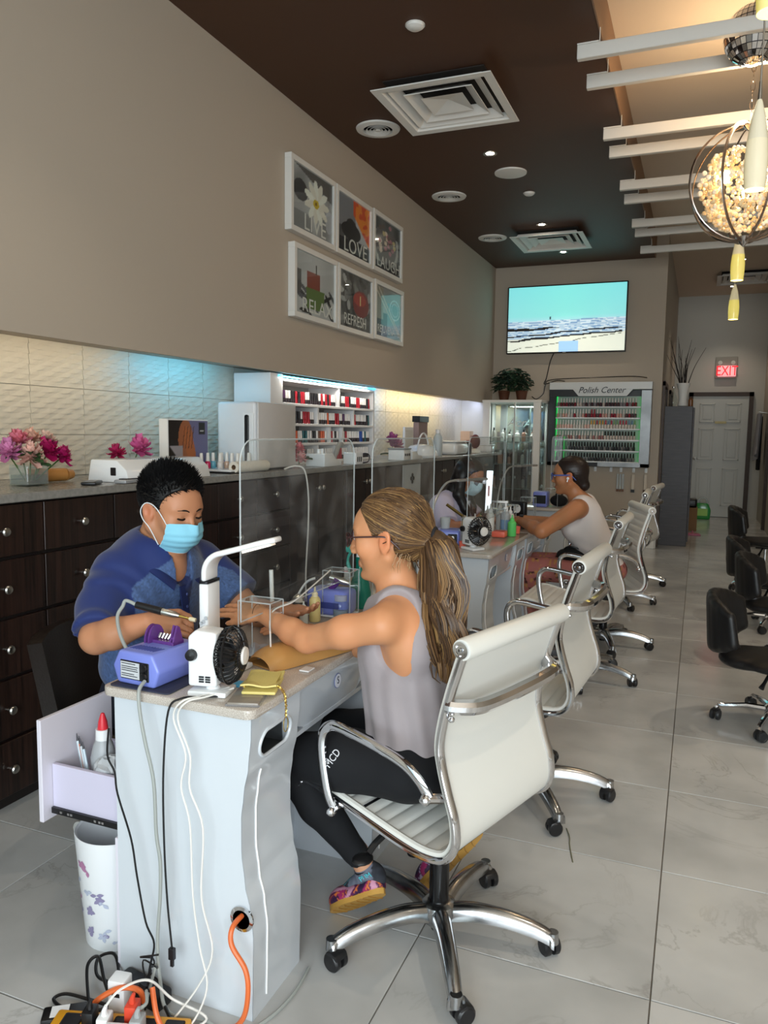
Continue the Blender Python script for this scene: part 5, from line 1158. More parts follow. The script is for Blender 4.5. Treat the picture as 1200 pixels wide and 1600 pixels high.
tag(MB().tube(catmull([(-1.185, 1.265, .085), (-1.16, 1.29, .12), (-1.13, 1.35, .11), (-1.09, 1.385, .05), (-1.0, 1.395, .02), (-1.05, 1.33, .008), (-1.09, 1.27, .006)], 8), .003, 6).build('white_lead', M_WMATT), 'white lead curling out of the power strip', 'cable')
tag(MB().tube(catmull([(-.87, 1.66, .006), (-.862, 1.60, .006), (-.862, 1.54, .006), (-.875, 1.47, .006), (-.91, 1.40, .006), (-.98, 1.33, .006)], 8), .004, 6).build('floor_cord', mat('grey_cable', '9ea3a0', .5)), 'grey cord lying on the floor right of the front desk', 'cable')
t = thing('waste_bin', 'white round waste bin printed with purple blossoms beside the desk', 'bin', (-1.426, 1.585, 0)); t.scale = (1, 1, .88)
mb = MB(); mb.lathe([(.083, 0), (.085, .004), (.108, .355), (.106, .357), (.101, .352), (.081, .012), (0, .01)], n=48)
o = mb.build('bucket', mat('bin_white', 'e8ebee', .3), t)
rr = random.Random(9); fm = [MB() for _ in range(3)]
def onbin(a, z, r_): rr_ = .0853 + (z / .355) * .0232 + .0008; return (rr_*cos(a), rr_*sin(a), z)
for k in range(34):
    a0, z0 = rr.uniform(pi, 2*pi), rr.uniform(.03, .30); n_ = rr.choice([5, 1, 2])
    for q in range(n_ if n_ == 5 else n_ + 1):
        th = 2*pi*q/5 + rr.uniform(-.3, .3) if n_ == 5 else rr.uniform(0, 6.28); L_ = rr.uniform(.012, .022); W_2 = .006
        f_ = lambda u, v: onbin(a0 + (cos(th)*L_*v - sin(th)*W_2*(u-.5)*2*sin(pi*v*.97+.05))/.1, z0 + sin(th)*L_*v + cos(th)*W_2*(u-.5)*2*sin(pi*v*.97+.05), 0)
        fm[k % 3].grid(f_, 1, 4)
for k, (c, n_) in enumerate([('8c86a8', 'blossom_print'), ('b4bcd0', 'leaf_print'), ('b07aa0', 'petal_print')]): fm[k].build(n_, mat('print_' + c, c, .4), o, smooth=0)['kind'] = 'stuff'
# desk lamp
t = thing('desk_lamp', 'tall white desk lamp with curved arm on the front desk', 'lamp', (-1.155, 1.645, ZT))
ar = rad(5); dx, dy = cos(ar), sin(ar); W2 = .033
def ribbon(pts, hw, th, name, m):
    mb = MB(); px, py = -dy, dx; vs = []; n_ = len(pts)
    for i, (s_, z) in enumerate(pts):
        a = pts[max(0, i-1)]; b = pts[min(n_-1, i+1)]; ts, tz = b[0]-a[0], b[1]-a[1]; l_ = math.hypot(ts, tz); ns, nz = -tz/l_, ts/l_
        w_ = hw(i/(n_-1)) if callable(hw) else hw
        for (k, o_) in ((-1, -1), (1, -1), (1, 1), (-1, 1)):
            vs.append((dx*(s_ + ns*th*o_) + px*w_*k, dy*(s_ + ns*th*o_) + py*w_*k, z + nz*th*o_))
    fs = [(4*i + k, 4*i + (k+1) % 4, 4*(i+1) + (k+1) % 4, 4*(i+1) + k) for i in range(n_-1) for k in range(4)] + [(3, 2, 1, 0), tuple(4*(n_-1)+k for k in range(4))]
    bm = bmesh.new(); bv = [bm.verts.new(v) for v in vs]
    for f in fs: bm.faces.new([bv[i] for i in f])
    bmesh.ops.recalc_face_normals(bm, faces=bm.faces[:]); bmesh.ops.bevel(bm, geom=[e for e in bm.edges if e.calc_face_angle(0) > 1.0], offset=.005, segments=2, affect='EDGES', profile=.5)
    mb.bm(bm); return mb.build(name, m, t, smooth=50)
MB().box(-.07, .10, -.05, .05, 0, .014, .005, 2).build('base', M_WHITE, t)
ribbon([(0, .014), (0, .12), (0, .228)], W2, .013, 'column', M_WHITE)
ribbon([(0, .229), (0, .233)], W2 + .0003, .0133, 'hinge_line', M_DARKM)
arc = [(0, .234), (0, .255)] + [(.06 - .06*cos(a), .255 + .055*sin(a)) for a in np.linspace(.15, pi/2 - .15, 9)] + [(.095, .322), (.145, .337), (.195, .350)]
ribbon(arc, lambda u: W2 if u < .8 else W2 - (u - .8)*.05, .007, 'arm', M_WHITE)
ribbon([(.10, .3135), (.18, .3375)], .018, .001, 'light_panel', mat('lamp_panel', 'fff8e8', .4, emit=('fff4e0', .4)))
for (a, b) in ((.0, .11), (.012, .095), (.012, .12), (-.012, .105), (-.012, .085), (.0, .08)): MB().lathe([(.0055, 0), (.0055, .001), (.0045, .001)], (0, 0, 0), 14, 'y').build('touch_mark', mat('touch_grey', 'c2c6ca', .4), t, (a*.6 + .004, -.0345, b + .02))
# fan
def fan(lab, p, rz, s=1., lit=True):
    t = thing('desk_fan', lab, 'fan', p, rz); t.scale = (s, s, s)
    MB().box(-.045, .04, -.032, .032, 0, .012, .004, 2).build('base', M_WHITE, t)
    MB().prism([(-.045, .02), (.018, .02), (.018, .135), (-.028, .14), (-.045, .125)], -.027, .027, 'y', .006, 3).build('housing', M_WHITE, t)
    MB().cyl((0, -.0, .012), (0, 0, .022), .016, .01, 14).build('pivot', M_WHITE, t)
    for sy in (-1, 1): MB().lathe([(0, sy*.040), (.011, sy*.038), (.0125, sy*.028), (.011, sy*.026)], (-.035, 0, .088), 16, 'y').build('side_knob', M_BLACK, t)
    q = MB()
    for i in range(2):
        for j in range(3): q.box(-.02 + i*.014, -.009 + i*.014, -.0285, -.027, .030 + j*.005, .0335 + j*.005)
    q.build('vent_grid', M_DARKM, t, smooth=0)
    cx, cz, R = .042, .085, .060; g = MB(); nr = 34
    for k in range(nr):
        a = 2*pi*k/nr; pr = [(-.022, .022), (-.024, .040), (-.015, .056), (0, .060), (.013, .054), (.023, .036), (.027, .016)]
        g.tube([(cx + h, r*cos(a), cz + r*sin(a)) for h, r in pr], .0013, 4)
    for h, r in ((-.024, .038), (0, .0605), (.0245, .030)): g.tube([(cx + h, r*cos(a), cz + r*sin(a)) for a in np.linspace(0, 2*pi, 33)[:-1]], .0022, 5, closed=True)
    g.build('cage', M_BLACK, t)
    MB().lathe([(.020, .026), (.018, .031), (0, .033)], (cx, 0, cz), 20, 'x').build('hub_cap', M_WMATT, t)
    for k in range(5):
        a0 = 2*pi*k/5; MB().grid(lambda u, v: (cx - .008 + .016*u, (.012 + .042*v)*cos(a0 + .55*u + .3*v), cz + (.012 + .042*v)*sin(a0 + .55*u + .3*v)), 4, 4).build('blade', mat('fan_blade', '2b2d30', .3), t)
    MB().lathe([(.022, -.026), (.024, -.01), (.012, .006), (0, .008)], (cx, 0, cz), 16, 'x').build('motor', M_BLACK, t)
    return t
fan('white clip fan with black cage on the near corner of the front desk', (-1.035, 1.485, ZT), rad(12), 1.12)
fan('white robot-like fan with black cage on the third desk', (-1.085, 3.93, ZT), rad(-35), 1.25)
MB_ = MB().box(-.03, .03, -.02, .02, 0, .002); tag(MB_.build('blue_card', mat('cyan_card', '3ab4e8', .3), None, (-.995, 1.56, ZT + .0005)), 'bright blue card on the stone top behind the fan', 'card')
# wallet, phone, chain
t = thing('phone_in_case', 'phone in a clear edged case under the yellow wallet', 'phone', (-.945, 1.505, ZT), rad(-72)); MB().box(-.075, .075, -.037, .037, 0, .009, .004, 2).build('phone', mat('phone_grey', '8c8378', .15), t); MB().box(-.078, .078, -.04, .04, -.0, .005, .002, 1).build('clear_case', acrylic('case_clear', (.85, .86, .9), haze=.15), t)
t = thing('card_wallet', 'pale yellow card wallet lying on a phone at the desk edge', 'wallet', (-.935, 1.545, ZT + .0095), rad(-70))
def wl(z0, lift): return lambda u, v: (-.06 + .12*u, -.042 + .084*v, z0 + lift*(abs(u - .4)*.03 + .004*sin(v*7)))
M_YW = mat('yellow_leather', 'd9c878', .5, bump=(300, .3))
MB().box(-.058, .058, -.04, .04, 0, .008, .003, 2).build('back_panel', M_YW, t); MB().grid(wl(.014, .6), 12, 8, thick=.004).build('front_panel', M_YW, t); MB().box(-.045, .03, -.02, -.016, .0155, .0175).build('card_slot', M_DARKM, t, smooth=0)
MB().prism(rrect(-.05, .05, -.034, .036, .005), .0195, .0215, 'z').build('flap', M_YW, t); MB().cyl((.05, -.035, .016), (.05, -.035, .022), .004, None, 10).build('stud', mat('gold_metal', 'd8b860', .25, 1.), t)
t = thing('key_chain', 'gold key chain hanging from the yellow wallet over the desk edge', 'chain', (-.876, 1.54, 0)); M_GOLD = mat('gold_metal', 'd8b860', .25, 1.)
ch = MB()
pth = catmull([(-.035, -.01, .800), (-.012, -.004, .797), (-.001, 0, .785), (.003, .002, .77), (.004, .004, .748), (.004, .003, .724)], 5)
for i in range(len(pth) - 1):
    c_ = (Vector(pth[i]) + Vector(pth[i+1])) / 2; d_ = (Vector(pth[i+1]) - Vector(pth[i])).normalized(); s_ = d_.orthogonal().normalized() if i % 2 else d_.cross(d_.orthogonal()).normalized()
    ch.tube([c_ + d_*.0042*cos(a) + s_*.0026*sin(a) for a in np.linspace(0, 2*pi, 9)[:-1]], .0009, 4, closed=True)
ch.build('links', M_GOLD, t)
MB().tube([(.004, .003 + .0105*cos(a), .705 + .018*sin(a)) for a in np.linspace(0, 2*pi, 21)[:-1]], .0012, 6, closed=True).build('clasp_ring', M_GOLD, t)
# towel roll hand rest, tin foil squares, bottles, jar, drill B, spray bottle
t = thing('hand_rest_cushion', 'tan rolled leather hand rest under the client\'s wrist', 'hand rest', (-.985, 1.83, ZT))
def hr(u, v):
    a = pi*u; y = (v - .5)*.30; e = 1 - (abs(v-.5)*2)**6; return (.062*cos(a)*(.75+.25*e), y, .052*sin(a)*(.55 + .45*e) + .001)
MB().grid(hr, 16, 24).build('cushion', mat('tan_leather', 'b98a50', .35), t, smooth=60); MB().box(-.058, .058, -.14, .14, 0, .004).build('base', mat('tan_leather', 'b98a50', .35), t, smooth=0)
t.rotation_euler = (0, 0, rad(-20))
t = thing('paper_towel', 'crumpled clear foil packet on the desk by the shield foot', 'packet', (-1.10, 1.81, ZT)); mb = MB(); mb.grid(lambda u, v: ((u-.5)*.12, (v-.5)*.12, .004 + .006*abs(sin(u*9+v*5))), 14, 14, thick=.0015); mb.build('packet', mat('foil_white', 'ccd2d8', .2, .35), t, smooth=20)
t = thing('plastic_tab', 'small clear plastic tab on the stone desk edge', 'tab', (-.915, 1.73, ZT)); MB().box(-.014, .014, -.018, .018, 0, .004, .001, 1).build('tab', mat('tab_white', 'e4e6e6', .2), t)
def squeeze(lab, p, r, h, c, capc='f0e4c0'):
    t = thing('squeeze_bottle', lab, 'bottle', p); MB().lathe([(r*.92, 0), (r, .005), (r, h*.62), (r*.7, h*.7), (r*.4, h*.72)], n=20).build('bottle', mat('sq_' + c, c, .35), t); MB().lathe([(r*.55, h*.70), (r*.55, h*.80), (r*.22, h*.86), (r*.16, h*.98), (0, h)], n=16).build('nozzle', mat('sq_' + capc, capc, .35), t)
squeeze('pale yellow squeeze bottle on the front desk behind the hands', (-1.135, 2.20, ZT), .0185, .115, 'e0cf8e')
squeeze('small frosted dropper bottle left of the yellow squeeze bottle', (-1.15, 2.15, ZT), .014, .075, 'ccd2cc', 'dfe4e0')
t = thing('round_jar', 'dark round jar with clear crumpled lid behind the dropper bottle', 'jar', (-1.205, 2.22, ZT)); MB().lathe([(.026, 0), (.028, .01), (.028, .05), (.024, .056)], n=20).build('jar', mat('smoke_glass', '4a4640', .15), t); MB().lathe([(.027, .056), (.02, .07), (.01, .078), (0, .08)], n=12).build('lid', M_STEEL, t, smooth=10)
t = thing('nail_drill_machine', 'blue drill machine behind the yellow bottle on the front desk', 'drill machine', (-1.13, 2.315, ZT)); MB().box(-.075, .075, -.05, .05, .004, .09, .018, 3).build('case', M_PER, t); MB().box(-.03, .05, -.054, -.049, .03, .05).build('vent', mat('slot_blue', '3c4890', .5), t, smooth=0); MB().box(-.078, .078, -.052, .052, 0, .006, .002, 1).build('foot_plate', M_WHITE, t)
MB().tube(catmull([(0, -.01, .09), (.02, -.01, .11), (.03, -.02, .125)], 5), .012, 10).build('cradle', M_PUR, t)
t = thing('drill_handpiece', 'black and steel handpiece resting on the rear drill machine', 'handpiece', (-1.13, 2.30, .90)); MB().tube([(-.05, 0, .0), (.0, 0, .006)], [.011, .012], 12).build('grip', M_BLACK, t); MB().tube([(.0, 0, .006), (.05, .01, -.008), (.07, .014, -.014)], [.012, .011, .006], 12).build('steel_nose', M_STEEL, t); MB().tube(catmull([(-.05, 0, 0), (-.09, 0, -.02), (-.12, -.01, -.07), (-.14, -.02, -.122)], 6), .004, 6).build('cord', M_WMATT, t)
t = thing('clear_jar', 'clear glass jar beside the rear blue drill machine', 'jar', (-1.075, 2.27, ZT)); MB().lathe([(.024, 0), (.027, .01), (.027, .05), (.02, .06)], n=20).build('jar', M_GLASS, t); MB().lathe([(.021, .06), (.021, .078), (0, .079)], n=16).build('lid', M_EDGE, t); MB().lathe([(.023, .001), (.025, .03), (0, .03)], n=16).build('liquid', mat('cloud_liquid', 'a8b4b8', .2, alpha=.6), t)
t = thing('spray_bottle', 'teal spray bottle standing by the ponytailed client\'s chin', 'bottle', (-1.085, 2.45, ZT)); t.scale = (1, 1, 1.06); M_TEAL = mat('teal_plastic', '16806e', .2, trans=.25)
MB().lathe([(.037, 0), (.040, .008), (.040, .05), (.034, .08), (.020, .12), (.0155, .135), (.0155, .155)], n=28).build('bottle', M_TEAL, t); MB().lathe([(.0165, .150), (.0165, .168), (.011, .17)], n=20).build('collar', M_TEAL, t); MB().lathe([(.015, .17), (.014, .182), (0, .184)], n=18).build('neck_ring', M_WHITE, t)
MB().prism([(-.055, .196), (-.052, .182), (.02, .178), (.024, .2), (-.01, .212), (-.05, .208)], -.009, .009, 'y', .004, 2).build('spray_head', mat('teal_head', '3ab0a0', .3), t); MB().tube(catmull([(-.03, 0, .19), (-.045, 0, .17), (-.048, 0, .145), (-.04, 0, .125)], 5), [.005]*10 + [.007]*6, 8).build('trigger', mat('teal_head', '3ab0a0', .3), t)
t = thing('beige_cup', 'beige cup of files behind the teal spray bottle', 'cup', (-1.16, 2.50, ZT)); MB().lathe([(.03, 0), (.036, .085), (.033, .085), (.027, .004), (0, .004)], n=22).build('cup', mat('beige_ceramic', 'cbb89c', .4), t); MB().box(-.01, .012, -.003, .003, .03, .13, .001, 1).build('file', M_WMATT, t)
t = thing('brush_pen', 'steel brush standing upright in a holder behind the hands', 'brush', (-1.2, 2.04, ZT)); MB().lathe([(.028, 0), (.03, .01), (.02, .03), (.012, .035), (.012, .05)], n=16).build('holder', M_STEEL, t, smooth=15); MB().tube([(0, 0, .05), (-.006, .002, .19)], .0065, 10).build('handle', M_WMATT, t)
tag(MB().tube(catmull([(-1.00, 1.70, ZT + .004), (-1.03, 1.74, .84), (-1.06, 1.80, .90), (-1.04, 1.88, .915), (-1.05, 2.0, .93), (-1.08, 2.2, .95)], 8), .0022, 6).build('thin_white_cord', M_WMATT), 'thin white cord looping from the desk past the client\'s forearm', 'cord')
# third and fourth desk clutter
def cup(lab, p, r, h, c, cat='cup'):
    t = thing('cup', lab, cat, p); MB().lathe([(r*.8, 0), (r, h), (r*.9, h), (r*.72, .004), (0, .004)], n=20).build('cup', mat('cup_' + c, c, .35), t); return t
cup('coral cup beside the white fan on the third desk', (-1.155, 3.97, ZT), .02, .035, 'e8705c'); 
t = thing('coral_dish', 'square coral dish near the green bottle on the third desk', 'dish', (-1.08, 4.50, ZT)); MB().box(-.04, .04, -.04, .04, 0, .035, .006, 2).build('dish', mat('cup_e8705c', 'e8705c', .35), t); MB().box(-.03, .03, -.03, .03, .034, .0362).build('opening', mat('coral_dark', 'b04434', .6), t, smooth=0)
cup('small coral cup beyond the green bottle', (-1.02, 4.70, ZT), .022, .045, 'e8705c')
squeeze('bright green lotion bottle on the third desk', (-1.02, 4.56, ZT), .026, .13, '5cc86a', '5cc86a')
t = thing('pump_bottle', 'clear pump bottle with white pump and blue label on the third desk', 'bottle', (-1.08, 4.64, ZT)); MB().lathe([(.028, 0), (.03, .01), (.03, .12), (.015, .14)], n=20).build('bottle', mat('frosted_plastic', 'c4c8cc', .35, trans=.3), t); MB().lathe([(.015, .14), (.015, .165), (.006, .17), (.006, .19)], n=14).build('collar', M_WHITE, t); MB().box(-.05, .014, -.01, .01, .19, .205, .004, 2).build('pump_head', M_WHITE, t); MB().lathe([(.0305, .03), (.0305, .09)], n=20).build('label', mat('blue_label', '7a98b8', .5), t)
for k, (x, y, h, c, n_) in enumerate([(-1.16, 4.58, .19, 'dcdcd6', 'tall white'), (-1.2, 4.66, .17, '3a3a3e', 'black labelled'), (-1.14, 4.74, .20, 'c9ccca', 'clear tall'), (-1.24, 4.52, .13, 'b8bec0', 'short clear'), (-1.1, 4.86, .15, 'd8d4cc', 'cream')]): squeeze(f'{n_} bottle among the cluster on the third desk', (x, y, ZT), .025, h, c, 'e8e8e6')
t = thing('nail_drill_machine', 'blue drill machine at the left rear of the third desk', 'drill machine', (-1.27, 4.07, ZT), rad(10)); MB().box(-.07, .075, -.07, .07, 0, .085, .015, 3).build('case', M_PER, t); MB().box(.01, .06, -.0725, -.069, .02, .065, .002, 1).build('front_panel', M_BLACK, t); MB().lathe([(.01, 0), (.01, -.004), (0, -.005)], (.035, -.073, .045), 12, 'y').build('dial', M_STEEL, t)
cup('clear cup of brushes on the blue drill machine', (-1.29, 4.08, ZT + .086), .03, .06, 'b4b8b6')
t = thing('drill_handpiece', 'steel handpiece lying on the third desk', 'handpiece', (-1.2, 4.17, ZT + .01), rad(30)); MB().tube([(-.07, 0, 0), (.05, 0, 0), (.07, 0, 0)], [.008, .008, .003], 10).build('grip', M_STEEL, t); MB().cyl((-.1, 0, 0), (-.07, 0, 0), .004, None, 8).build('tail', M_BLACK, t)
t = thing('crab_arm_holder', 'black and brass jointed arm standing on the third desk', 'holder', (-1.28, 4.42, ZT)); MB().box(-.03, .03, -.03, .03, 0, .02, .004, 2).build('base', M_BLACK, t); MB().tube([(0, 0, .02), (.0, 0, .07), (.01, .0, .12)], .008, 8).build('post', M_BLACK, t); MB().tube([(-.10, -.04, .19), (.02, .01, .10), (.07, .03, .06)], .009, 8).build('arm', mat('aged_brass', '8a7a4a', .3, 1.), t); MB().ball((.0, 0, .11), .018, 10, 8).build('joint', M_STEEL, t)
t = thing('tall_tube_lamp', 'glowing white tube lamp standing on the fourth desk', 'lamp', (-1.28, 4.98, ZT)); MB().lathe([(.05, 0), (.05, .012), (.02, .02)], n=20).build('base', M_WHITE, t); MB().box(-.02, .02, -.012, .012, .02, .10, .003, 1).build('post', M_WHITE, t); MB().prism([(-.018, .10), (.018, .10), (.028, .37), (-.012, .37)], -.01, .01, 'y', .003, 1).build('light_tube', mat('tube_glow', 'f4fbff', .4, emit=('eef8ff', 1.6)), t); MB().box(.0, .010, -.0112, -.0102, .20, .27).build('red_mark', mat('red_ink', 'c84a50', .5), t, smooth=0)
def gooseneck(lab, p, a, s=1.):
    t = thing('gooseneck_lamp', lab, 'lamp', p, a); MB().lathe([(.045, 0), (.045, .015), (.012, .02)], n=20).build('base', M_WHITE, t); MB().tube(catmull([(0, 0, .02), (.01, 0, .12*s), (.05, 0, .25*s), (.14, 0, .345*s), (.24, 0, .36*s)], 7), .006, 8).build('neck', mat('satin_silver', 'c4c4c0', .3, .7), t); MB().box(.23, .52, -.018, .018, .352*s, .366*s, .003, 1).build('light_bar', mat('bar_grey', '8e8a86', .35), t)
gooseneck('silver gooseneck lamp arching in front of the technician in lilac', (-1.325, 3.90, ZT), rad(70), .98)
gooseneck('silver gooseneck lamp on the farthest desks near the glass cabinet', (-1.325, 5.4, ZT), rad(70), 1.05)
t = thing('desk_fan', 'square black fan with round white centre on the fourth desk', 'fan', (-1.14, 5.28, ZT), rad(-30)); MB().box(-.07, .07, -.02, .02, .01, .15, .012, 3).build('frame', M_BLACK, t); MB().lathe([(.03, -.021), (.03, -.026), (0, -.028)], (.01, 0, .10), 24, 'y').build('hub', M_WMATT, t); MB().box(-.05, .05, -.03, .03, 0, .01, .003, 1).build('base', M_BLACK, t)
t = thing('mobile_phone', 'black phone under the forearm on the fourth desk', 'phone', (-1.05, 5.0, ZT), rad(20)); MB().box(-.04, .04, -.07, .07, 0, .01, .004, 1).build('body', M_BLACK, t); MB().box(-.037, .037, -.066, .066, .010, .0108).build('screen', M_DARKM, t, smooth=0)
t = thing('nail_drill_machine', 'blue drill machine on the farthest desk', 'drill machine', (-1.22, 6.55, ZT)); MB().box(-.06, .06, -.07, .07, 0, .13, .015, 3).build('case', M_PER, t); MB().box(-.05, .05, -.073, -.069, .03, .10).build('panel', M_BLACK, t, smooth=0)
t = thing('black_pouch', 'soft black pouch on the farthest desk', 'pouch', (-1.08, 6.6, ZT)); MB().ball((0, 0, .052), .075, 14, 10, (1, .8, .68)).build('pouch', mat('black_cloth', '0e0e10', .9), t); MB().tube([(-.03, 0, .10), (0, 0, .125), (.03, 0, .10)], .006, 6).build('strap', M_BLACK, t)
for k, (x, y, h, c, n_) in enumerate([(-1.0, 6.75, .16, '26262a', 'black'), (-.98, 6.95, .14, 'd0ccc4', 'cream'), (-1.06, 6.9, .18, 'c4c0b8', 'grey'), (-1.0, 7.1, .12, 'b8a898', 'nude'), (-1.1, 7.15, .15, 'dcdad4', 'white'), (-1.04, 7.25, .1, '5a5650', 'dark grey')]): squeeze(f'{n_} bottle among those on the farthest desk', (x, y, ZT), .028, h, c, 'e8e8e6')
tag(MB().tube(catmull([(-.365, 2.66, .002), (-.345, 2.6, .004), (-.338, 2.556, .002), (-.325, 2.5, .003), (-.311, 2.448, .002)], 6), .0018, 5).tube([(-.338, 2.556, .002), (-.318, 2.47, .003)], .0014, 5).build('frayed_tie', mat('olive_thread', '6a6a50', .8)), 'frayed olive thread lying on the floor tiles', 'thread')

# ================================================================== WHITE RIBBED CHAIRS
M_VIN = mat('white_vinyl', 'dfdfd9', .35); M_VBACK = mat('white_mesh_back', 'e2e6e6', .4)
M_ALU = mat('cast_aluminium', 'b9bbbd', .22, 1., noise=(30, .2))
PR = catmull([(.300, .452), (.262, .462), (.16, .443), (.03, .415), (-.06, .397), (-.125, .392), (-.175, .405), (-.200, .445), (-.198, .50), (-.178, .56), (-.160, .62), (-.152, .67), (-.160, .73), (-.178, .80), (-.20, .87), (-.215, .915)], 5)
PR = [(p[0], p[1]) for p in [(q[0], q[1]) for q in [tuple(x) for x in PR]]] if False else [(float(p[0]), float(p[1])) for p in PR]
def normals(P):
    out = []
    for i in range(len(P)):
        a = P[max(0, i-1)]; b = P[min(len(P)-1, i+1)]; dx, dz = b[0]-a[0], b[1]-a[1]; l_ = math.hypot(dx, dz); out.append((dz/l_, -dx/l_))
    return out   # points to the sitter's side (up on the seat, forward on the back)
def catm2(pts, n): return [(float(p[0]), float(p[1])) for p in catmull([(a, b, 0) for a, b in pts], n)]
PR = catm2([(.300, .452), (.262, .462), (.16, .443), (.03, .415), (-.06, .397), (-.125, .392), (-.175, .405), (-.200, .445), (-.198, .50), (-.178, .56), (-.160, .62), (-.152, .67), (-.160, .73), (-.178, .80), (-.20, .87), (-.215, .915)], 5)
NR = [(-a, -b) for a, b in normals(PR)]
if NR[5][1] < 0: NR = [(-a, -b) for a, b in NR]
CM = {}
def chair_meshes():
    HW = .225
    # arc length
    s = [0.]
    for a, b in zip(PR, PR[1:]): s.append(s[-1] + math.hypot(b[0]-a[0], b[1]-a[1]))
    fine = []; N_ = 150; j = 0
    for k in range(N_ + 1):
        d = s[-1] * k / N_
        while j < len(s) - 2 and s[j+1] < d: j += 1
        t_ = (d - s[j]) / (s[j+1] - s[j]); fine.append((PR[j][0]*(1-t_) + PR[j+1][0]*t_, PR[j][1]*(1-t_) + PR[j+1][1]*t_, NR[j][0]*(1-t_) + NR[j+1][0]*t_, NR[j][1]*(1-t_) + NR[j+1][1]*t_, d))
    pitch = s[-1] / 25
    m = MB(); vs = []; ny = 8
    for (x, z, nx, nz, d) in fine:
        rib = .0055 * abs(sin(pi * d / pitch)) ** .45
        for i in range(ny + 1):
            y = -HW + 2*HW*i/ny; vs.append((x + nx*(.006 + rib), y, z + nz*(.006 + rib)))
    for (x, z, nx, nz, d) in fine:
        for i in range(ny + 1): y = -HW + 2*HW*i/ny; vs.append((x - nx*.004, y, z - nz*.004))
    K = (N_+1)*(ny+1); fs = []
    for k in range(N_):
        for i in range(ny):
            a = k*(ny+1)+i; fs.append((a, a+1, a+ny+2, a+ny+1)); fs.append((K+a, K+a+ny+1, K+a+ny+2, K+a+1))
        for e in (0, ny): a = k*(ny+1)+e; fs.append((a, K+a, K+a+ny+1, a+ny+1))
    bm = bmesh.new(); bv = [bm.verts.new(v) for v in vs]
    for f in fs: bm.faces.new([bv[i] for i in f])
    bmesh.ops.recalc_face_normals(bm, faces=bm.faces[:]); CM['sling'] = m.bm(bm).mesh('ribbed_sling', M_VIN, 50)
    for sg in (-1, 1):
        r = MB(); r.tube([(x - nx*.004, sg*(HW + .011), z - nz*.004) for (x, z), (nx, nz) in zip(PR, NR)], .0135, 10, flat=.75); CM['rail', sg] = r.mesh('side_rail', M_CHROME)
        e = MB(); e.tube([(x + nx*.006, sg*(HW + .004), z + nz*.006) for (x, z), (nx, nz) in zip(PR, NR)], .010, 8); CM['edge', sg] = e.mesh('edge_piping', M_VIN)
        # arm loop
        a = catmull([(.155, sg*.262, .425), (.168, sg*.272, .47), (.185, sg*.275, .56), (.186, sg*.275, .615), (.165, sg*.275, .648), (.12, sg*.275, .655), (-.02, sg*.275, .635), (-.085, sg*.275, .618), (-.125, sg*.272, .59), (-.145, sg*.262, .555)], 6)
        g = MB(); g.tube(a, .0135, 10, flat=.7, up=(0, 1, 0)); g.cyl((.155, sg*.225, .435), (.155, sg*.272, .425), .010, None, 10).cyl((-.165, sg*.228, .545), (-.142, sg*.27, .553), .012, None, 10).ball((.155, sg*.272, .423), .0135, 10, 8).ball((-.142, sg*.272, .551), .0145, 10, 8)
        CM['arm', sg] = g.mesh('armrest', M_CHROME)
    zt = PR[-1]; t_ = MB(); t_.lathe([(.010, -.248), (.024, -.246), (.026, -.238), (.026, .238), (.024, .246), (.010, .248)], (zt[0], 0, zt[1]), 24, 'y'); CM['roll'] = t_.mesh('top_roll', M_VIN)
    for sg in (-1, 1):
        for (x, z) in (PR[-1], PR[0]):
            c_ = MB()
            rr_ = 1 if (x, z) == PR[-1] else .72
            c_.lathe([(.019*rr_, sg*.246), (.0195*rr_, sg*.252), (.014*rr_, sg*.252), (.012*rr_, sg*.249), (.006*rr_, sg*.249), (.005*rr_, sg*.253), (0, sg*.2535)], (x, 0, z), 22, 'y'); CM['cap', sg, x] = c_.mesh('end_cap', M_CHROME)
    f_ = MB(); f_.lathe([(.006, -.244), (.017, -.242), (.0185, -.236), (.0185, .236), (.017, .242), (.006, .244)], (PR[0][0], 0, PR[0][1]), 20, 'y'); CM['front'] = f_.mesh('front_roll', M_VIN)
    b_ = MB(); zz = .775; px = -.172
    pts = catmull([(px + .0, -.236, zz), (px - .018, -.228, zz - .002), (px - .05, -.19, zz - .004), (px - .062, -.12, zz - .004), (px - .065, 0, zz - .004), (px - .062, .12, zz - .004), (px - .05, .19, zz - .004), (px - .018, .228, zz - .002), (px, .236, zz)], 6)
    b_.tube(pts, .019, 10, flat=1., up=(0, 0, 1)); 
    # flatten the brace: tall and thin
    b_.v = [(v[0] , v[1], v[2]) for v in b_.v]
    CM['brace'] = b_.mesh('back_brace', M_CHROME)
    k_ = MB()
    for sg in (-1, 1):
        for dz in (-.03, .03): k_.ball((px - .012 + dz*.1, sg*.238, zz + dz), .008, 8, 6)
    CM['bolts'] = k_.mesh('bolts', M_CHROME)
    # under-seat stretchers, mechanism, lever, knob
    u = MB(); u.cyl((.09, -.225, .43), (.09, .225, .43), .011, None, 10).cyl((-.09, -.225, .39), (-.09, .225, .39), .011, None, 10); CM['cross'] = u.mesh('cross_bars', M_CHROME)
    me = MB(); me.prism([(-.11, .325), (-.06, .30), (.03, .30), (.115, .36), (.115, .415), (-.115, .38)], -.075, .075, 'y', .012, 3); me.lathe([(.05, .285), (.058, .30), (.058, .325), (.04, .33)], (-.02, 0, 0), 24); CM['mech'] = me.mesh('tilt_mechanism', M_BLACK)
    lv = MB(); lv.tube(catmull([(.05, .06, .36), (.06, .14, .355), (.07, .19, .335), (.075, .215, .315)], 5), .009, 8); lv.ball((.078, .235, .306), .032, 12, 8, (.8, 1, .35)); CM['lever'] = lv.mesh('tilt_lever', M_BLACK)
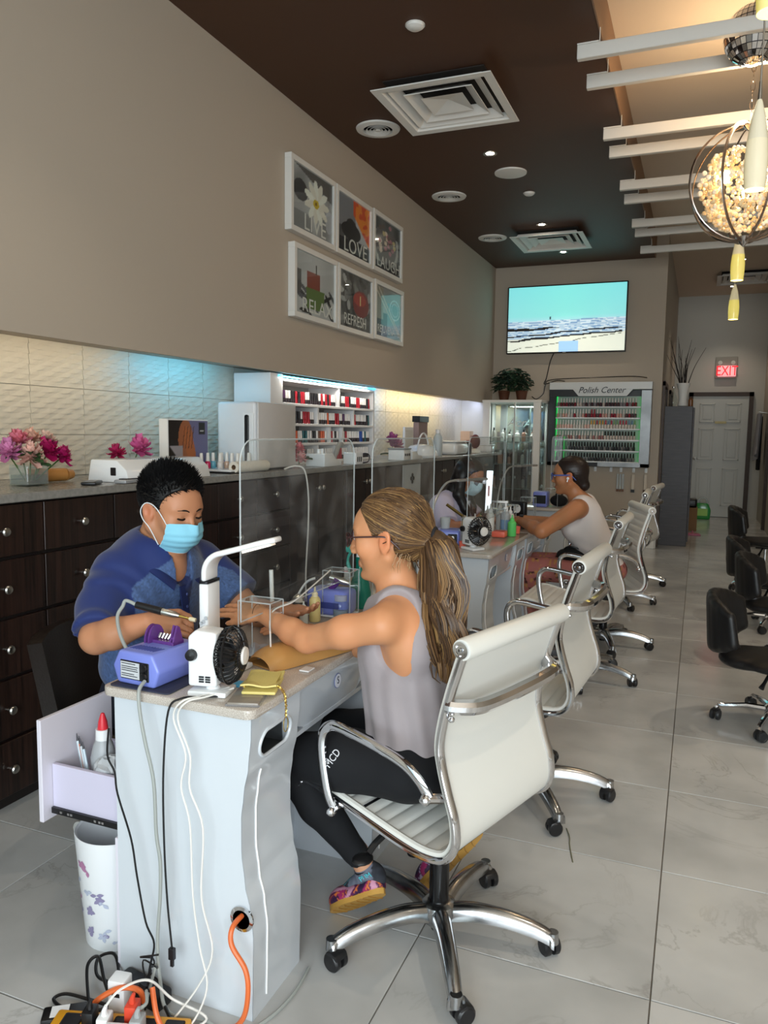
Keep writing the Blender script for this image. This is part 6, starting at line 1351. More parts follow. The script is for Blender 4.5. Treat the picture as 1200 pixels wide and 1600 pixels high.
    kn = MB(); kn.lathe([(.0, .21), (.022, .215), (.027, .235), (.027, .30), (.02, .305)], (.085, .0, 0), 20); CM['knob'] = kn.mesh('tension_knob', mat('gloss_black', '101012', .12), 20)
    li = MB(); li.cyl((-.0, 0, .16), (0, 0, .30), .014, None, 16); CM['piston'] = li.mesh('piston', M_CHROME)
    lj = MB(); lj.lathe([(.027, .105), (.0275, .235), (.024, .255), (.02, .262)], n=24); CM['column'] = lj.mesh('gas_column', mat('gloss_black', '101012', .12))
    hb = MB(); hb.lathe([(.03, .045), (.045, .06), (.052, .09), (.046, .108), (.034, .115), (.028, .116)], n=28); CM['hub'] = hb.mesh('hub', M_ALU)
    lw = MB(); lw.cyl((0, 0, .03), (0, 0, .06), .02, None, 16); CM['stub'] = lw.mesh('column_foot', M_BLACK)
    ar = MB(); P = catmull([(.035, 0, .088), (.10, 0, .098), (.18, 0, .094), (.25, 0, .08), (.290, 0, .066), (.315, 0, .052)], 5); n_ = len(P)
    vs = []; fs = []
    for i, p in enumerate(P):
        t_ = i / (n_ - 1); w_ = .026 - .010*t_ + (.006 if t_ > .88 else 0); h_ = .020 - .004*t_; 
        sec = [(-w_, -h_), (-w_*.95, h_*.3), (-w_*.55, h_*.95), (0, h_*1.1), (w_*.55, h_*.95), (w_*.95, h_*.3), (w_, -h_)]
        for (y, z) in sec: vs.append((p[0], y, p[2] + z))
    for i in range(n_ - 1):
        for k in range(6): a = i*7+k; fs.append((a, a+1, a+8, a+7))
        fs.append((i*7+6, i*7, i*7+7, i*7+13))
    fs.append(tuple(range(7))); fs.append(tuple((n_-1)*7+k for k in reversed(range(7))))
    bm = bmesh.new(); bv = [bm.verts.new(v) for v in vs]
    for f in fs: bm.faces.new([bv[i] for i in f])
    bmesh.ops.recalc_face_normals(bm, faces=bm.faces[:]); ar.bm(bm); ar.cyl((.31, 0, .045), (.31, 0, .075), .0165, .015, 14); CM['base_arm'] = ar.mesh('base_arm', M_ALU, 50)
def castor_mesh():
    c = MB(); R = .0255
    for sg in (-1, 1): c.lathe([(0, sg*.006), (R*.98, sg*.006), (R, sg*.010), (R, sg*.019), (R*.8, sg*.024), (0, sg*.0245)], (.018, 0, R), 20, 'y')
    c.prism([(-.0, .028), (.0, .048), (.018, .054), (.036, .048), (.042, .034), (.018, .03)], -.022, .022, 'y', .004, 2); c.cyl((0, 0, .04), (0, 0, .062), .0055, None, 8)
    return c.mesh('castor', mat('castor_black', '1c1c1e', .35))
def white_chair(lab, x, y, az, base_rot, lift=0., leverside=1, cast=None):
    if not CM: chair_meshes(); CM['castor'] = castor_mesh()
    t = thing('ribbed_office_chair', lab, 'chair', (x, y, 0), rad(az), 'white ribbed chairs along the manicure desks')
    def P_(k, name, par=t, dz=lift): return link(name, CM[k], par, (0, 0, dz))
    P_('sling', 'ribbed_sling'); P_('roll', 'top_roll'); P_('front', 'front_roll'); P_('brace', 'back_brace'); P_('bolts', 'brace_bolts')
    for sg in (-1, 1): P_(('rail', sg), 'side_rail'); P_(('edge', sg), 'edge_piping'); P_(('arm', sg), 'armrest')
    for k in [k for k in CM if isinstance(k, tuple) and k[0] == 'cap']: P_(k, 'end_cap')
    P_('cross', 'cross_bars'); P_('mech', 'tilt_mechanism'); P_('lever', 'tilt_lever'); P_('knob', 'tension_knob'); P_('piston', 'piston'); P_('column', 'gas_column', dz=0)
    h = link('base_hub', CM['hub'], t); P_('stub', 'column_foot', h, 0)
    rr = random.Random(int(x*1000 + y*77))
    for k in range(5):
        a = rad(base_rot - az + 72*k); o = link('base_arm', CM['base_arm'], t); o.rotation_euler = (0, 0, a)
        c = link('castor', CM['castor'], o, (.312, 0, .0)); c.rotation_euler = (0, 0, rad(cast[k]) if cast else rr.uniform(0, 6.28))
    return t
white_chair('white ribbed chrome chair nearest the camera, the ponytailed client sitting on it', -.60, 1.915, 163, 8)
white_chair('empty white ribbed chair just behind the ponytailed client\'s chair', -.55, 2.88, 176, 14, .035)
white_chair('third white ribbed chair from the camera, empty, at the third desk', -.575, 4.42, 178, -10, .01)
white_chair('white ribbed chair turned toward the camera under the woman in glasses', -.53, 5.20, 199, 0, .01)
white_chair('white ribbed chair just beyond the woman in glasses', -.585, 6.55, 180, 10, .01)
white_chair('farthest white ribbed chair, in front of the wall baseboard', -.54, 7.45, 174, 5, .01)

# ---------------------------------------------------------------- technicians' chair behind the man
t = thing('leather_chair', 'dark brown leather chair with rounded back behind the man in blue', 'chair', (-1.65, 2.0, 0), rad(0))
M_LEA = mat('dark_leather', '1c1512', .3, bump=(140, .25))
def backf(u, v):
    y = (u - .5) * .46 * (1 - .14*(1-v)) ; z = .40 + .355*v - .03*(abs(u-.5)*2)**5*v; x = -.22 - .05*v + .05*(abs(u-.5)*2)**2
    return (x, y, z)
MB().grid(backf, 18, 12, thick=.05).build('backrest', M_LEA, t, smooth=60); MB().box(-.22, .22, -.24, .24, .40, .47, .03, 4).build('seat', M_LEA, t); MB().cyl((0, 0, .1), (0, 0, .40), .025, None, 16).build('gas_column', M_BLACK, t)
for k in range(5):
    a = rad(72*k + 48); MB().tube([(.03*cos(a), .03*sin(a), .09), (.25*cos(a), .25*sin(a), .065)], [.02, .013], 8).build('base_leg', M_BLACK, t)
    w = MB()
    for sg in (-1, 1): w.lathe([(.016, sg*.006), (.028, sg*.008), (.028, sg*.02), (.016, sg*.022), (.0, sg*.02)], (.0, 0, .028), 18, 'y')
    o = w.build('castor', mat('grey_tyre', 'b8b8b4', .4), t, (.25*cos(a), .25*sin(a), 0)); MB().prism([(-.02, .03), (.02, .03), (.016, .06), (-.016, .06)], -.007, .007, 'y', .003, 1).build('castor_cover', M_BLACK, o)

# ---------------------------------------------------------------- black technician stools on the right
M_BV = mat('black_vinyl', '121214', .42, bump=(200, .08))
def stool(lab, x, y, az, zs=.50):
    t = thing('black_stool', lab, 'stool', (x, y, 0), rad(az), 'black stools on the right')
    b = Body((-.36, -.32, zs - .14), (.28, .32, zs + .32), .010)
    for k in range(11):      # curved wrap-around back
        a = pi + (k - 5) * .185; r = .285; hh = .145 * math.sqrt(max(.1, 1 - ((k - 5)/6.2)**2))
        cx, cy = r*cos(a), r*sin(a)*1.0; zc = zs + .125
        b.cap((cx, cy, zc - hh + .02), (cx - .02, cy, zc + hh - .02), .026, .024, .045)
    b.cap((-.20, 0, zs - .03), (-.26, 0, zs + .10), .05, .045, .03)
    b.mesh('backrest', M_BV, t, relax=6)
    s_ = Body((-.30, -.29, zs - .14), (.32, .29, zs + .06), .010)
    s_.ell((.04, 0, zs - .045), (.235, .235, .042), .02); s_.ell((-.15, 0, zs - .05), (.11, .16, .042), .03)
    s_.mesh('seat', M_BV, t, relax=3)
    MB().box(-.08, .08, -.06, .06, zs - .10, zs - .07, .006, 2).build('seat_plate', M_BLACK, t); MB().cyl((0, 0, .19), (0, 0, zs - .08), .014, None, 16).build('piston', M_CHROME, t); MB().cyl((0, 0, .06), (0, 0, .20), .024, None, 20).build('column', M_CHROME, t)
    MB().tube([(-.02, -.05, zs - .09), (-.04, -.12, zs - .13), (-.05, -.14, zs - .15)], [.008, .008, .013], 8).build('lever', M_BLACK, t)
    MB().lathe([(.03, .05), (.04, .07), (.038, .10), (.026, .11)], n=22).build('base_hub', M_CHROME, t)
    for k in range(5):
        a = rad(72*k + 100 - az + 8); o = MB().tube([(.03, 0, .085), (.12, 0, .088), (.24, 0, .07), (.255, 0, .055)], [.016, .014, .011, .012], 8, flat=1.).build('base_leg', M_CHROME, t); o.rotation_euler = (0, 0, a)
        w = MB()
        for sg in (-1, 1): w.lathe([(.0, sg*.020), (.016, sg*.021), (.018, sg*.023), (.024, sg*.022), (.026, sg*.018), (.026, sg*.008), (0, sg*.006)], (.012, 0, .026), 18, 'y')
        c = w.build('castor', mat('castor_dark', '26282a', .4), o, (.25, 0, 0)); MB().prism([(-.012, .028), (.03, .045), (.02, .056), (-.006, .056)], -.018, .018, 'y', .004, 1).build('castor_hood', M_BLACK, c); c.rotation_euler = (0, 0, 1.2*k)
    return t
stool('nearest black wrap-back stool at the right edge of the photo', .40, 4.05, -8, .37)
stool('second black wrap-back stool from the camera on the right', .57, 5.2, -8, .41)
stool('third black stool, set slightly left of the second on the right', .55, 6.2, -5, .39)
stool('farthest black wrap-back stool near the hallway', .60, 7.6, -5, .50)
t = thing('draped_jacket', 'red and black jacket with pale lining over a chair at the right edge', 'jacket', (.78, 6.85, 0)); t.scale = (1, 1, .80)
MB().grid(lambda u, v: (-.16 + .34*u + .02*sin(v*9), -.12 + .24*v, .98 - .9*(u - .95)**2 - .015*sin(v*14)), 16, 16, thick=.02).build('red_sleeve', mat('red_fabric', '9a1c30', .7, noise=(14, .4)), t, smooth=60)
MB().grid(lambda u, v: (-.19 + .30*u, -.13 + .26*v, .80 - .4*(u-.8)**2 - .10*(1-u)), 12, 12, thick=.16).build('black_body', mat('black_fabric', '101014', .85), t, smooth=60)
MB().grid(lambda u, v: (-.10 + .16*v + .015*sin(u*20), -.16 + .3*u, .28 + .42*v), 20, 8, thick=.015).build('pale_lining', mat('pale_fabric', 'aeaab0', .8), t, smooth=60)
MB().box(-.05, .25, -.15, .15, .45, .60, .04, 3).build('seat_cushion', M_BV, t); MB().cyl((.1, 0, .0), (.1, 0, .45), .03, None, 16).build('pedestal', M_CHROME, t)

# ================================================================== PEOPLE
def rotm(az, pitch=0., roll=0.):
    """columns: forward, left, up; pitch > 0 looks down"""
    A = Matrix.Rotation(rad(az), 3, 'Z') @ Matrix.Rotation(rad(pitch), 3, 'Y') @ Matrix.Rotation(rad(roll), 3, 'X')
    return np.array(A)
def skin_col(base, lips=None, H=None, blush=.0):
    base = np.array([int(base[i:i+2], 16) / 255 for i in (0, 2, 4)])
    def f(V):
        c = np.tile(base, (len(V), 1)); n_ = vnoise(V, 28, 3)[:, None]; c = c * (1 + .025 * n_) + np.array([[.012, 0, 0]]) * n_
        if H is not None:
            q = (V - H[0]) @ H[1] / H[2]
            if lips is not None:
                m = (q[:, 0] > .085) & (np.abs(q[:, 1]) < .020) & (np.abs(q[:, 2] + .0655) < .0075 - .2*np.abs(q[:, 1])); c[m] = lips
            e = np.exp(-(((q[:, 0] + .005)/.03)**2 + ((np.abs(q[:, 1]) - .08)/.015)**2 + (q[:, 2]/.035)**2)); c += e[:, None] * np.array([[.05, -.03, -.03]])
        return c
    return f
def head(b, c, R, s=1., face=True, ears=True, jaw=1.):
    c = np.array(c)
    P = lambda x, y, z: c + R @ np.array((x, y, z)) * s
    E = lambda p, r, k=.012, op='add': b.ell(P(*p), tuple(q * s for q in r), k * s, op, R)
    E((-.012, 0, .038), (.098, .076, .086)); E((.045, 0, .028), (.052, .064, .060), .02); E((.030, 0, -.035), (.060, .058, .072), .03)
    for y in (-1, 1):
        b.cap(P(-.005, y*.056*jaw, -.045), P(.055, y*.022, -.096), .020*s, .015*s, .022*s)
        E((.058, y*.042, -.018), (.026, .024, .030), .018)
        b.cap(P(.082, y*.014, .030), P(.070, y*.048, .028), .008*s, .008*s, .014*s)
    E((.072, 0, -.098), (.020, .024, .016), .016)
    b.cap(P(.090, 0, .020), P(.109, 0, -.024), .0072*s, .0092*s, .010*s)
    for y in (-1, 1): E((.100, y*.0115, -.031), (.012, .0085, .009), .006)
    for y in (-1, 1):
        E((.094, y*.033, .008), (.013, .019, .011), .010, 'sub'); E((.0745, y*.032, .008), (.0165, .0165, .0135), .003)
        b.cap(P(.0885, y*.020, .0155), P(.0815, y*.047, .0135), .0028*s, .0026*s, .004*s)
    if face:
        b.cap(P(.085, -.017, -.0625), P(.0905, 0, -.0612), .004*s, .0052*s, .005*s); b.cap(P(.0905, 0, -.0612), P(.085, .017, -.0625), .0052*s, .004*s, .005*s)
        b.cap(P(.084, -.014, -.0700), P(.0885, 0, -.0712), .0045*s, .0058*s, .005*s); b.cap(P(.0885, 0, -.0712), P(.084, .014, -.0700), .0058*s, .0045*s, .008*s)
    if ears:
        for y in (-1, 1):
            Re = R @ np.array(Matrix.Rotation(rad(-22*y), 3, 'Z')) @ np.array(Matrix.Rotation(rad(-12), 3, 'Y'))
            q = P(-.008, y*.0775, -.004)
            b.ell(q, (.019*s, .0075*s, .033*s), .006*s, 'add', Re)
            b.ell(q + R @ np.array((.003, y*.006, .006))*s, (.010*s, .006*s, .016*s), .003*s, 'sub', Re)
            b.cap(P(.008, y*.073, -.012), P(-.002, y*.076, -.030), .005*s, .006*s, .004*s)
    return P
def hand(b, W, d, n, s=1., side=1, curl=(.15, .2, .25, .3), spread=.08, thumb=(.7, .5, .0), lens=(1, 1.08, 1.0, .8), fcurl=None):
    """W wrist, d finger direction, n back-of-hand normal; side=+1: thumb towards cross(d, n)"""
    W = np.array(W, float); d = np.array(d, float); d /= np.linalg.norm(d); n = np.array(n, float); n -= d*(n@d); n /= np.linalg.norm(n); u = np.cross(d, n) * side
    s_ = s
    b.ell(W + d*.045*s_, (.05*s_, .038*s_, .0145*s_), .012, 'add', np.stack([d, u, n], 1))
    tips = []
    for k in range(4):
        off = (1.5 - k) * .0195 * s_; root = W + d*(.082 - .004*abs(1.5-k))*s_ + u*off + n*.001
        b.cap(W + d*.03*s_ + u*off*.8, root, .0115*s_, .0098*s_, .006)
        dk = d + u*spread*(1.5-k)*.6; dk /= np.linalg.norm(dk); p = root; a = curl[k]; segs = [.040, .025, .019]; rr_ = [.0094, .0085, .0078, .0066]
        for q in range(3):
            ang = a*(q+1) if fcurl is None else sum(fcurl[k][:q+1]); v = dk*math.cos(ang) - n*math.sin(ang); p2 = p + v*segs[q]*lens[k]*s_
            b.cap(p, p2, rr_[q]*s_, rr_[q+1]*s_, .003); p = p2
        tips.append((p, v))
    t0 = W + d*.018*s_ + u*.018*s_; t1 = t0 + (d*thumb[0] + u*thumb[1] - n*thumb[2])*.040*s_/max(.3, math.hypot(thumb[0], thumb[1], thumb[2])); v2 = (d*(thumb[0]+.35) + u*(thumb[1]-.15) - n*thumb[2]); v2 /= np.linalg.norm(v2)
    t2 = t1 + v2*.032*s_; t3 = t2 + v2*.022*s_
    b.cap(t0, t1, .0145*s_, .012*s_, .008); b.cap(t1, t2, .0115*s_, .0100*s_, .004); b.cap(t2, t3, .0100*s_, .0078*s_, .003)
    return tips, (t3, v2)
def nails(parent, tips, n, off, m, s=1.):
    mb = MB(); n = np.array(n, float)
    for p, v in tips:
        v = v/np.linalg.norm(v); nn = n - v*(n@v); nn /= np.linalg.norm(nn); u = np.cross(v, nn); o = p - v*.003*s + nn*.0052*s - off
        mb.grid(lambda a, c: (o + v*(c-.35)*.014*s + u*(a-.5)*.011*s*(1-.3*c*c) - nn*((a-.5)**2*.012*s + .002*c*c))[:].tolist(), 4, 4)
    return mb.build('fingernails', m, parent, smooth=60)
def person(lab, base): return thing('person', lab, 'person', base)
SK = lambda n_, c: mat(n_, c, .48, vcol='Col', sub=.12)
def strands(name, curves, widths, cols, m, parent, off, n=3):
    """hair locks: thin tapered tubes with a colour each"""
    mb = MB(); mb.c = []
    for pts, w_, c in zip(curves, widths, cols):
        k = len(pts); mb.tube([Vector(p) - Vector(off) for p in pts], [w_ * (1 - .75*(i/(k-1))**3) for i in range(k)], n, col=lin(c) if isinstance(c, str) else c)
    return mb.build(name, m, parent, smooth=80)

# ---------------------------------------------------------------- the man
mo = (-1.62, 1.97, 0); o_ = np.array(mo)
man = person('man in navy polo shirt and blue mask, seated, holding a nail drill', mo)
hc = np.array((-1.475, 1.905, 1.152)); RM = rotm(-14, 15, 0); ms = 1.0
b = Body((-1.86, 1.50, .38), (-.93, 2.42, 1.34), .0044)
PM_ = head(b, hc, RM, ms, face=False, jaw=1.08)
b.cap((-1.515, 1.92, 1.105), (-1.548, 1.925, 1.00), .060, .064, .03); b.cap((-1.47, 1.905, 1.06), (-1.50, 1.91, .97), .040, .055, .03); b.cap((-1.51, 1.91, .97), (-1.52, 1.905, .90), .055, .05, .03)
b.cap((-1.58, 1.93, .95), (-1.62, 1.95, .60), .12, .13, .05); b.cap((-1.56, 1.83, .955), (-1.55, 2.05, .955), .055, .055, .03)
b.chain([(-1.595, 1.80, .935), (-1.570, 1.708, .885), (-1.512, 1.622, .820)], [.048, .046, .043], .02); b.chain([(-1.512, 1.620, .822), (-1.45, 1.622, .84), (-1.345, 1.635, .880)], [.045, .043, .027], .015)
b.chain([(-1.53, 2.14, .955), (-1.34, 2.13, .80)], [.06, .048], .03); b.chain([(-1.34, 2.13, .80), (-1.27, 2.09, .81), (-1.13, 2.0, .855)], [.047, .045, .027], .015)
# right hand closed round the handpiece, knuckles up towards the camera
nR = (.10, -.62, .78)
tR, thR = hand(b, (-1.345, 1.635, .882), (.93, .20, .06), nR, 1.02, side=1, spread=.05, fcurl=[(.55, .75, .5), (.8, .95, .7), (.85, 1.0, .7), (.8, .9, .6)], thumb=(.75, .55, .15))
# left hand palm up under the client's fingers
nL = (-.15, .25, -.95)
tL, thL = hand(b, (-1.125, 1.995, .862), (.80, -.55, .08), nL, 1.02, side=-1, spread=.12, curl=(.12, .16, .2, .22), thumb=(.35, .8, .35))
b.mesh('body', SK('man_skin', None), man, skin_col('b98260', None, (hc, RM, ms)), 2, off=mo)
nails(man, tR + [thR], nR, o_, mat('nail_pink', 'd9a58c', .25)); nails(man, tL + [thL], nL, o_, mat('nail_pink', 'd9a58c', .25))
# polo shirt
s_ = Body((-1.92, 1.46, .36), (-1.15, 2.44, 1.12), .0055)
s_.cap((-1.562, 1.932, .95), (-1.592, 1.945, .72), .148, .142, .05); s_.cap((-1.60, 1.955, .72), (-1.60, 1.965, .46), .13, .14, .05); s_.cap((-1.61, 1.91, .66), (-1.61, 2.03, .66), .11, .11, .05)
s_.cap((-1.575, 1.81, .965), (-1.555, 2.07, .965), .080, .080, .05); s_.cap((-1.54, 1.90, 1.0), (-1.555, 1.94, 1.0), .085, .085, .04)
s_.cap((-1.595, 1.80, .945), (-1.572, 1.71, .897), .070, .066, .05); s_.cap((-1.572, 1.71, .897), (-1.517, 1.630, .832), .066, .066, .02, flat=True); s_.ell((-1.54, 1.80, .87), (.085, .075, .10), .04)
s_.cap((-1.54, 2.13, .95), (-1.385, 2.135, .835), .08, .083, .035, flat=True)
s_.cap((-1.495, 1.909, 1.05), (-1.398, 1.892, .915), .056, .016, .006, 'sub'); s_.cap((-1.49, 1.91, 1.13), (-1.55, 1.925, 1.02), .070, .062, .008, 'sub')
s_.half((-1.6, 1.95, .42), (0, 0, -1))
def mfold(P):
    a = .0022*vnoise(P*np.array([[1, 1, 1.6]]), 26, 5); r = np.linalg.norm(P - np.array([[-1.56, 1.70, .86]]), axis=1); a += .004*np.sin(r*150)*np.exp(-((r-.09)/.06)**2)
    r = np.abs(P[:, 2] - .60); a += .004*np.sin(P[:, 2]*60 + P[:, 0]*20)*np.exp(-(r/.08)**2); return a
s_.warp(mfold)
def mshirt(V):
    c = np.tile(np.array([.085, .165, .40]), (len(V), 1)); h = np.tile(np.array([.26, .355, .53]), (len(V), 1)); h = h * (1 + .10*np.random.RandomState(1).randn(len(V), 1)*.8)
    # heather front and sides below a yoke seam running from the armpit to the collar
    yy = np.abs(V[:, 1] - 1.93); front = (V[:, 0] > -1.60) | (V[:, 2] < .80); seam = 1.035 - .62*(yy - .03).clip(0, 1)
    m = (V[:, 2] < seam) & (yy < .185 + .02*(V[:, 2] < .8)) & front; c[m] = h[m]
    pk = (np.abs(V[:, 1] - 1.905) < .020) & (V[:, 2] > .86) & (V[:, 0] > -1.55); c[pk] = (.07, .125, .30); return c
sh = s_.mesh('polo_shirt', mat('polo_fabric', None, .72, vcol='Col', bump=(500, .15), sheen=.2), man, mshirt, 2, off=mo)
# collar, placket, buttons
MC = mat('collar_navy', '16265a', .7)
ZB, YB_ = (-1.612, 1.925), None
for sg in (-1, 1):
    inn = catmull([(-1.615, 1.926, 1.062), (-1.590, 1.924 + sg*.060, 1.060), (-1.540, 1.918 + sg*.073, 1.040), (-1.480, 1.906 + sg*.052, .990), (-1.428, 1.896 + sg*.018, .935)], 6)
    out = catmull([(-1.648, 1.928, 1.030), (-1.618, 1.926 + sg*.085, 1.028), (-1.545, 1.918 + sg*.112, 1.008), (-1.455, 1.905 + sg*.100, .968), (-1.408, 1.893 + sg*.062, .925)], 6); N2 = len(inn) - 1
    def cf(u, v):
        f_ = u*N2; j = min(N2 - 1, int(f_)); p = inn[j].lerp(inn[j+1], f_-j); q = out[j].lerp(out[j+1], f_-j); r_ = p.lerp(q, v); r_.z += .014*sin(pi*v)*(1 - .3*u); return (r_ - Vector(mo))[:]
    MB().grid(cf, 24, 5, thick=.004*sg).build('collar', MC, man, smooth=60)
mb = MB(); mb.grid(lambda u, v: (-1.412 - .012*v - o_[0], 1.893 + (u-.5)*.03 - o_[1], .84 + .085*v), 2, 6, thick=.004); pl_ = mb.build('placket', MC, man, smooth=60)
for z in (.862, .90): MB().ball((-1.410 - o_[0], 1.893 - o_[1], z), .005, 8, 6, (.5, 1, 1)).build('button', mat('button_blue', '40508a', .3), man)
# trousers / legs
lg = Body((-1.80, 1.75, .0), (-1.08, 2.2, .66), .009)
for y in (-1, 1):
    yy = 1.97 + y*.09; lg.chain([(-1.62, yy, .53), (-1.26, yy + y*.02, .50)], [.085, .07], .03); lg.chain([(-1.26, yy + y*.02, .50), (-1.33, yy, .08)], [.066, .045], .02); lg.cap((-1.34, yy, .045), (-1.20, yy, .035), .042, .034, .01)
lg.cap((-1.62, 1.90, .55), (-1.62, 2.04, .55), .11, .11, .03)
lg.mesh('trousers', mat('dark_trousers', '1c2030', .8), man, None, 2, off=mo)
# short black hair
hb_ = Body(hc - .16, hc + .17, .0038)
hb_.ell(PM_(-.016, 0, .045), (.106*ms, .0835*ms, .094*ms), .01, 'add', RM); hb_.ell(PM_(.085, 0, .022), (.062*ms, .105*ms, .066*ms), .012, 'sub', RM); hb_.ell(PM_(.055, 0, -.05), (.09*ms, .13*ms, .072*ms), .010, 'sub', RM); hb_.cap(PM_(-.06, -.12, -.085), PM_(-.06, .12, -.085), .055, .055, .012, 'sub')
hb_.ell(PM_(0, -.075, -.004), (.024, .03, .033), .006, 'sub', RM); hb_.ell(PM_(0, .075, -.004), (.024, .03, .033), .006, 'sub', RM)
M_BH = mat('black_hair', '0b0a0b', .55)
hair = hb_.mesh('hair', M_BH, man, None, 2, off=mo)
mb = MB(); rr = random.Random(12); hv = hair.data.vertices; UPH = Vector(RM @ np.array((.45, 0, .9))).normalized()
for k in range(5200):
    v = hv[rr.randrange(len(hv))]; nn = v.normal; p = v.co; q = RM.T @ (np.array(p) + o_ - hc); top = min(1, max(0, (q[2] - .03)/.08))
    d_ = (nn*.6 + UPH*(.25 + .6*top) + Vector([rr.uniform(-.25, .25) for _ in range(3)])).normalized(); L_ = (.006 + .015*top)*rr.uniform(.6, 1.2)
    mb.tube([p - nn*.003, p + d_*L_*.6, p + d_*L_ + nn*.001], [.0017, .0011, .0003], 3, caps=False)
mb.build('hair_spikes', M_BH, man, smooth=80)['kind'] = 'stuff'
def brow(P, y, m, par, o, thick=.0032, z=.031, x=.0945):
    mb = MB(); pts = [P(x + .001, y*.013, z - .004), P(x, y*.026, z + .001), P(x - .010, y*.046, z - .002)]; mb.tube([Vector(p - o) for p in catmull2(pts)], [thick*.8]*3 + [thick]*3 + [thick*.4]*3, 5, flat=.6); return mb.build('eyebrow', m, par)
def catmull2(pts): return [np.array(p) for p in catmull([tuple(p) for p in pts], 4)]
for y in (-1, 1):
    brow(PM_, y, M_BH, man, o_, .0046)
    MB().tube([Vector(p - o_) for p in catmull2([PM_(.0915, y*.020, .0055), PM_(.0935, y*.031, .003), PM_(.087, y*.046, .0055)])], [.0014] + [.0029]*7 + [.0012], 5).build('eyelash_line', mat('lash_black', '120c0a', .5), man)
# surgical mask
M_MSK = mat('mask_blue', '8cd0e8', .75, bump=(300, .15)); M_MSKW = mat('mask_white', 'dfe8ec', .8)
def mk(u, v, sh=0.):
    y = (u - .5)*2; a = y*1.12; z = -.005 - .101*v; bulge = .018*sin(pi*min(1, v*1.15)) ; nose = .016*math.exp(-(y/.16)**2)*max(0, 1 - v*2.0)
    r = .082; x = .030 + (r + bulge)*cos(a*.98)*.98 + nose - .022*v**3 - .02*(1-cos(a))*v; yy = (.070 + .006*sin(pi*v))*sin(a)*1.0 * (1 - .20*v**2.5); pl = .0016*sin(v*30 + y*1.5)*(v > .22)*(v < .9)
    return (PM_(x + pl + sh, yy, z - .010*abs(y)**2*(1 - v)) - o_).tolist()
MB().grid(lambda u, v: mk(u, v), 32, 26, thick=.0016).build('mask', M_MSK, man, smooth=60)
MB().grid(lambda u, v: mk(u, v*.10, .0012), 32, 3, thick=-.001).build('mask_nose_band', M_MSKW, man, smooth=60)
MB().tube([Vector(mk(u, 1.0, .0005)) for u in np.linspace(0, 1, 28)], .0016, 5).tube([Vector(mk(0, v, .0005)) for v in np.linspace(0, 1, 10)], .0013, 5).tube([Vector(mk(1, v, .0005)) for v in np.linspace(0, 1, 10)], .0013, 5).build('mask_edge', M_MSKW, man)
for y in (-1, 1):
    u_ = 0 if y < 0 else 1
    MB().tube([Vector(p) for p in catmull([tuple(mk(u_, .04)), tuple(PM_(.035, y*.078, .018) - o_), tuple(PM_(.006, y*.083, .028) - o_), tuple(PM_(-.018, y*.086, .020) - o_), tuple(PM_(-.028, y*.088, -.006) - o_), tuple(PM_(-.016, y*.083, -.030) - o_), tuple(PM_(.010, y*.076, -.048) - o_), tuple(mk(u_, .93))], 5)], .0016, 6).build('ear_loop', M_MSKW, man)
t = thing('drill_handpiece', 'black and steel nail drill handpiece held in the man\'s right hand', 'handpiece', (0, 0, 0))
ha, hb2 = Vector((-1.365, 1.612, .930)), Vector((-1.225, 1.640, .903)); hd = (hb2 - ha).normalized()
MB().tube([ha, ha + hd*.075], [.0095, .0105], 14).build('grip', M_BLACK, t); MB().tube([ha + hd*.0755, ha + hd*.11, ha + hd*.125], [.0095, .009, .005], 14).build('steel_nose', M_STEEL, t)
MB().tube([ha + hd*.1255, ha + hd*.155], .0032, 8).build('shank', mat('gold_metal', 'd8b860', .25, 1.), t); MB().tube([ha + hd*.153, ha + hd*.158, ha + hd*.172], [.004, .0062, .0055], 12).build('sanding_bit', mat('ceramic_bit', 'e8dcb8', .5), t)
MB().tube(catmull([tuple(ha), tuple(ha - hd*.03 + Vector((0, 0, .004))), (-1.40, 1.60, .925), (-1.405, 1.585, .90), (-1.375, 1.56, .86), (-1.335, 1.545, .82), (-1.30, 1.535, .80), (-1.28, 1.53, .79)], 7), .0048, 8).build('cord', mat('grey_cable', '9ea3a0', .5), t)

# ---------------------------------------------------------------- the ponytailed client
wo = (-.66, 1.88, 0); o_w = np.array(wo)
wom = person('girl with long wavy ponytail, glasses and grey tank top, arm on the desk', wo)
whc = np.array((-.743, 1.870, 1.120)); RW = rotm(186, 6, 0); ws = .98
b = Body((-1.32, 1.62, .34), (-.47, 2.17, 1.27), .0044)
PW = head(b, whc, RW, ws)
b.cap((-.735, 1.872, 1.045), (-.700, 1.876, .955), .050, .054, .03)
b.cap((-.70, 1.875, .90), (-.69, 1.875, .60), .095, .10, .05); b.cap((-.698, 1.765, .925), (-.69, 1.99, .925), .052, .052, .04)
b.ell((-.655, 1.80, .86), (.06, .07, .09), .04); b.ell((-.655, 1.95, .86), (.06, .07, .09), .04)
b.chain([(-.700, 1.715, .922), (-.80, 1.715, .895), (-.925, 1.75, .852)], [.045, .038, .0335], .03); b.chain([(-.925, 1.75, .852), (-.985, 1.775, .862), (-1.105, 1.825, .884)], [.035, .0345, .022], .014)
b.chain([(-.695, 2.03, .915), (-.78, 1.985, .75)], [.05, .037], .03); b.chain([(-.78, 1.985, .75), (-.88, 1.98, .785), (-1.04, 1.985, .805)], [.038, .034, .023], .012)
nW = (.05, -.45, .89)
tW, thW = hand(b, (-1.105, 1.825, .886), (-.97, .17, .02), nW, .95, side=-1, spread=.16, curl=(.05, .07, .10, .12), thumb=(.8, .45, .2))
tW2, thW2 = hand(b, (-1.04, 1.985, .807), (-.95, -.1, .02), (0, 0, 1), .95, side=1, curl=(.1, .12, .14, .16))
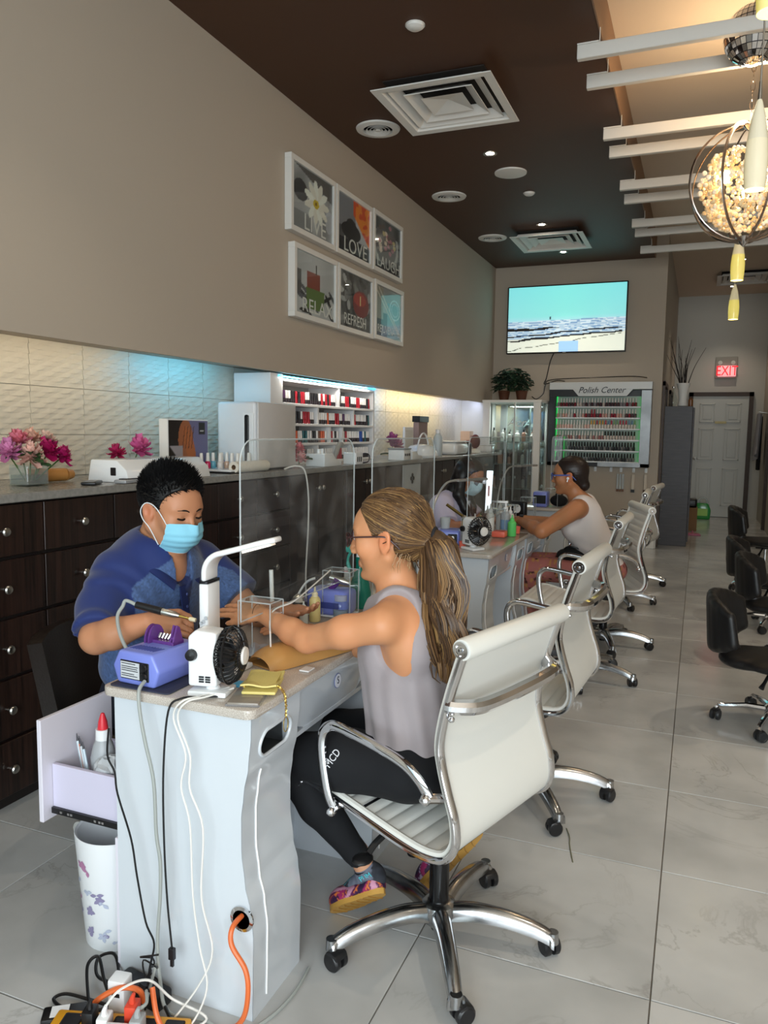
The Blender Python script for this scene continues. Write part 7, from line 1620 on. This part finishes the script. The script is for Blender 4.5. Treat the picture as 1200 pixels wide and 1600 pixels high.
b.mesh('body', SK('client_skin', None), wom, skin_col('cc8f66', (.72, .47, .40), (whc, RW, ws)), 2, off=wo)
nails(wom, tW + [thW], nW, o_w, mat('nail_pale', 'ecc8b8', .2), .95)
# tank top: loose, racer cut, hem over the hips
s_ = Body((-.90, 1.66, .40), (-.44, 2.12, 1.02), .005)
s_.cap((-.700, 1.875, .90), (-.685, 1.875, .72), .112, .112, .05); s_.cap((-.685, 1.875, .72), (-.66, 1.875, .535), .115, .135, .05)
for y in (-1, 1): s_.ell((-.665, 1.875 + y*.055, .50), (.125, .10, .085), .03)
s_.ell((-.76, 1.875, .82), (.05, .10, .08), .04); s_.cap((-.69, 1.81, .945), (-.69, 1.945, .945), .060, .060, .03); s_.ell((-.64, 1.80, .86), (.06, .065, .08), .03); s_.ell((-.64, 1.95, .86), (.06, .065, .08), .03)
for y in (-1, 1):
    s_.ell((-.695, 1.875 + y*.175, .895), (.072, .098, .125), .006, 'sub')
    s_.ell((-.680, 1.875 + y*.158, .968), (.085, .080, .09), .006, 'sub')
s_.ell((-.745, 1.875, 1.02), (.095, .062, .080), .006, 'sub'); s_.ell((-.69, 1.875, 1.03), (.08, .062, .062), .006, 'sub'); s_.half((-.66, 1.875, .545), (.15, 0, -1))
def wfold(P):
    g = np.exp(-((P[:, 2] - .60)/.22)**2); a = np.arctan2(P[:, 1] - 1.875, P[:, 0] + .68)
    return .0035*np.sin(a*13 + 2*np.sin(P[:, 2]*9))*g + .0016*vnoise(P*np.array([[1, 1, .4]]), 34, 4)
s_.warp(wfold)
def wtank(V):
    c = np.tile(np.array([.600, .565, .575]), (len(V), 1)); return c * (1 + .03*vnoise(V, 40, 9)[:, None])
s_.mesh('tank_top', mat('tank_fabric', None, .62, vcol='Col', bump=(420, .1), sheen=.15), wom, wtank, 2, off=wo)
# leggings
lg = Body((-1.14, 1.70, .10), (-.42, 2.34, .66), .0065)
lg.ell((-.645, 1.875, .525), (.135, .165, .085), .03)
lg.chain([(-.66, 1.80, .53), (-.83, 1.79, .525), (-1.015, 1.80, .505)], [.085, .078, .058], .03); lg.chain([(-1.015, 1.80, .50), (-.93, 1.830, .36), (-.838, 1.87, .225)], [.057, .054, .035], .02)
lg.cap((-.838, 1.87, .225), (-.825, 1.885, .195), .034, .033, .01, flat=True)
lg.chain([(-.66, 1.96, .53), (-.80, 1.99, .525), (-.955, 2.02, .505)], [.085, .078, .058], .03); lg.chain([(-.955, 2.02, .50), (-.80, 2.13, .38), (-.665, 2.24, .215)], [.057, .054, .036], .02)
lg.half((-.5, 1.9, .62), (0, 0, 1))
lg.warp(lambda P: .0012*vnoise(P, 30, 8))
lg.mesh('leggings', mat('black_leggings', '0b0d12', .85), wom, None, 2, off=wo)
text('leg_print', 'MCD', .028, mat('print_white', 'd8d8dc', .5), basis((-.83 - wo[0], 1.712 - wo[1], .560), (.45, .35, .75), (-.8, .1, .4)), wom, .0006, xs=.8)
# lower legs, socks, shoes
def foot(ankle, toe, heel, solen, tagn, sock=True):
    """bare ankle, ankle sock and patterned slip-on, toe on the floor and heel lifted"""
    A, T, Hh = [np.array(x, float) for x in (ankle, toe, heel)]; L_ = T - Hh; ln = np.linalg.norm(L_); f = L_/ln; n_ = np.array(solen, float); n_ -= f*(n_@f); n_ /= np.linalg.norm(n_); up = -n_; sd = np.cross(f, up)
    R = np.stack([f, sd, up], 1); lo = np.minimum(np.minimum(A, T), Hh) - .09; hi = np.maximum(np.maximum(A, T), Hh) + .09
    q = lambda x, y, z: Hh + f*x*ln + sd*y + up*z
    k = Body(lo, hi, .0042); k.cap(A, q(.16, 0, .050), .030, .032, .02); k.ell(q(.13, 0, .035), (.040, .029, .034), .02, 'add', R); k.cap(q(.2, 0, .05), q(.62, 0, .028), .034, .026, .02); k.cap(q(.5, 0, .03), q(.86, 0, .018), .030, .020, .015)
    kk = np.array((A + (A - q(.16, 0, .05))*.0))
    def sc(V):
        x = ((V - Hh) @ f)/ln; z = (V - Hh) @ up; c = np.tile(np.array([.20, .21, .24]), (len(V), 1)); c = c*(1 + .12*vnoise(V, 180, 2)[:, None]); m = (x > .02) & (x < .5) & (z > .028) & (z < .070); c[m] = np.array([.42, .44, .50])*(1 + .1*vnoise(V[m], 160, 3)[:, None])
        s2 = np.abs(x - .5 - .2*np.sin(z*60)) < .018; c[s2 & (z < .06)] = (.30, .62, .68); return c
    k.mesh('sock', mat('sock_knit', None, .9, vcol='Col', bump=(700, .3)), wom, sc, 2, off=wo)
    mb = MB(); d_ = np.array((-.38, -.10, .90)); d_ /= np.linalg.norm(d_); a0 = A - d_*.004
    mb.tube([Vector(a0 - o_w), Vector(a0 + d_*.012 - o_w)], [.0318, .0312], 24, caps=False); mb.build('sock_cuff', mat('cuff_black', '16181c', .8), wom)
    # shoe
    s2 = Body(lo, hi, .0042); s2.ell(q(.5, 0, .012), (ln*.54, .042, .030), .01, 'add', R); s2.ell(q(.74, 0, .022), (ln*.28, .041, .030), .012, 'add', R); s2.ell(q(.13, 0, .022), (ln*.16, .034, .028), .01, 'add', R)
    s2.ell(q(.33, 0, .062), (ln*.27, .031, .040), .004, 'sub', R); s2.half(q(.5, 0, .004), n_)
    def shc(V):
        x = ((V - Hh) @ f)*60; y = ((V - Hh) @ sd)*60; z = ((V - Hh) @ up)*60; w1 = np.sin(x*1.3 + 1.5*np.sin(y*1.1 + z)); w2 = np.sin(y*1.7 - x*.6 + 1.2*np.sin(z*1.4 + x*.5))
        c = np.tile(np.array([.36, .12, .30]), (len(V), 1)); c[w1 > .45] = (.62, .16, .38); c[w2 > .62] = (.20, .10, .24); c[np.abs(w1*w2) < .06] = (.86, .46, .22) if tagn == 0 else (.72, .66, .78); c[(w2 < -.75)] = (.80, .56, .66); return c
    s2.mesh('shoe', mat('shoe_print', None, .6, vcol='Col'), wom, shc, 1, off=wo)
    mb = MB(); N_ = 26; lo_, hi_ = [], []
    for i in range(N_):
        a = 2*pi*i/N_; x = .5 + .545*cos(a); w_ = (.043 if cos(a) > 0 else .036) + .004*cos(a*2); lo_.append(q(x, w_*sin(a)*(1 if abs(sin(a)) < .99 else 1), -.0095)); hi_.append(q(x, w_*sin(a)*.98, .006))
    vs = [p - o_w for p in lo_ + hi_]; fs = [tuple(range(N_)), tuple(N_ + i for i in reversed(range(N_)))] + [(i, N_+i, N_+(i+1) % N_, (i+1) % N_) for i in range(N_)]
    bm = bmesh.new(); bv = [bm.verts.new(v) for v in vs]
    for ff in fs: bm.faces.new([bv[i] for i in ff])
    bmesh.ops.recalc_face_normals(bm, faces=bm.faces[:]); mb.bm(bm); so = mb.build('sole', mat('gum_sole', 'c99a4c', .45), wom)
    tr_ = MB()
    for k2 in range(7):
        x = .12 + .125*k2; tr_.tube([Vector(q(x, .03*sin(t_), -.0100 - .0004) + f*.008*cos(t_*1.0) - o_w) for t_ in np.linspace(-1.3, 1.3, 7)], .0016, 4)
    t_o = tr_.build('sole_tread', mat('gum_tread', 'b08440', .5), wom); t_o['kind'] = 'stuff'
    ka = Body(np.minimum(A, A + d_*.06) - .05, np.maximum(A, A + d_*.06) + .05, .005); ka.cap(A - d_*.0, A + d_*.055, .0285, .031, .01); ka.mesh('ankle', SK('client_skin', None), wom, skin_col('c99676'), 1, off=wo)
    return q, R
foot((-.815, 1.898, .160), (-.910, 1.895, .016), (-.752, 1.868, .128), (.5, -.60, -.55), 0)
foot((-.650, 2.25, .180), (-.710, 2.09, .025), (-.575, 2.235, .150), (.62, -.55, -.42), 1)
text('sock_lettering', 'PUM', .022, mat('aqua_letter', '58c4d0', .5), basis((-.800 - wo[0], 1.864 - wo[1], .158), (.80, .10, .55), (-.5, -.2, .8)), wom, .0008, xs=.9)
# hair: sleek cap, locks drawn back to the tie, wavy ponytail
HC = ['6e5236', '5c432c', '7c5f3e', '4a3524', '97764a', '3f2c1e', '866642', '664a30', '503a27']
M_HA = mat('brown_hair_locks', None, .42, vcol='Col')
tie = PW(-.108, -.0, -.010)
hb_ = Body(whc - .17, whc + .17, .004)
hb_.ell(PW(-.018, 0, .042), (.104*ws, .082*ws, .091*ws), .01, 'add', RW); hb_.cap(PW(-.05, 0, .02), PW(-.102, 0, -.008), .066*ws, .022*ws, .03); hb_.cap(PW(-.045, 0, -.035), PW(-.098, 0, -.015), .050, .022, .03)
hb_.ell(PW(.088, 0, .018), (.062, .12, .066), .012, 'sub', RW); hb_.ell(PW(.06, 0, -.055), (.082, .13, .078), .012, 'sub', RW); hb_.ell(PW(-.005, -.080, -.012), (.026, .03, .040), .006, 'sub', RW); hb_.ell(PW(-.005, .080, -.012), (.026, .03, .040), .006, 'sub', RW)
hb_.cap(PW(-.03, -.1, -.10), PW(-.03, .1, -.10), .045, .045, .012, 'sub')
def capcol(V):
    base = np.array([.38, .285, .19]); n_ = vnoise((V - whc) @ RW * np.array([[.35, 1.6, 1.6]]), 60, 6)[:, None]; return base*(1 + .25*n_)
whair = hb_.mesh('hair', M_HA, wom, capcol, 3, off=wo)
from mathutils.bvhtree import BVHTree
bvh = BVHTree.FromPolygons([v.co[:] for v in whair.data.vertices], [p.vertices[:] for p in whair.data.polygons])
rr = random.Random(21); cur, wd, cl = [], [], []
tl = np.array(RW.T @ (tie - whc))/ws
for k in range(1300):
    # start on the hairline, end at the tie, sliding over the skull
    u = rr.uniform(-1, 1); side = 1 if u > 0 else -1; au = abs(u)
    if rr.random() < .62:    # from forehead and temple line
        a = pi*.5*au; st_ = np.array((.062 - .030*au**2 - .028*(au > .8), side*.084*math.sin(a*1.0), .118 - .112*au**1.4))
    else:               # from behind the ear and the nape
        w_ = rr.random(); st_ = np.array((-.030 - .05*w_, side*(.078 - .035*w_), -.030 - .045*w_))
    st_ = st_ + np.array([rr.uniform(-.012, .012) for _ in range(3)]); pts = []
    for i in range(9):
        t_ = i/8; p = st_*(1-t_) + tl*t_; c0 = np.array((-.018, 0, .042)); v = p - c0; e = np.array((.104, .082, .091)); l_ = math.sqrt(((v/e)**2).sum()); grow = max(1.0, 1/l_) if t_ < .75 else 1 + (max(1., 1/l_) - 1)*(1-t_)/.25
        p = c0 + v*grow*(1.004 + .018*rr.random() * (1-t_)); pts.append(PW(*p))
    out_ = []; lift = rr.uniform(.0002, .0028)
    for p in catmull2(pts)[::2]:
        q, nn, _, dd = bvh.find_nearest(Vector(p - o_w))
        if q is not None and dd < .03: p = np.array(q + nn*lift) + o_w
        out_.append(tuple(p))
    cur.append(out_); wd.append(rr.uniform(.0008, .0016)); cl.append(rr.choice(HC))
strands('swept_locks', cur, wd, cl, M_HA, wom, wo, 4)['kind'] = 'stuff'
MB().tube([Vector(tie - o_w) + Vector(RW @ np.array((-.016, .027*cos(a), .027*sin(a)))) for a in np.linspace(0, 2*pi, 25)[:-1]], .0065, 8, closed=True).build('hair_tie', mat('tie_black', '1c1c20', .8), wom)
# ponytail axis falls behind the back, swinging out towards the camera side
ax = catmull([tuple(tie), tuple(tie + np.array((.022, -.006, -.004))), (-.596, 1.866, 1.048), (-.586, 1.848, .985), (-.578, 1.832, .93), (-.563, 1.812, .875), (-.553, 1.798, .83), (-.558, 1.788, .785)], 6)
ax = [np.array(p) for p in ax]; NA = len(ax)
def pr_(t_): return float(np.interp(t_, [0, .08, .2, .35, .55, .7, .82, .92, 1], [.012, .024, .046, .057, .058, .051, .039, .024, .006]))
core = Body(np.min(ax, 0) - .1, np.max(ax, 0) + .1, .005)
for i in range(NA - 1): core.cap(ax[i], ax[i+1], pr_(i/(NA-1))*.58, pr_((i+1)/(NA-1))*.58, .02)
core.warp(lambda P: .003*vnoise(P*np.array([[1, 1, .5]]), 40, 2))
core.mesh('ponytail_core', M_HA, wom, lambda V: np.array([.30, .215, .14])*(1 + .22*vnoise(V*np.array([[1, 1, .35]]), 60, 6)[:, None]), 2, off=wo)
cur, wd, cl = [], [], []
for lock in range(64):
    la = rr.uniform(0, 2*pi); lr = math.sqrt(rr.uniform(.34, 1)); end = rr.uniform(.72, 1.0) if lock % 3 else 1.0; ph = rr.uniform(0, 6.28); fr = rr.uniform(2.0, 3.2); am = rr.uniform(.012, .024); lc = rr.choice(HC)
    for k in range(17):
        da, dr = rr.uniform(-.22, .22), rr.uniform(-.10, .10); pts = []
        for i in range(0, 22):
            t_ = i/21*end; f_ = t_*(NA-1); j = min(NA-2, int(f_)); p = ax[j]*(1-(f_-j)) + ax[j+1]*(f_-j); r_ = pr_(t_)*(lr + dr); tw = la + da + .9*t_ ; wv = am*math.sin(2*pi*fr*t_ + ph)*min(1, t_*3); wv2 = am*.8*math.cos(2*pi*fr*t_ + ph)*min(1, t_*3)
            pts.append(tuple(p + np.array((math.cos(tw)*r_ + wv*math.cos(la + 1.5), math.sin(tw)*r_ + wv*math.sin(la+1.5), wv2*.6 + (r_*.25*math.cos(tw) if t_ < .2 else 0)))))
        cur.append(pts); wd.append(rr.uniform(.0013, .0024)); cl.append(lc if rr.random() < .65 else rr.choice(HC))
strands('ponytail_locks', cur, wd, cl, M_HA, wom, wo, 4)['kind'] = 'stuff'
cur, wd, cl = [], [], []
for k in range(30):   # loose short hairs at nape and temple
    y = rr.choice((-1, 1)); st_ = PW(-.04 + rr.uniform(-.03, .02), y*.066, -.055 + rr.uniform(-.01, .02)); d_ = RW @ np.array((rr.uniform(-.3, .4), y*.2, -1)); cur.append([tuple(st_ + d_*.022*i/4 + np.array((rr.uniform(-.002, .002),)*3)) for i in range(5)]); wd.append(.0007); cl.append('a08058')
strands('loose_hairs', cur, wd, cl, M_HA, wom, wo, 3)['kind'] = 'stuff'
# glasses
def glasses(par, P, o, fr_m, lens_m, arms_m, w_=.026, h_=.019):
    for y in (-1, 1):
        c_ = P(.112, y*.033, .004); pts = [P(.112 - .010*abs(math.cos(a)) * (1 if y*math.cos(a) > 0 else .2), y*.033 + w_*math.cos(a), .004 + h_*math.sin(a)*(1 - .12*math.cos(a)*y)) for a in np.linspace(0, 2*pi, 25)[:-1]]
        MB().tube([Vector(p - o) for p in pts], .0019, 6, closed=True).build('lens_rim', fr_m, par)
        mb = MB(); mb.add([tuple(p - o) for p in pts] + [tuple(c_ - o)], [(i, (i+1) % 24, 24) for i in range(24)]); mb.build('lens', lens_m, par)
        MB().tube([Vector(p - o) for p in catmull2([P(.101, y*.060, .014), P(.092, y*.072, .014), P(.03, y*.080, .013), P(-.010, y*.081, .010), P(-.030, y*.078, -.006), P(-.045, y*.074, -.024)])], .0021, 6).build('temple_arm', arms_m, par)
    MB().tube([Vector(p - o) for p in catmull2([P(.112, -.008, .008), P(.1165, 0, .011), P(.112, .008, .008)])], .0018, 6).build('bridge', fr_m, par)
glasses(wom, PW, o_w, mat('tortoise_frame', '3a2224', .3), acrylic('tinted_lens', (.62, .50, .52), haze=.03), mat('tortoise_frame', '3a2224', .3))
for y in (-1, 1):
    brow(PW, y, mat('brow_brown', '6a4c34', .7), wom, o_w, .0026)
    MB().ball(tuple(PW(.0835, y*.032, .008) - o_w), .0092, 12, 8).build('eyeball', mat('eye_white', 'dcd8d4', .2), wom)
    MB().ball(tuple(PW(.0895, y*.032, .006) - o_w), .0042, 10, 8).build('iris', mat('iris_brown', '3a2a20', .15), wom)
MB().tube([Vector((-1.125, 1.828, .885)) + Vector((.0, .0255*cos(a), .0255*sin(a))) - Vector(wo) for a in np.linspace(0, 2*pi, 25)[:-1]], .0009, 4, closed=True).build('hair_band', mat('tie_black', '1c1c20', .8), wom)

# ---------------------------------------------------------------- the woman in the white tank top
go = (-.53, 5.08, 0); og = np.array(go)
gw = person('woman in white tank top, blue glasses and rust print trousers, seated leaning forward', go)
ghc = np.array((-.755, 4.99, 1.128)); RG = rotm(184, 4, 0)
b = Body((-1.22, 4.56, .40), (-.38, 5.32, 1.28), .0075)
PG = head(b, ghc, RG, 1.)
b.cap((-.735, 4.99, 1.06), (-.685, 4.995, .97), .052, .058, .03); b.cap((-.66, 5.0, .90), (-.56, 5.05, .62), .10, .11, .05); b.cap((-.675, 4.87, .935), (-.655, 5.13, .935), .06, .06, .04)
b.chain([(-.685, 4.83, .93), (-.86, 4.66, .805)], [.058, .045], .03); b.chain([(-.86, 4.665, .805), (-.92, 4.74, .815), (-1.04, 4.90, .835)], [.044, .042, .027], .014)
b.chain([(-.665, 5.17, .93), (-.84, 5.16, .80)], [.056, .044], .03); b.chain([(-.84, 5.16, .80), (-1.06, 5.05, .83)], [.042, .027], .014)
hand(b, (-1.045, 4.905, .838), (-.85, .45, .0), (0, -.2, .95), 1, side=-1, curl=(.2, .25, .3, .3)); hand(b, (-1.06, 5.05, .832), (-.95, -.15, .0), (0, 0, 1), 1, side=1, curl=(.2, .25, .3, .3))
b.mesh('body', SK('woman_skin', None), gw, skin_col('a9714c', (.6, .33, .28), (ghc, RG, 1.)), 2, off=go)
s_ = Body((-.88, 4.78, .46), (-.34, 5.32, 1.03), .007)
s_.cap((-.66, 5.0, .88), (-.565, 5.05, .60), .118, .135, .05); s_.ell((-.72, 5.0, .80), (.075, .125, .085), .04); s_.cap((-.665, 4.93, .95), (-.655, 5.07, .95), .068, .068, .03); s_.ell((-.54, 5.06, .56), (.14, .17, .08), .03)
for y in (-1, 1): s_.ell((-.695, 5.0 + y*.195, .90), (.075, .10, .115), .006, 'sub')
s_.ell((-.735, 5.0, 1.03), (.095, .07, .08), .006, 'sub'); s_.ell((-.64, 5.0, 1.05), (.07, .055, .06), .006, 'sub')
s_.warp(lambda P: .004*np.sin((P[:, 2] + P[:, 0]*.4)*85)*np.exp(-((P[:, 2] - .64)/.06)**2) + .0015*vnoise(P, 25, 3))
s_.mesh('tank_top', mat('white_rib', 'd8cfcb', .8), gw, None, 2, off=go)
lg = Body((-1.24, 4.80, .0), (-.34, 5.36, .66), .009)
lg.ell((-.53, 5.07, .53), (.15, .19, .10), .03)
for y in (-1, 1): yy = 5.06 + y*.10; lg.chain([(-.55, yy, .53), (-.98, yy + y*.01, .52)], [.098, .075], .03); lg.chain([(-.98, yy + y*.01, .51), (-1.0, yy, .08)], [.078, .06], .02)
def prt(V):
    c = np.tile(np.array([.66, .40, .37]), (len(V), 1)); n1 = vnoise(V, 75, 3); n2 = vnoise(V, 95, 8); c[n1 > .55] = (.25, .12, .11); c[n2 > .62] = (.72, .52, .30); return c
lg.half((-.6, 5, .60), (0, 0, 1)); lg.mesh('print_trousers', mat('rust_print', None, .85, vcol='Col'), gw, prt, 2, off=go)
for y in (-1, 1): k = Body((-1.16, 4.9 if y < 0 else 5.1, 0), (-.94, 5.02 if y < 0 else 5.22, .14), .008); k.cap((-1.0, 5.06 + y*.10, .10), (-1.0, 5.06 + y*.10, .045), .03, .035, .01); k.cap((-1.0, 5.06 + y*.10, .035), (-1.12, 5.06 + y*.10, .028), .034, .026, .01); k.mesh('shoe', M_BLACK, gw, None, 1, off=go)
hb_ = Body(ghc - .19, ghc + .19, .005)
hb_.ell(PG(-.018, 0, .040), (.106, .084, .092), .01, 'add', RG); hb_.cap(PG(-.05, 0, .0), PG(-.085, 0, -.06), .062, .040, .03); hb_.ell(PG(.088, 0, .01), (.062, .12, .066), .012, 'sub', RG); hb_.ell(PG(.06, 0, -.055), (.082, .13, .078), .012, 'sub', RG)
for y in (-1, 1): hb_.ell(PG(-.005, y*.082, -.010), (.026, .03, .038), .006, 'sub', RG)
hb_.warp(lambda P: .001*np.sin(((P - ghc) @ RG)[:, 2]*420))
hb_.mesh('hair', mat('dark_brown_hair', '1e1310', .42), gw, None, 2, off=go)
M_BLU = mat('blue_frame', '3a5cb0', .35)
glasses(gw, PG, og, M_BLU, acrylic('dark_lens', (.22, .24, .32), haze=.02), mat('blue_frame', '3a5cb0', .35), .028, .021)
for y in (-1, 1):
    MB().tube([Vector(p - og) for p in catmull2([PG(.10, y*.061, .012), PG(.05, y*.080, .010), PG(.0, y*.083, .006)])], .0055, 6, flat=.35).build('wide_temple', M_BLU, gw)
    brow(PG, y, M_BH, gw, og); MB().ball(tuple(PG(.086, y*.032, .006) - og), .008, 10, 8).build('eyeball', mat('eye_white', 'dcd8d4', .2), gw)
t = thing('earbud', 'white earbud in the ear of the woman in blue glasses', 'earbud', tuple(PG(.004, .083, -.010))); MB().ball((0, 0, 0), .009, 10, 8).build('bud', M_WHITE, t); MB().cyl((0, 0, -.002), (-.003, -.002, -.022), .0035, None, 8).build('stem', M_WHITE, t)
t = thing('earbud', 'white earbud on the hidden side of the woman in blue glasses', 'earbud', tuple(PG(.004, -.083, -.010))); MB().ball((0, 0, 0), .009, 10, 8).build('bud', M_WHITE, t); MB().cyl((0, 0, -.002), (-.003, .002, -.022), .0035, None, 8).build('stem', M_WHITE, t)
t = thing('wristwatch', 'black wristwatch on the forearm of the woman in blue glasses', 'watch', (-1.035, 4.893, .835)); MB().tube([(.018*cos(a)*-.6, .018*cos(a)*-.8*.0 + .030*cos(a)*.6, .031*sin(a)) for a in np.linspace(0, 2*pi, 25)[:-1]], .006, 6, closed=True).build('strap', M_BLACK, t); MB().box(-.014, .014, -.014, .014, .028, .038, .003, 1).build('face', M_DARKM, t)
t = thing('black_bag', 'black bag on the lap of the woman in rust print trousers', 'bag', (-.70, 5.0, .62)); MB().ball((0, 0, .0), .10, 16, 10, (1.2, 1.1, .5)).build('bag', mat('black_cloth', '0e0e10', .9), t); MB().tube(catmull([(-.08, 0, .02), (-.04, -.06, .06), (.04, -.06, .05), (.09, 0, .02)], 5), .006, 6).build('strap', M_BLACK, t)

# ---------------------------------------------------------------- the technician in lilac
to = (-1.60, 5.13, 0); ot = np.array(to)
tw = person('long-haired technician in lilac polo, mask and glasses bending over a hand', to)
thc = np.array((-1.452, 5.12, 1.095)); RT = rotm(-24, 22, 0)
b = Body((-1.80, 4.74, .46), (-1.08, 5.46, 1.26), .0075)
PT = head(b, thc, RT, .98, face=False)
b.cap((-1.50, 5.12, 1.03), (-1.55, 5.125, .94), .05, .055, .03); b.cap((-1.58, 5.13, .88), (-1.62, 5.13, .56), .10, .11, .05)
b.chain([(-1.60, 4.95, .90), (-1.49, 4.83, .765)], [.055, .042], .03); b.chain([(-1.49, 4.83, .765), (-1.25, 4.93, .82)], [.040, .025], .014); b.chain([(-1.57, 5.29, .90), (-1.42, 5.30, .76)], [.055, .042], .03); b.chain([(-1.42, 5.30, .76), (-1.22, 5.16, .83)], [.04, .025], .014)
hand(b, (-1.25, 4.93, .825), (.92, .2, .1), (0, -.3, .9), .95, side=1, curl=(.4, .5, .5, .5)); hand(b, (-1.22, 5.16, .832), (.9, -.3, .05), (0, .3, .9), .95, side=-1, curl=(.4, .45, .5, .5))
b.mesh('body', SK('tech_skin', None), tw, skin_col('b07a5c', None, (thc, RT, .98)), 2, off=to)
s_ = Body((-1.86, 4.74, .44), (-1.32, 5.50, 1.04), .0075)
s_.cap((-1.585, 5.13, .86), (-1.60, 5.13, .52), .135, .15, .05); s_.cap((-1.60, 4.97, .90), (-1.575, 5.28, .90), .078, .078, .05); s_.cap((-1.60, 4.95, .895), (-1.525, 4.85, .79), .076, .080, .03, flat=True); s_.cap((-1.57, 5.29, .895), (-1.46, 5.30, .79), .076, .080, .03, flat=True)
s_.cap((-1.535, 5.12, 1.0), (-1.46, 5.11, .86), .058, .02, .008, 'sub'); s_.warp(lambda P: .002*vnoise(P, 22, 3))
s_.mesh('polo_shirt', mat('lilac_polo', 'c9c4dc', .8), tw, None, 2, off=to)
MB().grid(lambda u, v: (-1.425 - .008*(1-v) - .02*v - to[0] + .012*sin(u*5) - .05*(u-.5)**2, (u-.5)*.19*(1 - .3*v) - .03, .68 + .25*v), 10, 8, thick=.006).build('white_bib', mat('bib_white', 'dfe6ee', .8), tw, smooth=60)
lg = Body((-1.78, 4.9, .0), (-1.08, 5.36, .64), .011)
for y in (-1, 1): yy = 5.13 + y*.09; lg.chain([(-1.62, yy, .52), (-1.26, yy, .50)], [.085, .066], .03); lg.chain([(-1.26, yy, .49), (-1.30, yy, .07)], [.062, .042], .02); lg.cap((-1.31, yy, .045), (-1.18, yy, .035), .04, .03, .01)
lg.mesh('trousers', mat('dark_trousers', '1c2030', .8), tw, None, 2, off=to)
hb_ = Body(thc - np.array((.22, .2, .42)), thc + .19, .006)
hb_.ell(PT(-.018, 0, .040), (.108, .086, .094), .01, 'add', RT); hb_.ell(PT(.09, 0, .0), (.060, .075, .072), .012, 'sub', RT); hb_.ell(PT(.06, 0, -.055), (.08, .13, .075), .012, 'sub', RT)
for y in (-1, 1): hb_.chain([PT(-.02, y*.062, .01), tuple(thc + np.array((-.05, y*.085, -.12))), tuple(thc + np.array((.0, y*.085, -.22))), tuple(thc + np.array((.025, y*.075, -.29)))], [.040, .038, .030, .012], .02)
hb_.cap(PT(-.07, 0, .0), tuple(thc + np.array((-.13, 0, -.14))), .06, .05, .03); hb_.warp(lambda P: .0012*np.sin((P[:, 1] + P[:, 0])*330))
hb_.mesh('hair', mat('black_long_hair', '100c0b', .4), tw, None, 2, off=to)
glasses(tw, PT, ot, M_BH, acrylic('dark_lens2', (.5, .5, .55), haze=.03), M_BH)
def mk2(u, v):
    y = (u-.5)*2; a = y*1.12; z = .0 - .105*v; bu = .016*sin(pi*min(1, v*1.15)); x = .032 + (.078 + bu)*cos(a) - .02*v**3 + .012*math.exp(-(y/.16)**2)*max(0, 1-v*2); return (PT(x, .070*sin(a)*(1-.2*v**2.5), z) - ot).tolist()
MB().grid(mk2, 18, 12, thick=.002).build('mask', mat('mask_pale', 'b8d4dc', .8), tw, smooth=60); MB().tube([Vector(mk2(u, 0)) for u in np.linspace(0, 1, 14)], .004, 5).build('mask_edge', M_MSKW, tw)
for y in (-1, 1): u_ = 0 if y < 0 else 1; MB().tube([Vector(mk2(u_, .04)), Vector(PT(.01, y*.083, .02) - ot), Vector(PT(-.02, y*.084, 0) - ot), Vector(PT(.0, y*.080, -.035) - ot), Vector(mk2(u_, .93))], .002, 5).build('ear_loop', M_MSKW, tw)
t = thing('stool', 'low dark stool under the technician in lilac', 'stool', (-1.66, 5.13, 0)); MB().lathe([(0, .40), (.17, .40), (.18, .42), (.17, .455), (0, .46)], n=24).build('seat', M_BV, t); MB().cyl((0, 0, .05), (0, 0, .40), .025, None, 14).build('column', M_CHROME, t); MB().lathe([(.2, 0), (.2, .02), (.03, .06)], n=24).build('foot_plate', M_CHROME, t)
